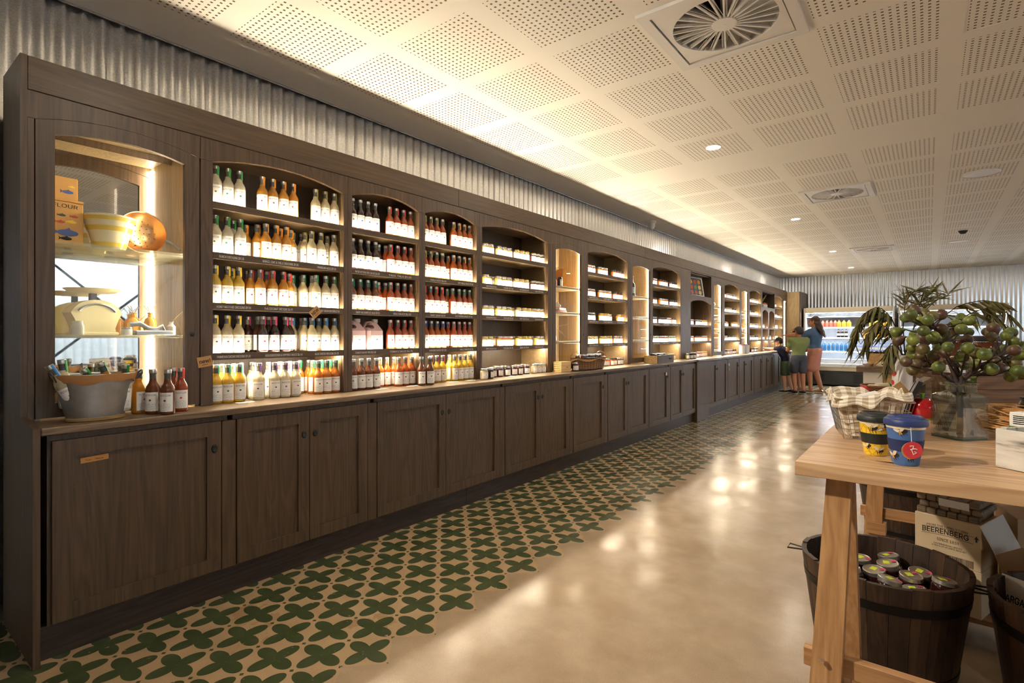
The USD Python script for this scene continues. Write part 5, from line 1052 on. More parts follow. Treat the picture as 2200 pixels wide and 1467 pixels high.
for j in range(nv + 1):
    for i in range(nu + 1):
        a = 2 * PI * U[j, i]; w_ = Vv[j, i]; cx, cy = sq(a); n_ = meshkit.noise(np.array([[math.cos(a) * 3, math.sin(a) * 3, w_ * 3]]))[0] - 0.5; n2 = math.sin(9 * a + 4 * w_)
        if w_ < 0.55: k = w_ / 0.55; z = 0.012 + 0.125 * k; ex = 0.070 + 0.026 * k + 0.010 * n_ * k; ey = 0.100 + 0.026 * k + 0.010 * n_ * k
        elif w_ < 0.7: k = (w_ - 0.55) / 0.15; z = 0.137 + 0.014 * math.sin(PI * k * 0.5) + 0.035 * n_; ex = 0.096 + 0.012 * k; ey = 0.126 + 0.012 * k
        else: k = (w_ - 0.7) / 0.3; drop = 0.024 + 0.016 * math.sin(2 * a + 0.5) + 0.008 * n2; z = 0.151 + 0.035 * n_ - drop * k; ex = 0.108 + 0.008 * k + 0.006 * n2 * k; ey = 0.138 + 0.008 * k + 0.006 * n2 * k
        V3.append((ex * cx, ey * cy, z))
fc = [[j * (nu + 1) + i, j * (nu + 1) + i + 1, (j + 1) * (nu + 1) + i + 1, (j + 1) * (nu + 1) + i] for j in range(nv) for i in range(nu)]
p = part('gingham_cloth', (np.array(V3), np.array(fc)), 'gingham', '/World', True, np.c_[U.ravel() * 22, Vv.ravel() * 11], label='crumpled beige gingham cloth lining the silver wire basket', category='cloth')
_place(UsdGeom.Mesh.Get(stage, p), (-0.165, 2.165, TZ + 0.0004), 0.22)
t = thing('paper_bag', 'white crumpled paper wrap standing in the wire basket', 'paper', (-0.155, 2.22, TZ + 0.014), 0.4)
part('wrap', m3.Manifold.hull_points(np.array([(a * 0.05 * (1 - 0.3 * z), b * 0.03 * (1 - 0.2 * z), 0.13 * z) for a in (-1, 1) for b in (-1, 1) for z in (0, 0.5, 0.9)] + [(0.01, 0, 0.135)])), 'paper', t)

# ---- glass vase, fig branches -------------------------------------------------------------------
g = NG(); fr = g('fresnel', IOR=1.5) + '.fac'; bf = g('geometry') + '.backfacing'
k_ = g.m('add', g.m('multiply', fr, g.m('subtract', 1.2, bf)), 0.10, clamp=True)
g.done('vase_glass', g('mix_closure', fac=k_, closure1=g('transparent_bsdf', color=(0.86, 0.90, 0.87)) + '.BSDF', closure2=g('glossy_bsdf', color=(1, 1, 1), roughness=0.02) + '.BSDF') + '.closure')
plain('vase_base', (0.05, 0.12, 0.09), 0.08, coat_weight=0.6)
t = thing('glass_vase', 'square clear glass vase holding the thick fig branches', 'vase', (0.079, 2.316, TZ + 0.0004), PI / 4)
cs = lambda h: m3.CrossSection([np.array([(-h, -h), (h, -h), (h, h), (-h, h)])]).offset(-0.012, m3.JoinType.Round).offset(0.012, m3.JoinType.Round)
shell = lambda h, H_, rn, z0: cs(h).extrude(H_).translate((0, 0, z0)) + m3.Manifold.batch_hull([cs(h * 0.98).extrude(0.001).translate((0, 0, z0 + H_)), m3.Manifold.cylinder(0.001, rn, rn, 32).translate((0, 0, z0 + H_ + 0.014))]) + m3.Manifold.cylinder(0.036, rn, rn, 32).translate((0, 0, z0 + H_ + 0.010))
part('body', shell(0.058, 0.132, 0.047, 0.006) - shell(0.0535, 0.130, 0.0435, 0.011) - m3.Manifold.cylinder(0.1, 0.0435, 0.0435, 32).translate((0, 0, 0.15)), 'vase_glass', t, 35)
lp = lathe([(0.0435, 0.172), (0.050, 0.174), (0.052, 0.178), (0.049, 0.181), (0.0435, 0.180)], 32); part('lip', lp, 'vase_glass', t, 40)
part('base', cs(0.0565).extrude(0.006), 'vase_base', t, 35)
g = NG(); c = g.coord(True); n1 = g.noise(c, 22, 3); n2 = g.noise(c, 160, 2)
for nm, dk, lt_ in (('fig_green', lin(62, 76, 30), lin(116, 124, 46)), ('fig_blush', lin(78, 48, 38), lin(100, 100, 42))):
    g = NG(); c = g.coord(True); n1 = g.noise(c, 24, 3); n2 = g.noise(c, 260, 2)
    col = g.ramp(g.m('add', g.m('multiply', n1, 0.8), g.m('multiply', n2, 0.2)), [(0.34, lin(80, 50, 40)), (0.46, dk), (0.64, lt_)])
    g.done(nm, g('principled_bsdf', base_color=col, roughness=0.42) + '.BSDF')
plain('fig_bark', lin(58, 46, 38), 0.85, 0.25, 90); plain('fig_leaf', lin(90, 100, 46), 0.6, 0.2, 40)
fig_p = [(0, -0.019), (0.008, -0.0185), (0.0145, -0.0145), (0.0185, -0.007), (0.0192, 0.001), (0.016, 0.010), (0.010, 0.018), (0.005, 0.024), (0.003, 0.029), (0, 0.0295)]
fig_m = lathe(fig_p, 14)
HUB = np.array([0.079, 2.316, 1.10]); F_ = np.array(FIGS)
branches = [('upper', lambda p: p[2] > 1.225 and p[0] < 0.13), ('left', lambda p: p[2] <= 1.225 and p[0] < 0.03), ('right', lambda p: p[0] >= 0.115), ('middle', lambda p: True)]
left_ = list(range(len(FIGS))); rs = random.Random(11)
feet = [(-0.045, -0.045), (0.048, -0.04), (0.05, 0.04), (-0.01, -0.05)]
for (nm, test), ft in zip(branches, feet):
    idx = [i for i in left_ if test(FIGS[i])]; left_ = [i for i in left_ if i not in idx]
    t = thing('fig_branch', f'{nm} branch of unripe green figs standing in the glass vase', 'fig branch', (0, 0, 0), 0, 'fig branches in the vase')
    mid = F_[idx].mean(0); neck = HUB + np.array([rs.uniform(-0.012, 0.012), rs.uniform(-0.012, 0.012), -0.02]); c45 = math.cos(PI / 4)
    foot = np.array([0.079 + (ft[0] - ft[1]) * c45, 2.316 + (ft[0] + ft[1]) * c45, TZ + 0.018])
    axis_pts = [foot, foot * 0.5 + neck * 0.5 + np.array([0.004, 0, 0]), neck, neck * 0.45 + mid * 0.55 + np.array([0, 0, 0.01]), mid]
    part('stem', tube(axis_pts, [0.0085, 0.008, 0.0065, 0.0045, 0.003], 8), 'fig_bark', t, 50)
    base_pts = np.array([neck * (1 - q) + mid * q for q in (0.35, 0.55, 0.75, 1.0)])
    tw = []
    for i in idx:
        p = F_[i]; b = base_pts[np.argmin(np.linalg.norm(base_pts - p, axis=1))]; dirn = p - b; dirn /= np.linalg.norm(dirn) + 1e-9
        dirn = dirn + np.array([rs.uniform(-.5, .5), rs.uniform(-.7, .2), rs.uniform(-.5, .3)]); dirn /= np.linalg.norm(dirn)
        m_ = fig_m.copy(); m_.apply_scale(rs.uniform(0.84, 1.06)); a_ = -dirn
        R_ = trimesh.geometry.align_vectors([0, 0, 1], a_); R_[:3, 3] = p; m_.apply_transform(R_)
        part('fig', m_, 'fig_green' if rs.random() < 0.58 else 'fig_blush', t, 40)
        tw.append(tube([b, (b + p) / 2 - np.array([0, 0, 0.008]), p + a_ * 0.027], [0.0035, 0.003, 0.002], 5))
    part('twigs', cat(tw), 'fig_bark', t, 50, kind='stuff')
extra = [((0.05, -0.02), (-0.03, 0.0)), ((-0.035, 0.045), (0.0, 0.02)), ((0.0, 0.05), (0.01, -0.02))]
for k, (ft, nk) in enumerate(extra):
    foot = np.array([0.079 + (ft[0] - ft[1]) * c45, 2.316 + (ft[0] + ft[1]) * c45, TZ + 0.018])
    single('bare_stem', f'{ORD[k]} bare thick fig stem leaning inside the glass vase', 'stem', tube([foot, HUB + np.array([nk[0] * 0.4, nk[1] * 0.4, -0.05]), HUB + np.array([nk[0] * 0.7, nk[1] * 0.7, 0.015])], [0.0095, 0.008, 0.004], 8), 'fig_bark', 50, 'bare stems in the vase')

# ---- gum leaves in a tall white canister --------------------------------------------------------
t = thing('white_vase', 'tall white cylinder vase with red apple print behind the sign', 'vase', (-0.101, 3.215, TZ + 0.0004))
part('body', lathe([(0, 0), (0.040, 0), (0.0415, 0.002), (0.0415, 0.241), (0.039, 0.243), (0.037, 0.241), (0.037, 0.01), (0, 0.008)], 32), 'ceramic_white', t, 40)
for a_, z_, r_ in ((3.7, 0.20, 0.012), (3.85, 0.155, 0.014), (3.65, 0.11, 0.012), (3.9, 0.065, 0.013)):
    q = extr(Point(0, 0).buffer(r_, 10), 0.0005); v = np.array(q.vertices); aa = a_ + v[:, 0] / 0.042; rr = 0.0432 + v[:, 2]; q.vertices = np.c_[rr * np.cos(aa), rr * np.sin(aa), z_ + v[:, 1]]; part('apple_print', q, 'tag_red', t)
for nm, a_, b_ in (('gum_leaf', lin(98, 100, 54), lin(138, 136, 80)), ('gum_leaf_brown', lin(116, 104, 60), lin(150, 136, 88))):
    g = NG(); c = g.coord(); col = g.mixc(g.noise(c, 40, 2), a_, b_)
    g.done(nm, g('mix_closure', fac=0.25, closure1=g('principled_bsdf', base_color=col, roughness=0.5) + '.BSDF', closure2=g('translucent_bsdf', color=col) + '.BSDF') + '.closure')
SPRAYS = {
'left': ([(-0.102, 3.24, 1.152), (-0.117, 3.229, 1.261), (-0.149, 3.204, 1.346), (-0.192, 3.17, 1.391), (-0.239, 3.134, 1.368), (-0.275, 3.106, 1.296), (-0.3, 3.086, 1.193)], 69, 'longest drooping gum spray on the left of the white vase'),
'left2': ([(-0.103, 3.2, 1.155), (-0.122, 3.166, 1.217), (-0.157, 3.129, 1.283), (-0.192, 3.091, 1.317), (-0.222, 3.058, 1.272), (-0.243, 3.042, 1.183)], 57, 'shorter drooping gum spray inside the long left one'),
'low': ([(-0.094, 3.2, 1.152), (-0.115, 3.12, 1.189), (-0.137, 3.071, 1.217), (-0.149, 3.052, 1.18), (-0.154, 3.048, 1.13)], 24, 'small low gum spray curling beside the white vase'),
'mid': ([(-0.089, 3.225, 1.155), (-0.062, 3.246, 1.273), (-0.018, 3.281, 1.363), (0.027, 3.315, 1.42), (0.08, 3.357, 1.449)], 51, 'upright gum spray rising behind the figs'),
'mid2': ([(-0.093, 3.23, 1.151), (-0.056, 3.35, 1.297), (-0.037, 3.392, 1.403), (-0.009, 3.414, 1.457), (0.028, 3.443, 1.48)], 51, 'tallest feathery gum spray above the figs'),
'right': ([(-0.084, 3.229, 1.153), (0.009, 3.302, 1.295), (0.116, 3.385, 1.397), (0.205, 3.454, 1.42), (0.277, 3.51, 1.408), (0.312, 3.538, 1.34)], 36, 'long gum spray reaching out over the right side'),
'right2': ([(-0.077, 3.2, 1.152), (0.043, 3.221, 1.272), (0.146, 3.281, 1.348), (0.214, 3.335, 1.38), (0.257, 3.368, 1.315), (0.292, 3.395, 1.293)], 27, 'lower gum spray on the right with curled leaves'),
'top': ([(-0.091, 3.225, 1.153), (-0.1, 3.28, 1.296), (-0.091, 3.287, 1.411), (-0.064, 3.308, 1.462), (-0.018, 3.344, 1.476)], 45, 'gum spray with wispy top between the left and tallest sprays')}
rs = random.Random(21)
def along(P, q):
    P = np.array(P); k = q * (len(P) - 1); i = min(int(k), len(P) - 2); return P[i] + (P[i + 1] - P[i]) * (k - i), (P[i + 1] - P[i]) / np.linalg.norm(P[i + 1] - P[i])
for nm, (P, n, lb) in SPRAYS.items():
    t = thing('gum_spray', lb, 'leaves')
    part('stem', tube([along(P, q)[0] for q in np.linspace(0, 1, 14)], np.linspace(0.0032, 0.001, 14), 5), 'fig_bark', t, 50)
    for k in range(n):
        q = rs.uniform(0.30, 1.0); a_, d_ = along(P, q); side = np.array([rs.uniform(-1, 1), rs.uniform(-1, 1), rs.uniform(-0.3, 0.4)])
        droop = -0.9 if 'left' in nm or nm == 'low' else (-0.5 if 'right' in nm else 0.1)
        thin = nm in ('mid2', 'top', 'mid'); dr = d_ * (0.3 if thin else 0.7) + side * (0.95 if thin else 0.55) + np.array([0, 0, droop])
        L = rs.uniform(0.075, 0.125) * (0.85 if thin else 1.0)
        part('leaf', aim(leaf_mesh(L, (0.0048 if thin else 0.0095) * rs.uniform(0.8, 1.25), rs.uniform(-0.1, 0.45), 6), a_, dr, rs.uniform(-1, 1)), 'gum_leaf' if rs.random() < 0.65 else 'gum_leaf_brown', t, True)

# ---- other things on the table ------------------------------------------------------------------
t = thing('sign_frame', 'black-edged sign board leaning back, seen nearly edge on', 'sign', (-0.095, 2.78, TZ + 0.004), 0.04, None, None, 0.0, 0.42)
part('board', box(-0.005, 0.005, -0.10, 0.10, 0.004, 0.160), 'steel_dark', t); part('frame', on_x(sbox(-0.11, 0, 0.11, 0.165).difference(sbox(-0.098, 0.012, 0.098, 0.153)), 0.008, 0.016), 'black_metal', t)
single('kraft_envelope', 'kraft envelope card propped slantwise beside the leaning sign', 'card', tf(box(-0.03, 0.03, -0.001, 0.001, 0, 0.13, 0.0006), (-0.160, 2.66, TZ + 0.045), ry=0.86, rz=0.55), 'kraft')
plain('apple_red', lin(176, 16, 28), 0.12, coat_weight=0.8); plain('apple_green', lin(120, 190, 50), 0.3); plain('apple_white', (0.82, 0.80, 0.76), 0.3)
def apple(loc, label, s=1.0):
    t = thing('apple_jar', label, 'jar', loc, 0, 'apple-shaped jars')
    part('body', tf(lathe([(0, 0), (0.028, 0.0), (0.040, 0.012), (0.045, 0.030), (0.045, 0.047), (0.0455, 0.048)], 28), s=s), 'apple_red', t, 40)
    part('lid', tf(lathe([(0.0455, 0.0485), (0.044, 0.062), (0.036, 0.078), (0.022, 0.085), (0.008, 0.080), (0, 0.078)], 28), s=s), 'apple_red', t, 40)
    part('foot', tf(lathe([(0.026, 0.0), (0.034, 0.0), (0.037, 0.006), (0.030, 0.006)], 24), s=s), 'apple_green', t, 40)
    part('stem', tf(lathe([(0.006, 0.080), (0.005, 0.092), (0.009, 0.103), (0, 0.104)], 10), s=s), 'apple_green', t, 40)
    part('leaf', tf(cat([aim(leaf_mesh(0.03, 0.010, 0.3, 5), (0, 0, 0.084), (math.cos(q), math.sin(q), 0.1)) for q in (-2.6, -1.2, 0.4)]), s=s), 'apple_green', t, True)
apple((-0.020, 2.74, TZ + 0.0004), 'red apple-shaped ceramic jar just left of the glass vase')
apple((-0.135, 2.93, TZ + 0.0004), 'red apple-shaped jar half hidden behind the leaning sign', 0.95)
t = thing('apple_card', 'white card with small red apples standing behind the near apple jar', 'card', (-0.045, 2.81, TZ + 0.0004), -0.5)
part('card', box(-0.06, 0.06, -0.001, 0.001, 0, 0.09), 'apple_white', t)
for k in range(6): part('apple_print', tf(lathe([(0, 0), (0.007, 0.0004), (0, 0.0008)], 10), (-0.05 + 0.02 * k, -0.0012, 0.012 + 0.03 * (k % 3)), rx=PI / 2), 'tag_red', t)
wood('old_crate', lin(84, 62, 46), lin(128, 98, 72), 0, 0.7, 1.0, True)
def open_crate(name, label, loc, rz, a, b, h, mat, planks=2):
    t = thing(name, label, 'crate', loc, rz); hh = h / planks
    for k in range(planks):
        for s_ in (-1, 1):
            part('plank', box(-a, a, s_ * b - 0.005, s_ * b + 0.005, k * hh + 0.001, (k + 1) * hh - 0.001, 0.001), mat, t); part('plank', box(s_ * a - 0.005, s_ * a + 0.005, -b + 0.0055, b - 0.0055, k * hh + 0.001, (k + 1) * hh - 0.001, 0.001), mat, t)
    for sx in (-1, 1):
        for sy in (-1, 1): part('corner_post', box(sx * (a - 0.012) - 0.0065, sx * (a - 0.012) + 0.0065, sy * (b - 0.012) - 0.0065, sy * (b - 0.012) + 0.0065, 0.001, h + 0.004), mat, t)
    part('bottom', box(-a + 0.006, a - 0.006, -b + 0.006, b - 0.006, 0, 0.008), mat, t); return t
open_crate('wooden_crate', 'brown wooden crate behind the glass vase', (0.165, 3.66, TZ + 0.0004), 0.62, 0.19, 0.11, 0.135, 'old_crate')
for k, (x, y) in enumerate(((0.242, 3.715), (0.088, 3.605))):
    t = thing('giant_jar', ('right' if k == 0 else 'left') + ' oversized jar of dark red jam in the brown crate', 'jar', (x, y, TZ + 0.009), -1.4, 'oversized jam jars')
    part('jar', lathe([(0, 0), (0.062, 0), (0.072, 0.01), (0.075, 0.03), (0.075, 0.25), (0.06, 0.285), (0.055, 0.295), (0, 0.296)], 28), 'sauce_brown', t, 40)
    part('lid', lathe([(0.058, 0.297), (0.064, 0.299), (0.064, 0.325), (0.060, 0.328), (0, 0.328)], 28), 'cap_black', t, 40); lb, uv = arc_patch(0.0757, -0.75, 0.75, 0.14, 0.225, 12); part('label', lb, 'label_brown', t, True, uv)
wood('sloped_board', lin(96, 80, 62), lin(140, 118, 92), 0, 0.6, 1.0, True)
t = thing('sloped_stand', 'grey-brown sloping display stand beside the brown crate', 'stand', (-0.055, 3.42, TZ + 0.0004), 0.3)
part('slope', tf(box(-0.075, 0.075, -0.05, 0.05, 0, 0.012, 0.001), (0, 0, 0.075), ry=-0.62), 'sloped_board', t); part('side', box(0.03, 0.055, -0.05, 0.05, 0, 0.105), 'sloped_board', t); part('base', box(-0.075, 0.07, -0.05, 0.05, 0, 0.01), 'sloped_board', t)
# rattan wreath
plain('rattan', lin(190, 140, 82), 0.6, 0.2, 60)
t = thing('rattan_wreath', 'thick wreath of pale rattan twigs behind the white crate', 'wreath', (0.262, 2.44, TZ + 0.055))
rs = random.Random(5)
for k in range(105):
    a0, ph, rr, tl = rs.uniform(0, 2 * PI), rs.uniform(0, 2 * PI), rs.uniform(0.008, 0.049), rs.uniform(-1.2, 1.2); qs = np.linspace(0, rs.uniform(1.2, 2.6), 9)
    part('twig', tube([((0.115 + rr * math.cos(ph + tl * q)) * math.cos(a0 + q), (0.115 + rr * math.cos(ph + tl * q)) * math.sin(a0 + q), rr * math.sin(ph + tl * q)) for q in qs], 0.0026, 5), 'rattan', t, 50)
# white-washed crate with packet
g = NG(); c = g.coord(True); n1 = g.noise(g.mapped(c, (6, 40, 40)), 1, 4, 0.6); col = g.ramp(n1, [(0.34, lin(120, 112, 100)), (0.46, lin(206, 200, 190)), (0.8, lin(226, 222, 214))]); g.done('whitewash', g('principled_bsdf', base_color=col, roughness=0.75) + '.BSDF')
cx_, cy_ = 0.139 + 0.80 * 0.17 + 0.60 * 0.10, 1.861 - 0.60 * 0.17 + 0.80 * 0.10
open_crate('white_crate', 'white-washed wooden crate at the right edge of the table', (cx_, cy_, TZ + 0.0004), -0.6435, 0.17, 0.10, 0.100, 'whitewash', 1)
t = thing('packet', 'white packet with green and blue base standing in the white crate', 'packet', (0.215, 1.955, TZ + 0.009), -0.64)
part('box', box(-0.04, 0.05, -0.02, 0.02, 0, 0.125, 0.002), 'paper', t); part('green_band', box(-0.0405, 0.0505, -0.0206, 0.0206, 0.070, 0.088), 'paint_green', t); part('blue_band', box(-0.0405, 0.0505, -0.0206, 0.0206, 0.04, 0.070), 'cloth_blue', t)
part('printed_lines', cat([box(-0.03, 0.03, -0.0208, -0.0202, 0.094 + 0.005 * k, 0.0965 + 0.005 * k) for k in range(5)]), 'ink', t)
t = thing('dark_glass_jar', 'squat dark glass jar with black clip behind the wreath', 'jar', (0.315, 2.72, TZ + 0.0004)); part('body', lathe([(0, 0), (0.05, 0), (0.055, 0.01), (0.055, 0.085), (0.045, 0.10), (0, 0.10)], 20), 'sauce_dark', t, 40); part('lid', lathe([(0, 0.1005), (0.05, 0.1005), (0.05, 0.112), (0, 0.114)], 20), 'cap_black', t, 40)
# towel basket at the far end
plain('wicker', lin(116, 78, 44), 0.7, 0.25, 80); plain('towel', lin(218, 206, 176), 0.85, 0.08, 60)
t = thing('wicker_basket', 'small round wicker basket of rolled towels at the table\'s far end', 'basket', (-0.20, 3.47, TZ + 0.0004))
wv = []
for k in range(7):
    z_ = 0.006 + 0.009 * k; r_ = 0.065 + 0.016 * k / 6 * 1.4
    for s_ in (0, 1): wv.append(tube([((r_ + 0.003 * math.sin(12 * q + PI * (k + s_))) * math.cos(q), (r_ + 0.003 * math.sin(12 * q + PI * (k + s_))) * math.sin(q), z_ + 0.003 * s_) for q in np.linspace(0, 2 * PI, 49)], 0.0028, 5, False))
part('weave', cat(wv), 'wicker', t, 50, kind='stuff'); part('base', lathe([(0, 0), (0.066, 0), (0.066, 0.006), (0, 0.006)], 24), 'wicker', t); part('rim', tube([(0.092 * math.cos(q), 0.092 * math.sin(q), 0.069) for q in np.linspace(0, 2 * PI, 33)], 0.006, 6, False), 'wicker', t, 50)
for k in range(3):
    tt = thing('rolled_towel', f'{ORD[k]} rolled printed tea towel in the wicker basket', 'towel', (-0.20 + 0.03 * (k - 1), 3.47 + 0.032 * (k - 1), TZ + 0.055 + 0.006 * k), 0.5, 'rolled towels'); part('roll', tf(lathe([(0, -0.075), (0.015, -0.075), (0.0175, -0.07), (0.0175, 0.07), (0.015, 0.075), (0, 0.075)], 18), rx=PI / 2, rz=-PI / 2 + 0.3), 'towel' if k else 'tag_red', tt, 40)
    part('tie', tf(lathe([(0.0178, -0.006), (0.0185, -0.005), (0.0185, 0.005), (0.0178, 0.006)], 18), rx=PI / 2, rz=-PI / 2 + 0.3), 'paint_green', tt, 40)

# ---- under the table: tubs, cartons -------------------------------------------------------------
for nm, d_, l_ in (('stave_dark', lin(34, 22, 15), lin(62, 42, 27)), ('stave_mid', lin(42, 28, 18), lin(74, 51, 32))): wood(nm, d_, l_, 2, 0.5, 0.8, True, 0.6)
plain('hoop', lin(26, 24, 24), 0.45, metallic=0.6)
def half_barrel(label, loc, R_=0.267, rb=0.212, h=0.41, n=26, rz=0.0):
    t = thing('wooden_tub', label, 'tub', loc, rz)
    for k in range(n):
        a0, a1 = 2 * PI * k / n + 0.0025, 2 * PI * (k + 1) / n - 0.0025; hh = h + (0.003 if k % 3 == 0 else -0.001)
        am = (a0 + a1) / 2; v = []
        for z_, r_ in ((0.0, rb), (hh, R_)):
            for rr in (r_, r_ - 0.017):
                for a_ in (a0, am, a1): v.append((rr * math.cos(a_), rr * math.sin(a_), z_))
        v = np.array(v); f = [[0, 1, 7, 6], [1, 2, 8, 7], [4, 3, 9, 10], [5, 4, 10, 11], [2, 5, 11, 8], [3, 0, 6, 9], [6, 7, 10, 9], [7, 8, 11, 10], [0, 3, 4, 1], [1, 4, 5, 2]]
        part('stave', (v, np.array(f)), 'stave_dark' if k % 3 else 'stave_mid', t)
    for z0, z1 in ((0.315, 0.345), (0.06, 0.085)):
        q = lambda z_: rb + (R_ - rb) * z_ / h
        part('hoop', lathe([(q(z0) + 0.0005, z0), (q(z0) + 0.0025, z0), (q(z1) + 0.0025, z1), (q(z1) + 0.0005, z1)], 52), 'hoop', t, 40)
    part('bottom', lathe([(0, 0.02), (rb - 0.016, 0.02), (rb - 0.013, 0.035), (0, 0.035)], 40), 'stave_dark', t)
    for a_ in (3.15, -0.05):
        ca, sa = math.cos(a_), math.sin(a_); P = lambda r_, s_, z_: (r_ * ca - s_ * sa, r_ * sa + s_ * ca, z_)
        part('handle', tube([P(R_ - 0.004, 0.012, 0.385), P(R_ + 0.050, 0.026, 0.385), P(R_ + 0.050, -0.026, 0.385), P(R_ - 0.004, -0.012, 0.385)], 0.0032, 6), 'black_metal', t, 40)
    return t
tb = half_barrel('dark wooden half-barrel tub of jam jars under the table', (-0.137, 2.443, 0.0005))
part('false_floor', lathe([(0, 0.245), (0.222, 0.245), (0.222, 0.255), (0, 0.255)], 32), 'stave_dark', tb)
half_barrel('dark wooden tub cut off by the right edge of the picture', (0.42, 2.40, 0.0005))
half_barrel('dark wooden tub standing farthest back beneath the table', (-0.10, 4.10, 0.0005))
plain('lid_silver', (0.50, 0.48, 0.44), 0.35, metallic=0.85); plain('sticker_lime', lin(206, 220, 50), 0.6); plain('jam_dark', (0.03, 0.006, 0.006), 0.1, coat_weight=0.5)
kj = kind_prim('clearance_jar_kind')
part('jar', lathe([(0, 0), (0.034, 0), (0.0375, 0.005), (0.0375, 0.075), (0.033, 0.083), (0, 0.084)], 20), 'jam_dark', kj, 40); part('lid', lathe([(0.034, 0.0845), (0.0365, 0.086), (0.0365, 0.099), (0.034, 0.1005), (0.030, 0.0985), (0, 0.0985)], 24), 'lid_silver', kj, 40)
lb, uv = arc_patch(0.038, -1.0, 1.0, 0.012, 0.060, 8); part('label', lb, 'label_red', kj, True, uv)
part('price_sticker', box(-0.018, 0.006, -0.014, 0.006, 0.0987, 0.0993), 'sticker_lime', kj); part('seal', seal_strip(0.0372, 0.075, 0.1, 0.1012, 2.2, 0.25), 'seal_pink', kj)
rs = random.Random(8); spots = []
for tries in range(4000):
    a_, r_ = rs.uniform(0, 2 * PI), 0.178 * math.sqrt(rs.random()); p = (r_ * math.cos(a_), r_ * math.sin(a_))
    if all((p[0] - q[0]) ** 2 + (p[1] - q[1]) ** 2 > 0.0765 ** 2 for q in spots): spots.append(p)
    if len(spots) >= 17: break
for k, p in enumerate(sorted(spots)):
    side = 'left' if p[0] < -0.06 else ('right' if p[0] > 0.06 else 'middle'); dep = 'near rim' if p[1] < -0.05 else ('far rim' if p[1] > 0.05 else 'centre')
    NAMES[('tub', side, dep)] = q = NAMES.get(('tub', side, dep), 0) + 1
    copy(kj, 'clearance_jar', f'{ORD[q - 1]} lime-stickered jam jar at the {side}, {dep}, of the dark wooden tub', 'jar', (-0.137 + p[0], 2.443 + p[1], 0.258 + rs.uniform(0, 0.03) * 1.0), rs.uniform(-2.5, -0.6), 'jam jars in the wooden tub', (rs.uniform(-0.16, 0.16), rs.uniform(-0.16, 0.16)))
plain('carton', lin(206, 184, 150), 0.85, 0.05, 12); plain('carton_print', lin(60, 48, 36), 0.8); plain('carton_inner', lin(150, 110, 70), 0.85)
def on_y(m_, y): m_.apply_transform(XZ); m_.apply_translation([0, y, 0]); return m_
def txt(s_, h_, x_, z_, w_, bold=False):
    m_ = lettering(s_, h_, 0.0004, bold); m_.apply_transform(np.diag([w_ / m_.extents[0], 1, 1, 1])); m_.apply_translation([x_ - m_.bounds[0][0], z_, 0]); return m_
def carton(label, loc, rz, a, b, h, lettering=True, flaps=False, arc=False):
    t = thing('carton', label, 'carton', loc, rz)
    part('box', box(-a, a, -b, b, 0, h, 0.002), 'carton', t)
    if lettering:
        rows = [txt('FROM THE FAMILY FARM', 0.008, -a * 0.62, h * 0.715, a * 1.24), txt('BEERENBERG', 0.020, -a * 0.76, h * 0.575, a * 1.40, True), txt('SINCE 1839', 0.008, -a * 0.30, h * 0.455, a * 0.66), txt('144 INDIVIDUAL SERVES', 0.006, -a * 0.40, h * 0.375, a * 0.85), txt('6 TRAYS OF 40 UNITS 880G NET', 0.006, -a * 0.46, h * 0.325, a * 1.05)]
        m_ = cat(rows); v = np.array(m_.vertices); v[:, 1] += 0.010 * (1 - (v[:, 0] / a) ** 2) * np.clip((v[:, 1] - h * 0.44) / 0.02, 0, 1); m_.vertices = v
        part('lettering', on_y(m_, -b - 0.0002), 'carton_print', t)
        arc_ = lambda z0: tube([(x_, -b - 0.0003, z0 + 0.010 * (1 - (x_ / a) ** 2)) for x_ in np.linspace(-a * 0.78, a * 0.78, 11)], 0.0007, 4)
        part('rules', cat([arc_(h * 0.695), arc_(h * 0.545)]), 'carton_print', t)
        part('arrow', on_y(extr(Polygon([(a * 0.86, h * 0.75), (a * 0.93, h * 0.68), (a * 0.885, h * 0.68), (a * 0.885, h * 0.62), (a * 0.835, h * 0.62), (a * 0.835, h * 0.68), (a * 0.79, h * 0.68)]), 0.0004), -b - 0.0002), 'carton_print', t)
        r3 = random.Random(3); x_ = -a * 0.02; bars = []
        while x_ < a * 0.78:
            w_ = r3.choice((0.0009, 0.0014, 0.0022)); bars.append(box(x_, x_ + w_, -b - 0.0006, -b - 0.0001, h * 0.03, h * 0.19)); x_ += w_ + r3.choice((0.001, 0.0016))
        part('barcode', cat(bars), 'carton_print', t)
    return t
carton('white carton printed with a family farm name behind the jam tub', (0.090, 2.918, 0.3165), -0.317, 0.1105, 0.10, 0.185)
carton('plain lower carton standing under the printed one', (0.090, 2.918, 0.1295), -0.317, 0.1105, 0.10, 0.186, False)
t = thing('seed_tray', 'grey woven tray lying on top of the printed carton', 'tray', (0.090, 2.912, 0.5020), -0.317)
for j in range(3):
    for k in range(6): part('weave_block', box(-0.108 + 0.035 * k + (0.010 if j % 2 else 0), -0.109 + 0.035 * (k + 1) + (0.010 if j % 2 else 0), -0.09, 0.09, 0.001 + 0.027 * j, 0.026 + 0.027 * j, 0.004), 'sloped_board', t)
part('note', box(-0.03, 0.07, -0.0922, -0.0912, 0.045, 0.075), 'paper', t)
carton('open carton with printed side at the right under the table', (0.36, 2.985, 0.3325), 0.25, 0.115, 0.10, 0.20)
carton('second printed carton on the floor at the right', (0.35, 2.985, 0.1295), 0.2, 0.12, 0.10, 0.20)
t = thing('loose_flaps', 'torn carton flaps hanging between the two carton stacks', 'cardboard', (0.222, 2.80, 0.44))
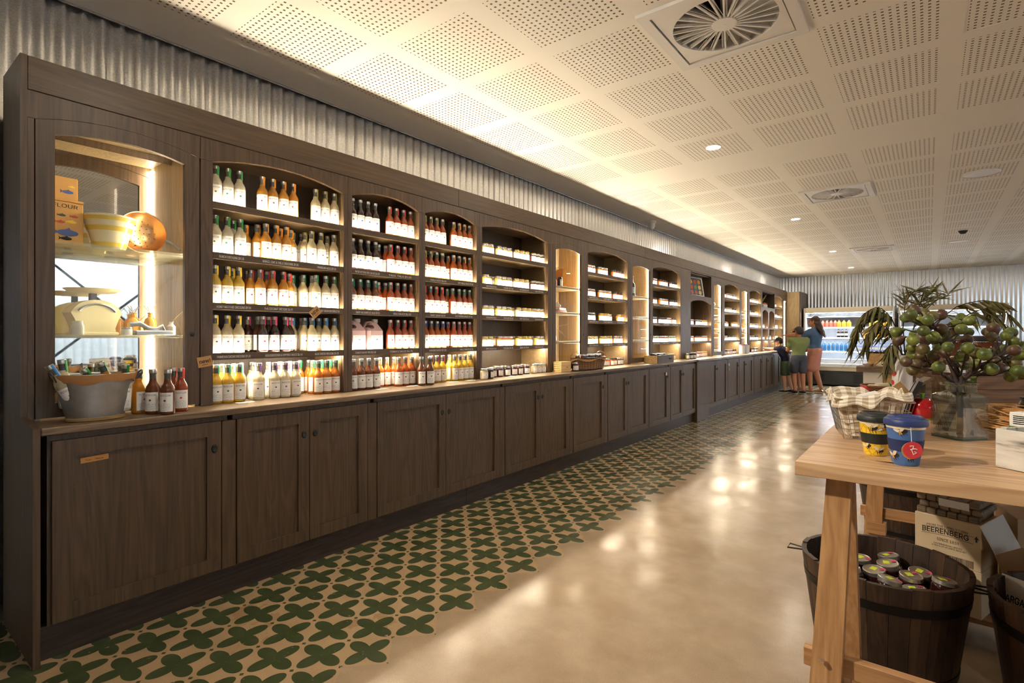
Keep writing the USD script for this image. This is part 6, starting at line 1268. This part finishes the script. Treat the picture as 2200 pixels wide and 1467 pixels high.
part('white_flap', tf(box(-0.002, 0.002, -0.05, 0.05, -0.10, 0.08), (0, 0.01, 0.02), rz=-0.9, rx=0.5), 'paper', t); part('brown_flap', tf(box(-0.045, 0.055, -0.002, 0.002, -0.05, 0.05), (0.03, -0.03, -0.06), ry=-0.35, rz=0.5), 'carton_inner', t)
t = thing('pallet', 'reddish wooden pallet carrying the cartons', 'pallet'); 
for k in range(4): part('slat', box(-0.05, 0.56, 2.80 + 0.10 * k, 2.88 + 0.10 * k, 0.108, 0.128, 0.002), 'rail_oak', t)
for x in (0.0, 0.48): part('bearer', box(x, x + 0.05, 2.80, 3.18, 0.0005, 0.1075, 0.002), 'rail_oak', t)
t = thing('sale_card', 'pale card lettered in black inside the right-hand tub', 'card', (0.235, 2.50, 0.30), -0.62, None, None, -0.15)
part('card', box(-0.05, 0.05, -0.0015, 0.0015, 0, 0.115), 'paper', t); part('lettering', on_y(txt('BARGAIN', 0.022, -0.045, 0.03, 0.09, True), -0.0016), 'ink', t)
# ================================ fridges, far counter ============================================
plain('fridge_white', (0.78, 0.79, 0.80), 0.4); plain('fridge_cream', lin(214, 202, 178), 0.5); plain('fridge_back', (0.62, 0.65, 0.70), 0.4); plain('fridge_dark', lin(58, 62, 64), 0.5)
def fridge(x0, x1, label):
    yf, yb = 15.22, 15.93; t = thing('open_fridge', label, 'fridge', (0, 0, 0), 0, 'open fridges along the back wall')
    part('back', box(x0 + 0.05, x1 - 0.05, yb - 0.03, yb, 0.5, 1.80), 'fridge_back', t)
    part('back_ribs', cat([box(x, x + 0.012, yb - 0.04, yb - 0.031, 0.55, 1.78) for x in np.arange(x0 + 0.08, x1 - 0.08, 0.04)]), 'fridge_back', t, kind='stuff')
    for a, b in ((x0, x0 + 0.045), (x1 - 0.045, x1)): part('side', box(a, b, yf + 0.02, yb, 0.30, 1.93, 0.006), 'fridge_white', t)
    part('canopy', box(x0 + 0.046, x1 - 0.046, yf + 0.005, yb, 1.81, 1.935, 0.008), 'fridge_cream', t)
    part('canopy_lamp', box(x0 + 0.08, x1 - 0.08, yf + 0.03, yf + 0.07, 1.795, 1.807), 'fridge_lamp', t)
    for z in (1.455, 1.203, 0.863): 
        part('shelf', box(x0 + 0.048, x1 - 0.048, yf + 0.16, yb - 0.045, z - 0.024, z, 0.003), 'fridge_white', t)
        part('shelf_lamp', box(x0 + 0.08, x1 - 0.08, yf + 0.17, yf + 0.185, z - 0.032, z - 0.0255), 'fridge_lamp', t)
    part('top_shelf', box(x0 + 0.048, x1 - 0.048, yf + 0.14, yb - 0.045, 1.69, 1.715, 0.003), 'fridge_white', t)
    part('well', box(x0 + 0.046, x1 - 0.046, yf + 0.10, yb - 0.045, 0.50, 0.66, 0.004), 'fridge_back', t)
    part('bumper', box(x0 - 0.004, x1 + 0.004, yf - 0.03, yf + 0.098, 0.46, 0.555, 0.01), 'fridge_white', t)
    part('apron', box(x0, x1, yf, yb, 0.375, 0.459, 0.004), 'fridge_cream', t)
    part('grille_panel', box(x0 + 0.02, x1 - 0.02, yf + 0.03, yb, 0.03, 0.374), 'fridge_dark', t)
    for k in range(6):
        for xa in np.arange(x0 + 0.12, x1 - 0.4, 0.95): part('grille_slot', box(xa, xa + 0.33, yf + 0.024, yf + 0.0295, 0.10 + 0.036 * k, 0.118 + 0.036 * k), 'black_metal', t)
    return t
fridge(-2.50, -0.62, 'white open drinks fridge behind the shoppers')
fridge(-0.55, 1.33, 'right-hand white open fridge behind the leaves')
plain('water_blue', lin(70, 150, 215), 0.1, alpha=0.8); plain('juice_orange', lin(232, 140, 34), 0.2); plain('juice_pink', lin(226, 112, 92), 0.2); plain('juice_gold', lin(236, 170, 60), 0.2); plain('water_clear', lin(150, 170, 220), 0.1, alpha=0.7); plain('cap_blue', lin(60, 90, 180), 0.4)
def drink_kind(key, m_, cap_m, r, h, lab=None):
    k = kind_prim('drink_kind_' + key)
    part('bottle', lathe([(0, 0), (r * 0.9, 0), (r, 0.008), (r, h * 0.62), (r * 0.85, h * 0.72), (r * 0.38, h * 0.85), (r * 0.36, h * 0.93), (0, h * 0.931)], 14), m_, k, 40); part('cap', lathe([(0, h * 0.931), (r * 0.45, h * 0.932), (r * 0.45, h), (0, h * 1.001)], 12), cap_m, k, 40)
    (lb, f), uv = arc_patch(r + 0.0006, -PI, PI, h * 0.2, h * 0.5, 14); part('label', (lb, f), lab or 'ceramic_white', k, True); return k
DK = {k: drink_kind(k, *a) for k, a in dict(water=('water_blue', 'ceramic_white', 0.036, 0.215, 'water_blue'), pink=('juice_pink', 'ceramic_white', 0.042, 0.17, 'juice_pink'), gold=('juice_gold', 'ceramic_white', 0.05, 0.165, 'juice_gold'), wine=('sauce_dark', 'cap_black', 0.037, 0.19), orange=('juice_orange', 'juice_orange', 0.042, 0.185, 'juice_gold'), clear=('water_clear', 'cap_blue', 0.036, 0.19)).items()}
def fill(kind_, desc, xs, y, z, where, rows=1):
    for r in range(rows):
        for i, x in enumerate(xs):
            copy(DK[kind_], 'drink_bottle', f'{ORD[i]} {"rear " if r else ""}{desc} from left on the {where}', 'bottle', (x, y + 0.09 * r, z + 0.0005), 0, f'{desc}s on the {where}')
y0 = 15.44
fill('pink', 'pink juice bottle', [-2.10, -2.01, -1.92, -1.83], y0, 1.455, 'upper fridge shelf', 2); fill('gold', 'golden juice jar', [-1.75, -1.645, -1.54], y0, 1.455, 'upper fridge shelf')
fill('wine', 'dark bottle', [-1.76, -1.68, -1.60], y0, 1.203, 'middle fridge shelf'); fill('orange', 'orange juice bottle', [-1.20, -1.11, -1.02, -0.93, -0.84, -0.75], y0, 1.203, 'middle fridge shelf', 2)
fill('water', 'blue water bottle', [-2.14, -2.06, -1.97, -1.88, -1.79, -1.70, -1.61, -1.52], y0, 0.863, 'lower fridge shelf'); fill('clear', 'clear water bottle', [-1.38, -1.30, -1.22, -1.14, -1.06, -0.98, -0.90, -0.82], y0, 0.863, 'lower fridge shelf')
fill('gold', 'honey-coloured jar', [-1.08, -0.97, -0.86, -0.75], y0, 1.455, 'upper fridge shelf right end')

plain('counter_white', lin(226, 218, 204), 0.5); wood('counter_brown', lin(96, 74, 58), lin(132, 106, 84), 0, 0.45); 
t = thing('far_counter', 'white counter with brown top standing behind the table', 'counter', (-0.645, 7.23, 0), -0.05)
part('top', box(0, 1.9, -0.05, 0.95, 0.84, 0.90, 0.003), 'counter_brown', t); part('panel', box(0.06, 0.24, 0.0, 0.05, 0, 0.838), 'counter_white', t); part('panel', box(0.06, 0.11, 0.052, 0.9, 0, 0.838), 'counter_white', t); part('front', box(0.62, 1.84, 0.02, 0.06, 0, 0.838), 'old_crate', t); part('inner_board', box(0.242, 0.40, 0.06, 0.09, 0, 0.838), 'crate_wood', t); part('inner_board', box(0.402, 0.618, 0.10, 0.13, 0, 0.838), 'old_crate', t)
t = thing('slanted_box', 'slanted wooden bin with dark goods on the far counter', 'box', (-0.45, 7.44, 0.9005), -0.1)
m_ = extr(Polygon([(-0.08, 0), (0.11, 0), (0.14, 0.14), (-0.11, 0.14)]), 0.20); m_.apply_transform(XZ); m_.apply_translation([0, 0.10, 0]); part('bin', m_, 'crate_wood', t); part('goods', cat([trimesh.creation.icosphere(1, 0.028).apply_translation([-0.07 + 0.042 * k, 0.02 * (k % 2), 0.140]) for k in range(5)]), 'sauce_dark', t, kind='stuff')
for k in range(3):
    t = thing('towel_pack', f'{ORD[k]} folded cream packet from left on the far counter edge', 'packet', (-0.40 + 0.14 * k, 7.22, 0.9005 + 0.0), 0.1 * k, 'folded packets'); part('pack', box(-0.06, 0.06, -0.05, 0.05, 0, 0.035 + 0.02 * (k == 0), 0.012), 'towel', t); part('knot', lathe([(0, 0.036), (0.01, 0.037), (0, 0.045)], 8) if k else box(-0.008, 0.008, -0.0515, -0.0505, 0.02, 0.032), 'ink', t)
t = thing('pink_dish', 'little dish with pink trim on the left corner of far counter', 'dish', (-0.545, 7.32, 0.9005)); part('dish', lathe([(0, 0), (0.03, 0), (0.05, 0.02), (0.048, 0.022), (0.028, 0.004), (0, 0.003)], 18), 'ceramic_white', t, 40); part('trim', lathe([(0.046, 0.019), (0.052, 0.021), (0.05, 0.024), (0.046, 0.022)], 18), 'seal_pink', t, 40)

# ================================ people ==========================================================
plain('skin', lin(206, 152, 120), 0.5, 0.05, 12); plain('skin_tan', lin(186, 128, 96), 0.5, 0.05, 12); plain('hair_brown', lin(62, 42, 30), 0.5, 0.3, 60); plain('hair_blond', lin(176, 128, 72), 0.55, 0.3, 60); plain('hair_dark', lin(40, 30, 24), 0.5, 0.2, 60)
plain('tee_navy', lin(28, 28, 58), 0.8, 0.1, 20); plain('tee_green', lin(120, 134, 84), 0.8, 0.1, 16); plain('denim', lin(74, 104, 140), 0.8, 0.15, 24); plain('shorts_green', lin(74, 90, 62), 0.8, 0.1, 20); plain('shorts_slate', lin(70, 74, 88), 0.8, 0.1, 20); plain('skirt_salmon', lin(196, 132, 112), 0.8, 0.1, 14); plain('top_blue', lin(48, 74, 104), 0.8, 0.1, 20); plain('cap_charcoal', lin(52, 50, 48), 0.7); plain('shoe_black', lin(28, 26, 26), 0.6); plain('shoe_tan', lin(170, 130, 96), 0.6); plain('sole_white', (0.8, 0.8, 0.78), 0.6); plain('eye', lin(40, 30, 26), 0.2); plain('lips', lin(168, 88, 80), 0.5)
_ico = trimesh.creation.icosphere(2, 1.0).vertices
def hull(*pr): return m3.Manifold.hull_points(np.vstack([np.array(p) + _ico * np.broadcast_to(np.array(r), (3,)) for p, r in pr]))
def smooth(ms, length=0.02, it=6):
    m_ = m3.Manifold.batch_boolean(ms, m3.OpType.Add).refine_to_length(length); q = m_.to_mesh(); tm = trimesh.Trimesh(q.vert_properties[:, :3], q.tri_verts); trimesh.smoothing.filter_taubin(tm, iterations=it); return tm
def person(label, loc, facing, H_, J, skin, top, bottom, hair, shoes, cap=False, long_hair=False, short=0.30, skirt=False, lean=0.0, sleeve=0.55, look=(0, 0, 0)):
    """J overrides joints, in fractions of height; x ahead, y left, z up."""
    j = dict(hipL=(0, .052, .52), hipR=(0, -.052, .52), kneeL=(.012, .056, .28), kneeR=(.012, -.056, .28), ankL=(-.012, .058, .045), ankR=(-.012, -.058, .045), pel=(0, 0, .55), waist=(.004, 0, .63), chest=(lean * .5, 0, .74), neck=(lean * .9, 0, .835), shL=(lean * .8, .108, .80), shR=(lean * .8, -.108, .80), elL=(lean * .6 - .01, .135, .63), elR=(lean * .6 - .01, -.135, .63), wrL=(lean * .6 + .05, .14, .50), wrR=(lean * .6 + .05, -.14, .50), head=(lean * 1.15 + .012, 0, .925)); j.update(J)
    S = lambda k: np.array(j[k], float) * H_; r = lambda v: v * H_
    t = thing('person', label, 'person', loc, facing)
    hd = S('head'); Rl = trimesh.transformations.euler_matrix(look[0], look[1], look[2], 'sxyz')[:3, :3]; hp = lambda x, y, z: hd + Rl @ (np.array([x, y, z]) * H_)
    torso = [hull((S('pel') + [0, r(.035), 0], r(.062)), (S('pel') - [0, r(.035), 0], r(.062)), (S('waist'), (r(.055), r(.078), r(.05)))), hull((S('waist'), (r(.055), r(.078), r(.05))), (S('chest') + [0, r(.045), 0], r(.062)), (S('chest') - [0, r(.045), 0], r(.062))), hull((S('chest') + [0, r(.045), 0], r(.06)), (S('chest') - [0, r(.045), 0], r(.06)), (S('shL') * .9 + S('shR') * .1, r(.035)), (S('shR') * .9 + S('shL') * .1, r(.035)), (S('neck') - [0, 0, r(.02)], r(.034)))]
    limb = lambda a, b, ra, rb: hull((S(a), r(ra)), (S(b), r(rb)))
    arms = lambda e=0: [hull((S('sh' + q), r(.036 + e)), (S('el' + q), r(.026 + e))) for q in 'LR']
    body = torso + [hull((S('neck') - [0, 0, r(.03)], r(.032)), (hp(-.005, 0, -.03), r(.033)))] + arms()
    body += [hull((hp(-.012, 0, .012), (r(.058), r(.05), r(.056))), (hp(.012, 0, -.02), (r(.045), r(.042), r(.045))), (hp(.028, 0, -.052), r(.018))), hull((hp(.054, 0, .004), r(.006)), (hp(.066, 0, -.016), r(.0085)), (hp(.052, 0, -.018), r(.010)))]
    for s_ in (-1, 1): body.append(hull((hp(-.008, s_ * .052, .004), (r(.010), r(.006), r(.016))), (hp(-.006, s_ * .049, -.012), r(.006))))
    for q, s_ in (('L', 1), ('R', -1)):
        body += [limb('el' + q, 'wr' + q, .027, .0175), limb('hip' + q, 'knee' + q, .058, .037), limb('knee' + q, 'ank' + q, .038, .022), hull((S('ank' + q), r(.022)), (S('ank' + q) + [r(.02), 0, -r(.025)], r(.016)))]
        a, b = S('el' + q), S('wr' + q); d = (b - a) / np.linalg.norm(b - a); sd = np.cross(d, [0, 0, 1.0]); sd = sd / np.linalg.norm(sd) if np.linalg.norm(sd) > .2 else np.array([0, 1.0, 0]); up = np.cross(sd, d)
        p1 = b + d * r(.048); body.append(hull((b, r(.013)), (p1 + sd * r(.016), r(.0085)), (p1 - sd * r(.016), r(.0085))))
        for k, L in enumerate((.034, .042, .040, .030)):
            o = p1 + sd * r(.018 - .012 * k); m1 = o + (d - up * .25) * r(L * .55); body.append(hull((o, r(.0058)), (m1, r(.0052)))); body.append(hull((m1, r(.0052)), (m1 + (d - up * .7) * r(L * .42), r(.0044))))
        th = b + d * r(.016) + sd * r(.014) * s_; m1 = th + (d + sd * s_ * 1.0) * r(.018); body.append(hull((th, r(.007)), (m1, r(.006)))); body.append(hull((m1, r(.006)), (m1 + d * r(.02), r(.005))))
    part('body', smooth(body, r(.014), 8), skin, t, True)
    e = .010
    sh = [x for x in torso]; shirt = [hull((S('pel') + [0, r(.035), r(.0)], r(.066)), (S('pel') - [0, r(.035), r(.0)], r(.066)), (S('waist'), (r(.066), r(.088), r(.05)))), hull((S('waist'), (r(.066), r(.088), r(.05))), (S('chest') + [0, r(.047), 0], r(.072)), (S('chest') - [0, r(.047), 0], r(.072))), hull((S('chest') + [0, r(.047), 0], r(.07)), (S('chest') - [0, r(.047), 0], r(.07)), (S('shL'), r(.044)), (S('shR'), r(.044)), (S('neck') - [0, 0, r(.018)], r(.040)))]
    for q in 'LR':
        a, b = S('sh' + q), S('el' + q); shirt.append(hull((a, r(.045)), (a + (b - a) * sleeve, r(.040))))
        if sleeve > 0.9: shirt.append(hull((b, r(.040)), (b + (S('wr' + q) - b) * 0.35, r(.034))))
    part('shirt', smooth(shirt, r(.02), 5), top, t, True)
    if skirt: low_ = [hull((S('pel') + [0, r(.03), 0], r(.074)), (S('pel') - [0, r(.03), 0], r(.074)), ((S('kneeL') + S('kneeR')) / 2 + [0, r(.05), r(.06)], r(.066)), ((S('kneeL') + S('kneeR')) / 2 + [0, -r(.05), r(.06)], r(.066)))]
    else: low_ = [hull((S('pel') + [0, r(.03), 0], r(.071)), (S('pel') - [0, r(.03), 0], r(.071)), (S('hipL'), r(.066)), (S('hipR'), r(.066)))] + [hull((S('hip' + q), r(.067)), (S('hip' + q) + (S('knee' + q) - S('hip' + q)) * (1 - short), r(.058))) for q in 'LR']
    part('skirt' if skirt else 'shorts', smooth(low_, r(.02), 4), bottom, t, True)
    for q in 'LR':
        a = S('ank' + q); z0 = 0.0; f = holder('shoe', t)
        up_ = hull((a + [r(-.012), 0, -r(.012)], r(.026)), (np.array([a[0] + r(.085), a[1], r(.026)]), (r(.026), r(.026), r(.016))), (np.array([a[0] - r(.015), a[1], r(.03)]), (r(.026), r(.026), r(.02)))); up_ = up_.trim_by_plane((0, 0, 1), r(.012))
        so = hull((np.array([a[0] + r(.085), a[1], r(.008)]), (r(.030), r(.029), r(.008))), (np.array([a[0] - r(.016), a[1], r(.008)]), (r(.029), r(.028), r(.008))))
        part('upper', up_, shoes, f, 40); part('sole', so, 'sole_white', f, 40)
    part('eyes', cat([trimesh.Trimesh(_ico * r(.006) + hp(.046, s_ * .020, .006), trimesh.creation.icosphere(2, 1.0).faces) for s_ in (-1, 1)]), 'eye', t, True)
    part('mouth', tube([hp(.046, -.014, -.036), hp(.0535, 0, -.038), hp(.046, .014, -.036)], r(.0035), 6), 'lips', t, True)
    hs = [hull((hp(-.018, 0, .022), (r(.060), r(.056), r(.054))), (hp(-.03, 0, -.01), (r(.045), r(.050), r(.04))))]
    if long_hair: hs += [hull((hp(-.035, 0, .0), (r(.042), r(.052), r(.04))), (hp(-.06, 0, -.09), (r(.035), r(.055), r(.04)))), hull((hp(-.06, 0, -.09), (r(.035), r(.055), r(.04))), (hp(-.085, 0, -.20), (r(.024), r(.046), r(.03))))]
    hm_ = smooth(hs, r(.012), 3); v = np.array(hm_.vertices); nz = meshkit.noise(v / H_ * (42 if long_hair else 60)) - .5; hm_.vertices = v + hm_.vertex_normals * (nz * r(.014 if not cap else .004))[:, None]
    keepm = m3.Manifold(m3.Mesh(np.array(hm_.vertices, np.float32), np.array(hm_.faces, np.uint32)))
    fwd = Rl @ np.array([1.0, 0, -0.55]); fwd /= np.linalg.norm(fwd); pl_ = keepm.trim_by_plane(tuple(-fwd), float(-fwd @ hp(.022, 0, .012)))
    part('hair', pl_ if pl_.num_tri() > 10 else keepm, hair, t, 60)
    if cap:
        cp = hull((hp(-.012, 0, .022), (r(.066), r(.062), r(.058)))).trim_by_plane(tuple(Rl @ np.array([-.15, 0, 1.0]) / 1.0112), float((Rl @ np.array([-.15, 0, 1.0]) / 1.0112) @ hp(0, 0, .016)))
        br = hull((hp(.05, .03, .020), r(.006)), (hp(.05, -.03, .020), r(.006)), (hp(.105, .02, .012), r(.006)), (hp(.105, -.02, .012), r(.006))); c_ = holder('cap', t); part('crown', cp, 'cap_charcoal', c_, 50); part('brim', br, 'cap_charcoal', c_, 40)
    return t
person('boy in navy T-shirt, green shorts and dark cap leaning on the counter', (-2.46, 12.85, 0), PI * 0.98, 1.20, dict(elL=(.19, .10, .795), wrL=(.30, .02, .80), elR=(.17, -.10, .792), wrR=(.29, -.06, .80), kneeR=(-.03, -.05, .28), ankR=(-.10, -.06, .05)), 'skin', 'tee_navy', 'shorts_green', 'hair_dark', 'shoe_black', True, lean=.09, look=(0, .25, .2))
person('child with curly blond hair and blue top looking down at the shelf', (-2.30, 13.55, 0), PI * 0.97, 1.43, dict(elL=(.10, .13, .66), wrL=(.20, .08, .66), elR=(.10, -.13, .66), wrR=(.2, -.08, .66)), 'skin', 'top_blue', 'shorts_slate', 'hair_blond', 'shoe_tan', lean=.05, look=(0, .4, 0))
person('boy in green T-shirt and dark cap with his back to the camera', (-2.17, 12.70, 0), PI * 0.68, 1.43, dict(elL=(.08, .13, .65), wrL=(.19, .07, .62), elR=(.08, -.135, .65), wrR=(.18, -.10, .61), kneeL=(.03, .058, .28)), 'skin_tan', 'tee_green', 'shorts_slate', 'hair_dark', 'shoe_black', True, look=(0, .15, .3))
person('woman with long brown hair, denim shirt and salmon skirt reaching left', (-1.93, 13.10, 0), PI * 0.93, 1.66, dict(elL=(.12, .15, .735), wrL=(.27, .16, .75), elR=(.05, -.15, .65), wrR=(.14, -.10, .60), kneeL=(.05, .05, .28), ankL=(.03, .055, .045), ankR=(-.06, -.055, .05)), 'skin_tan', 'denim', 'skirt_salmon', 'hair_brown', 'shoe_tan', long_hair=True, skirt=True, sleeve=0.85, look=(0, .12, .1))
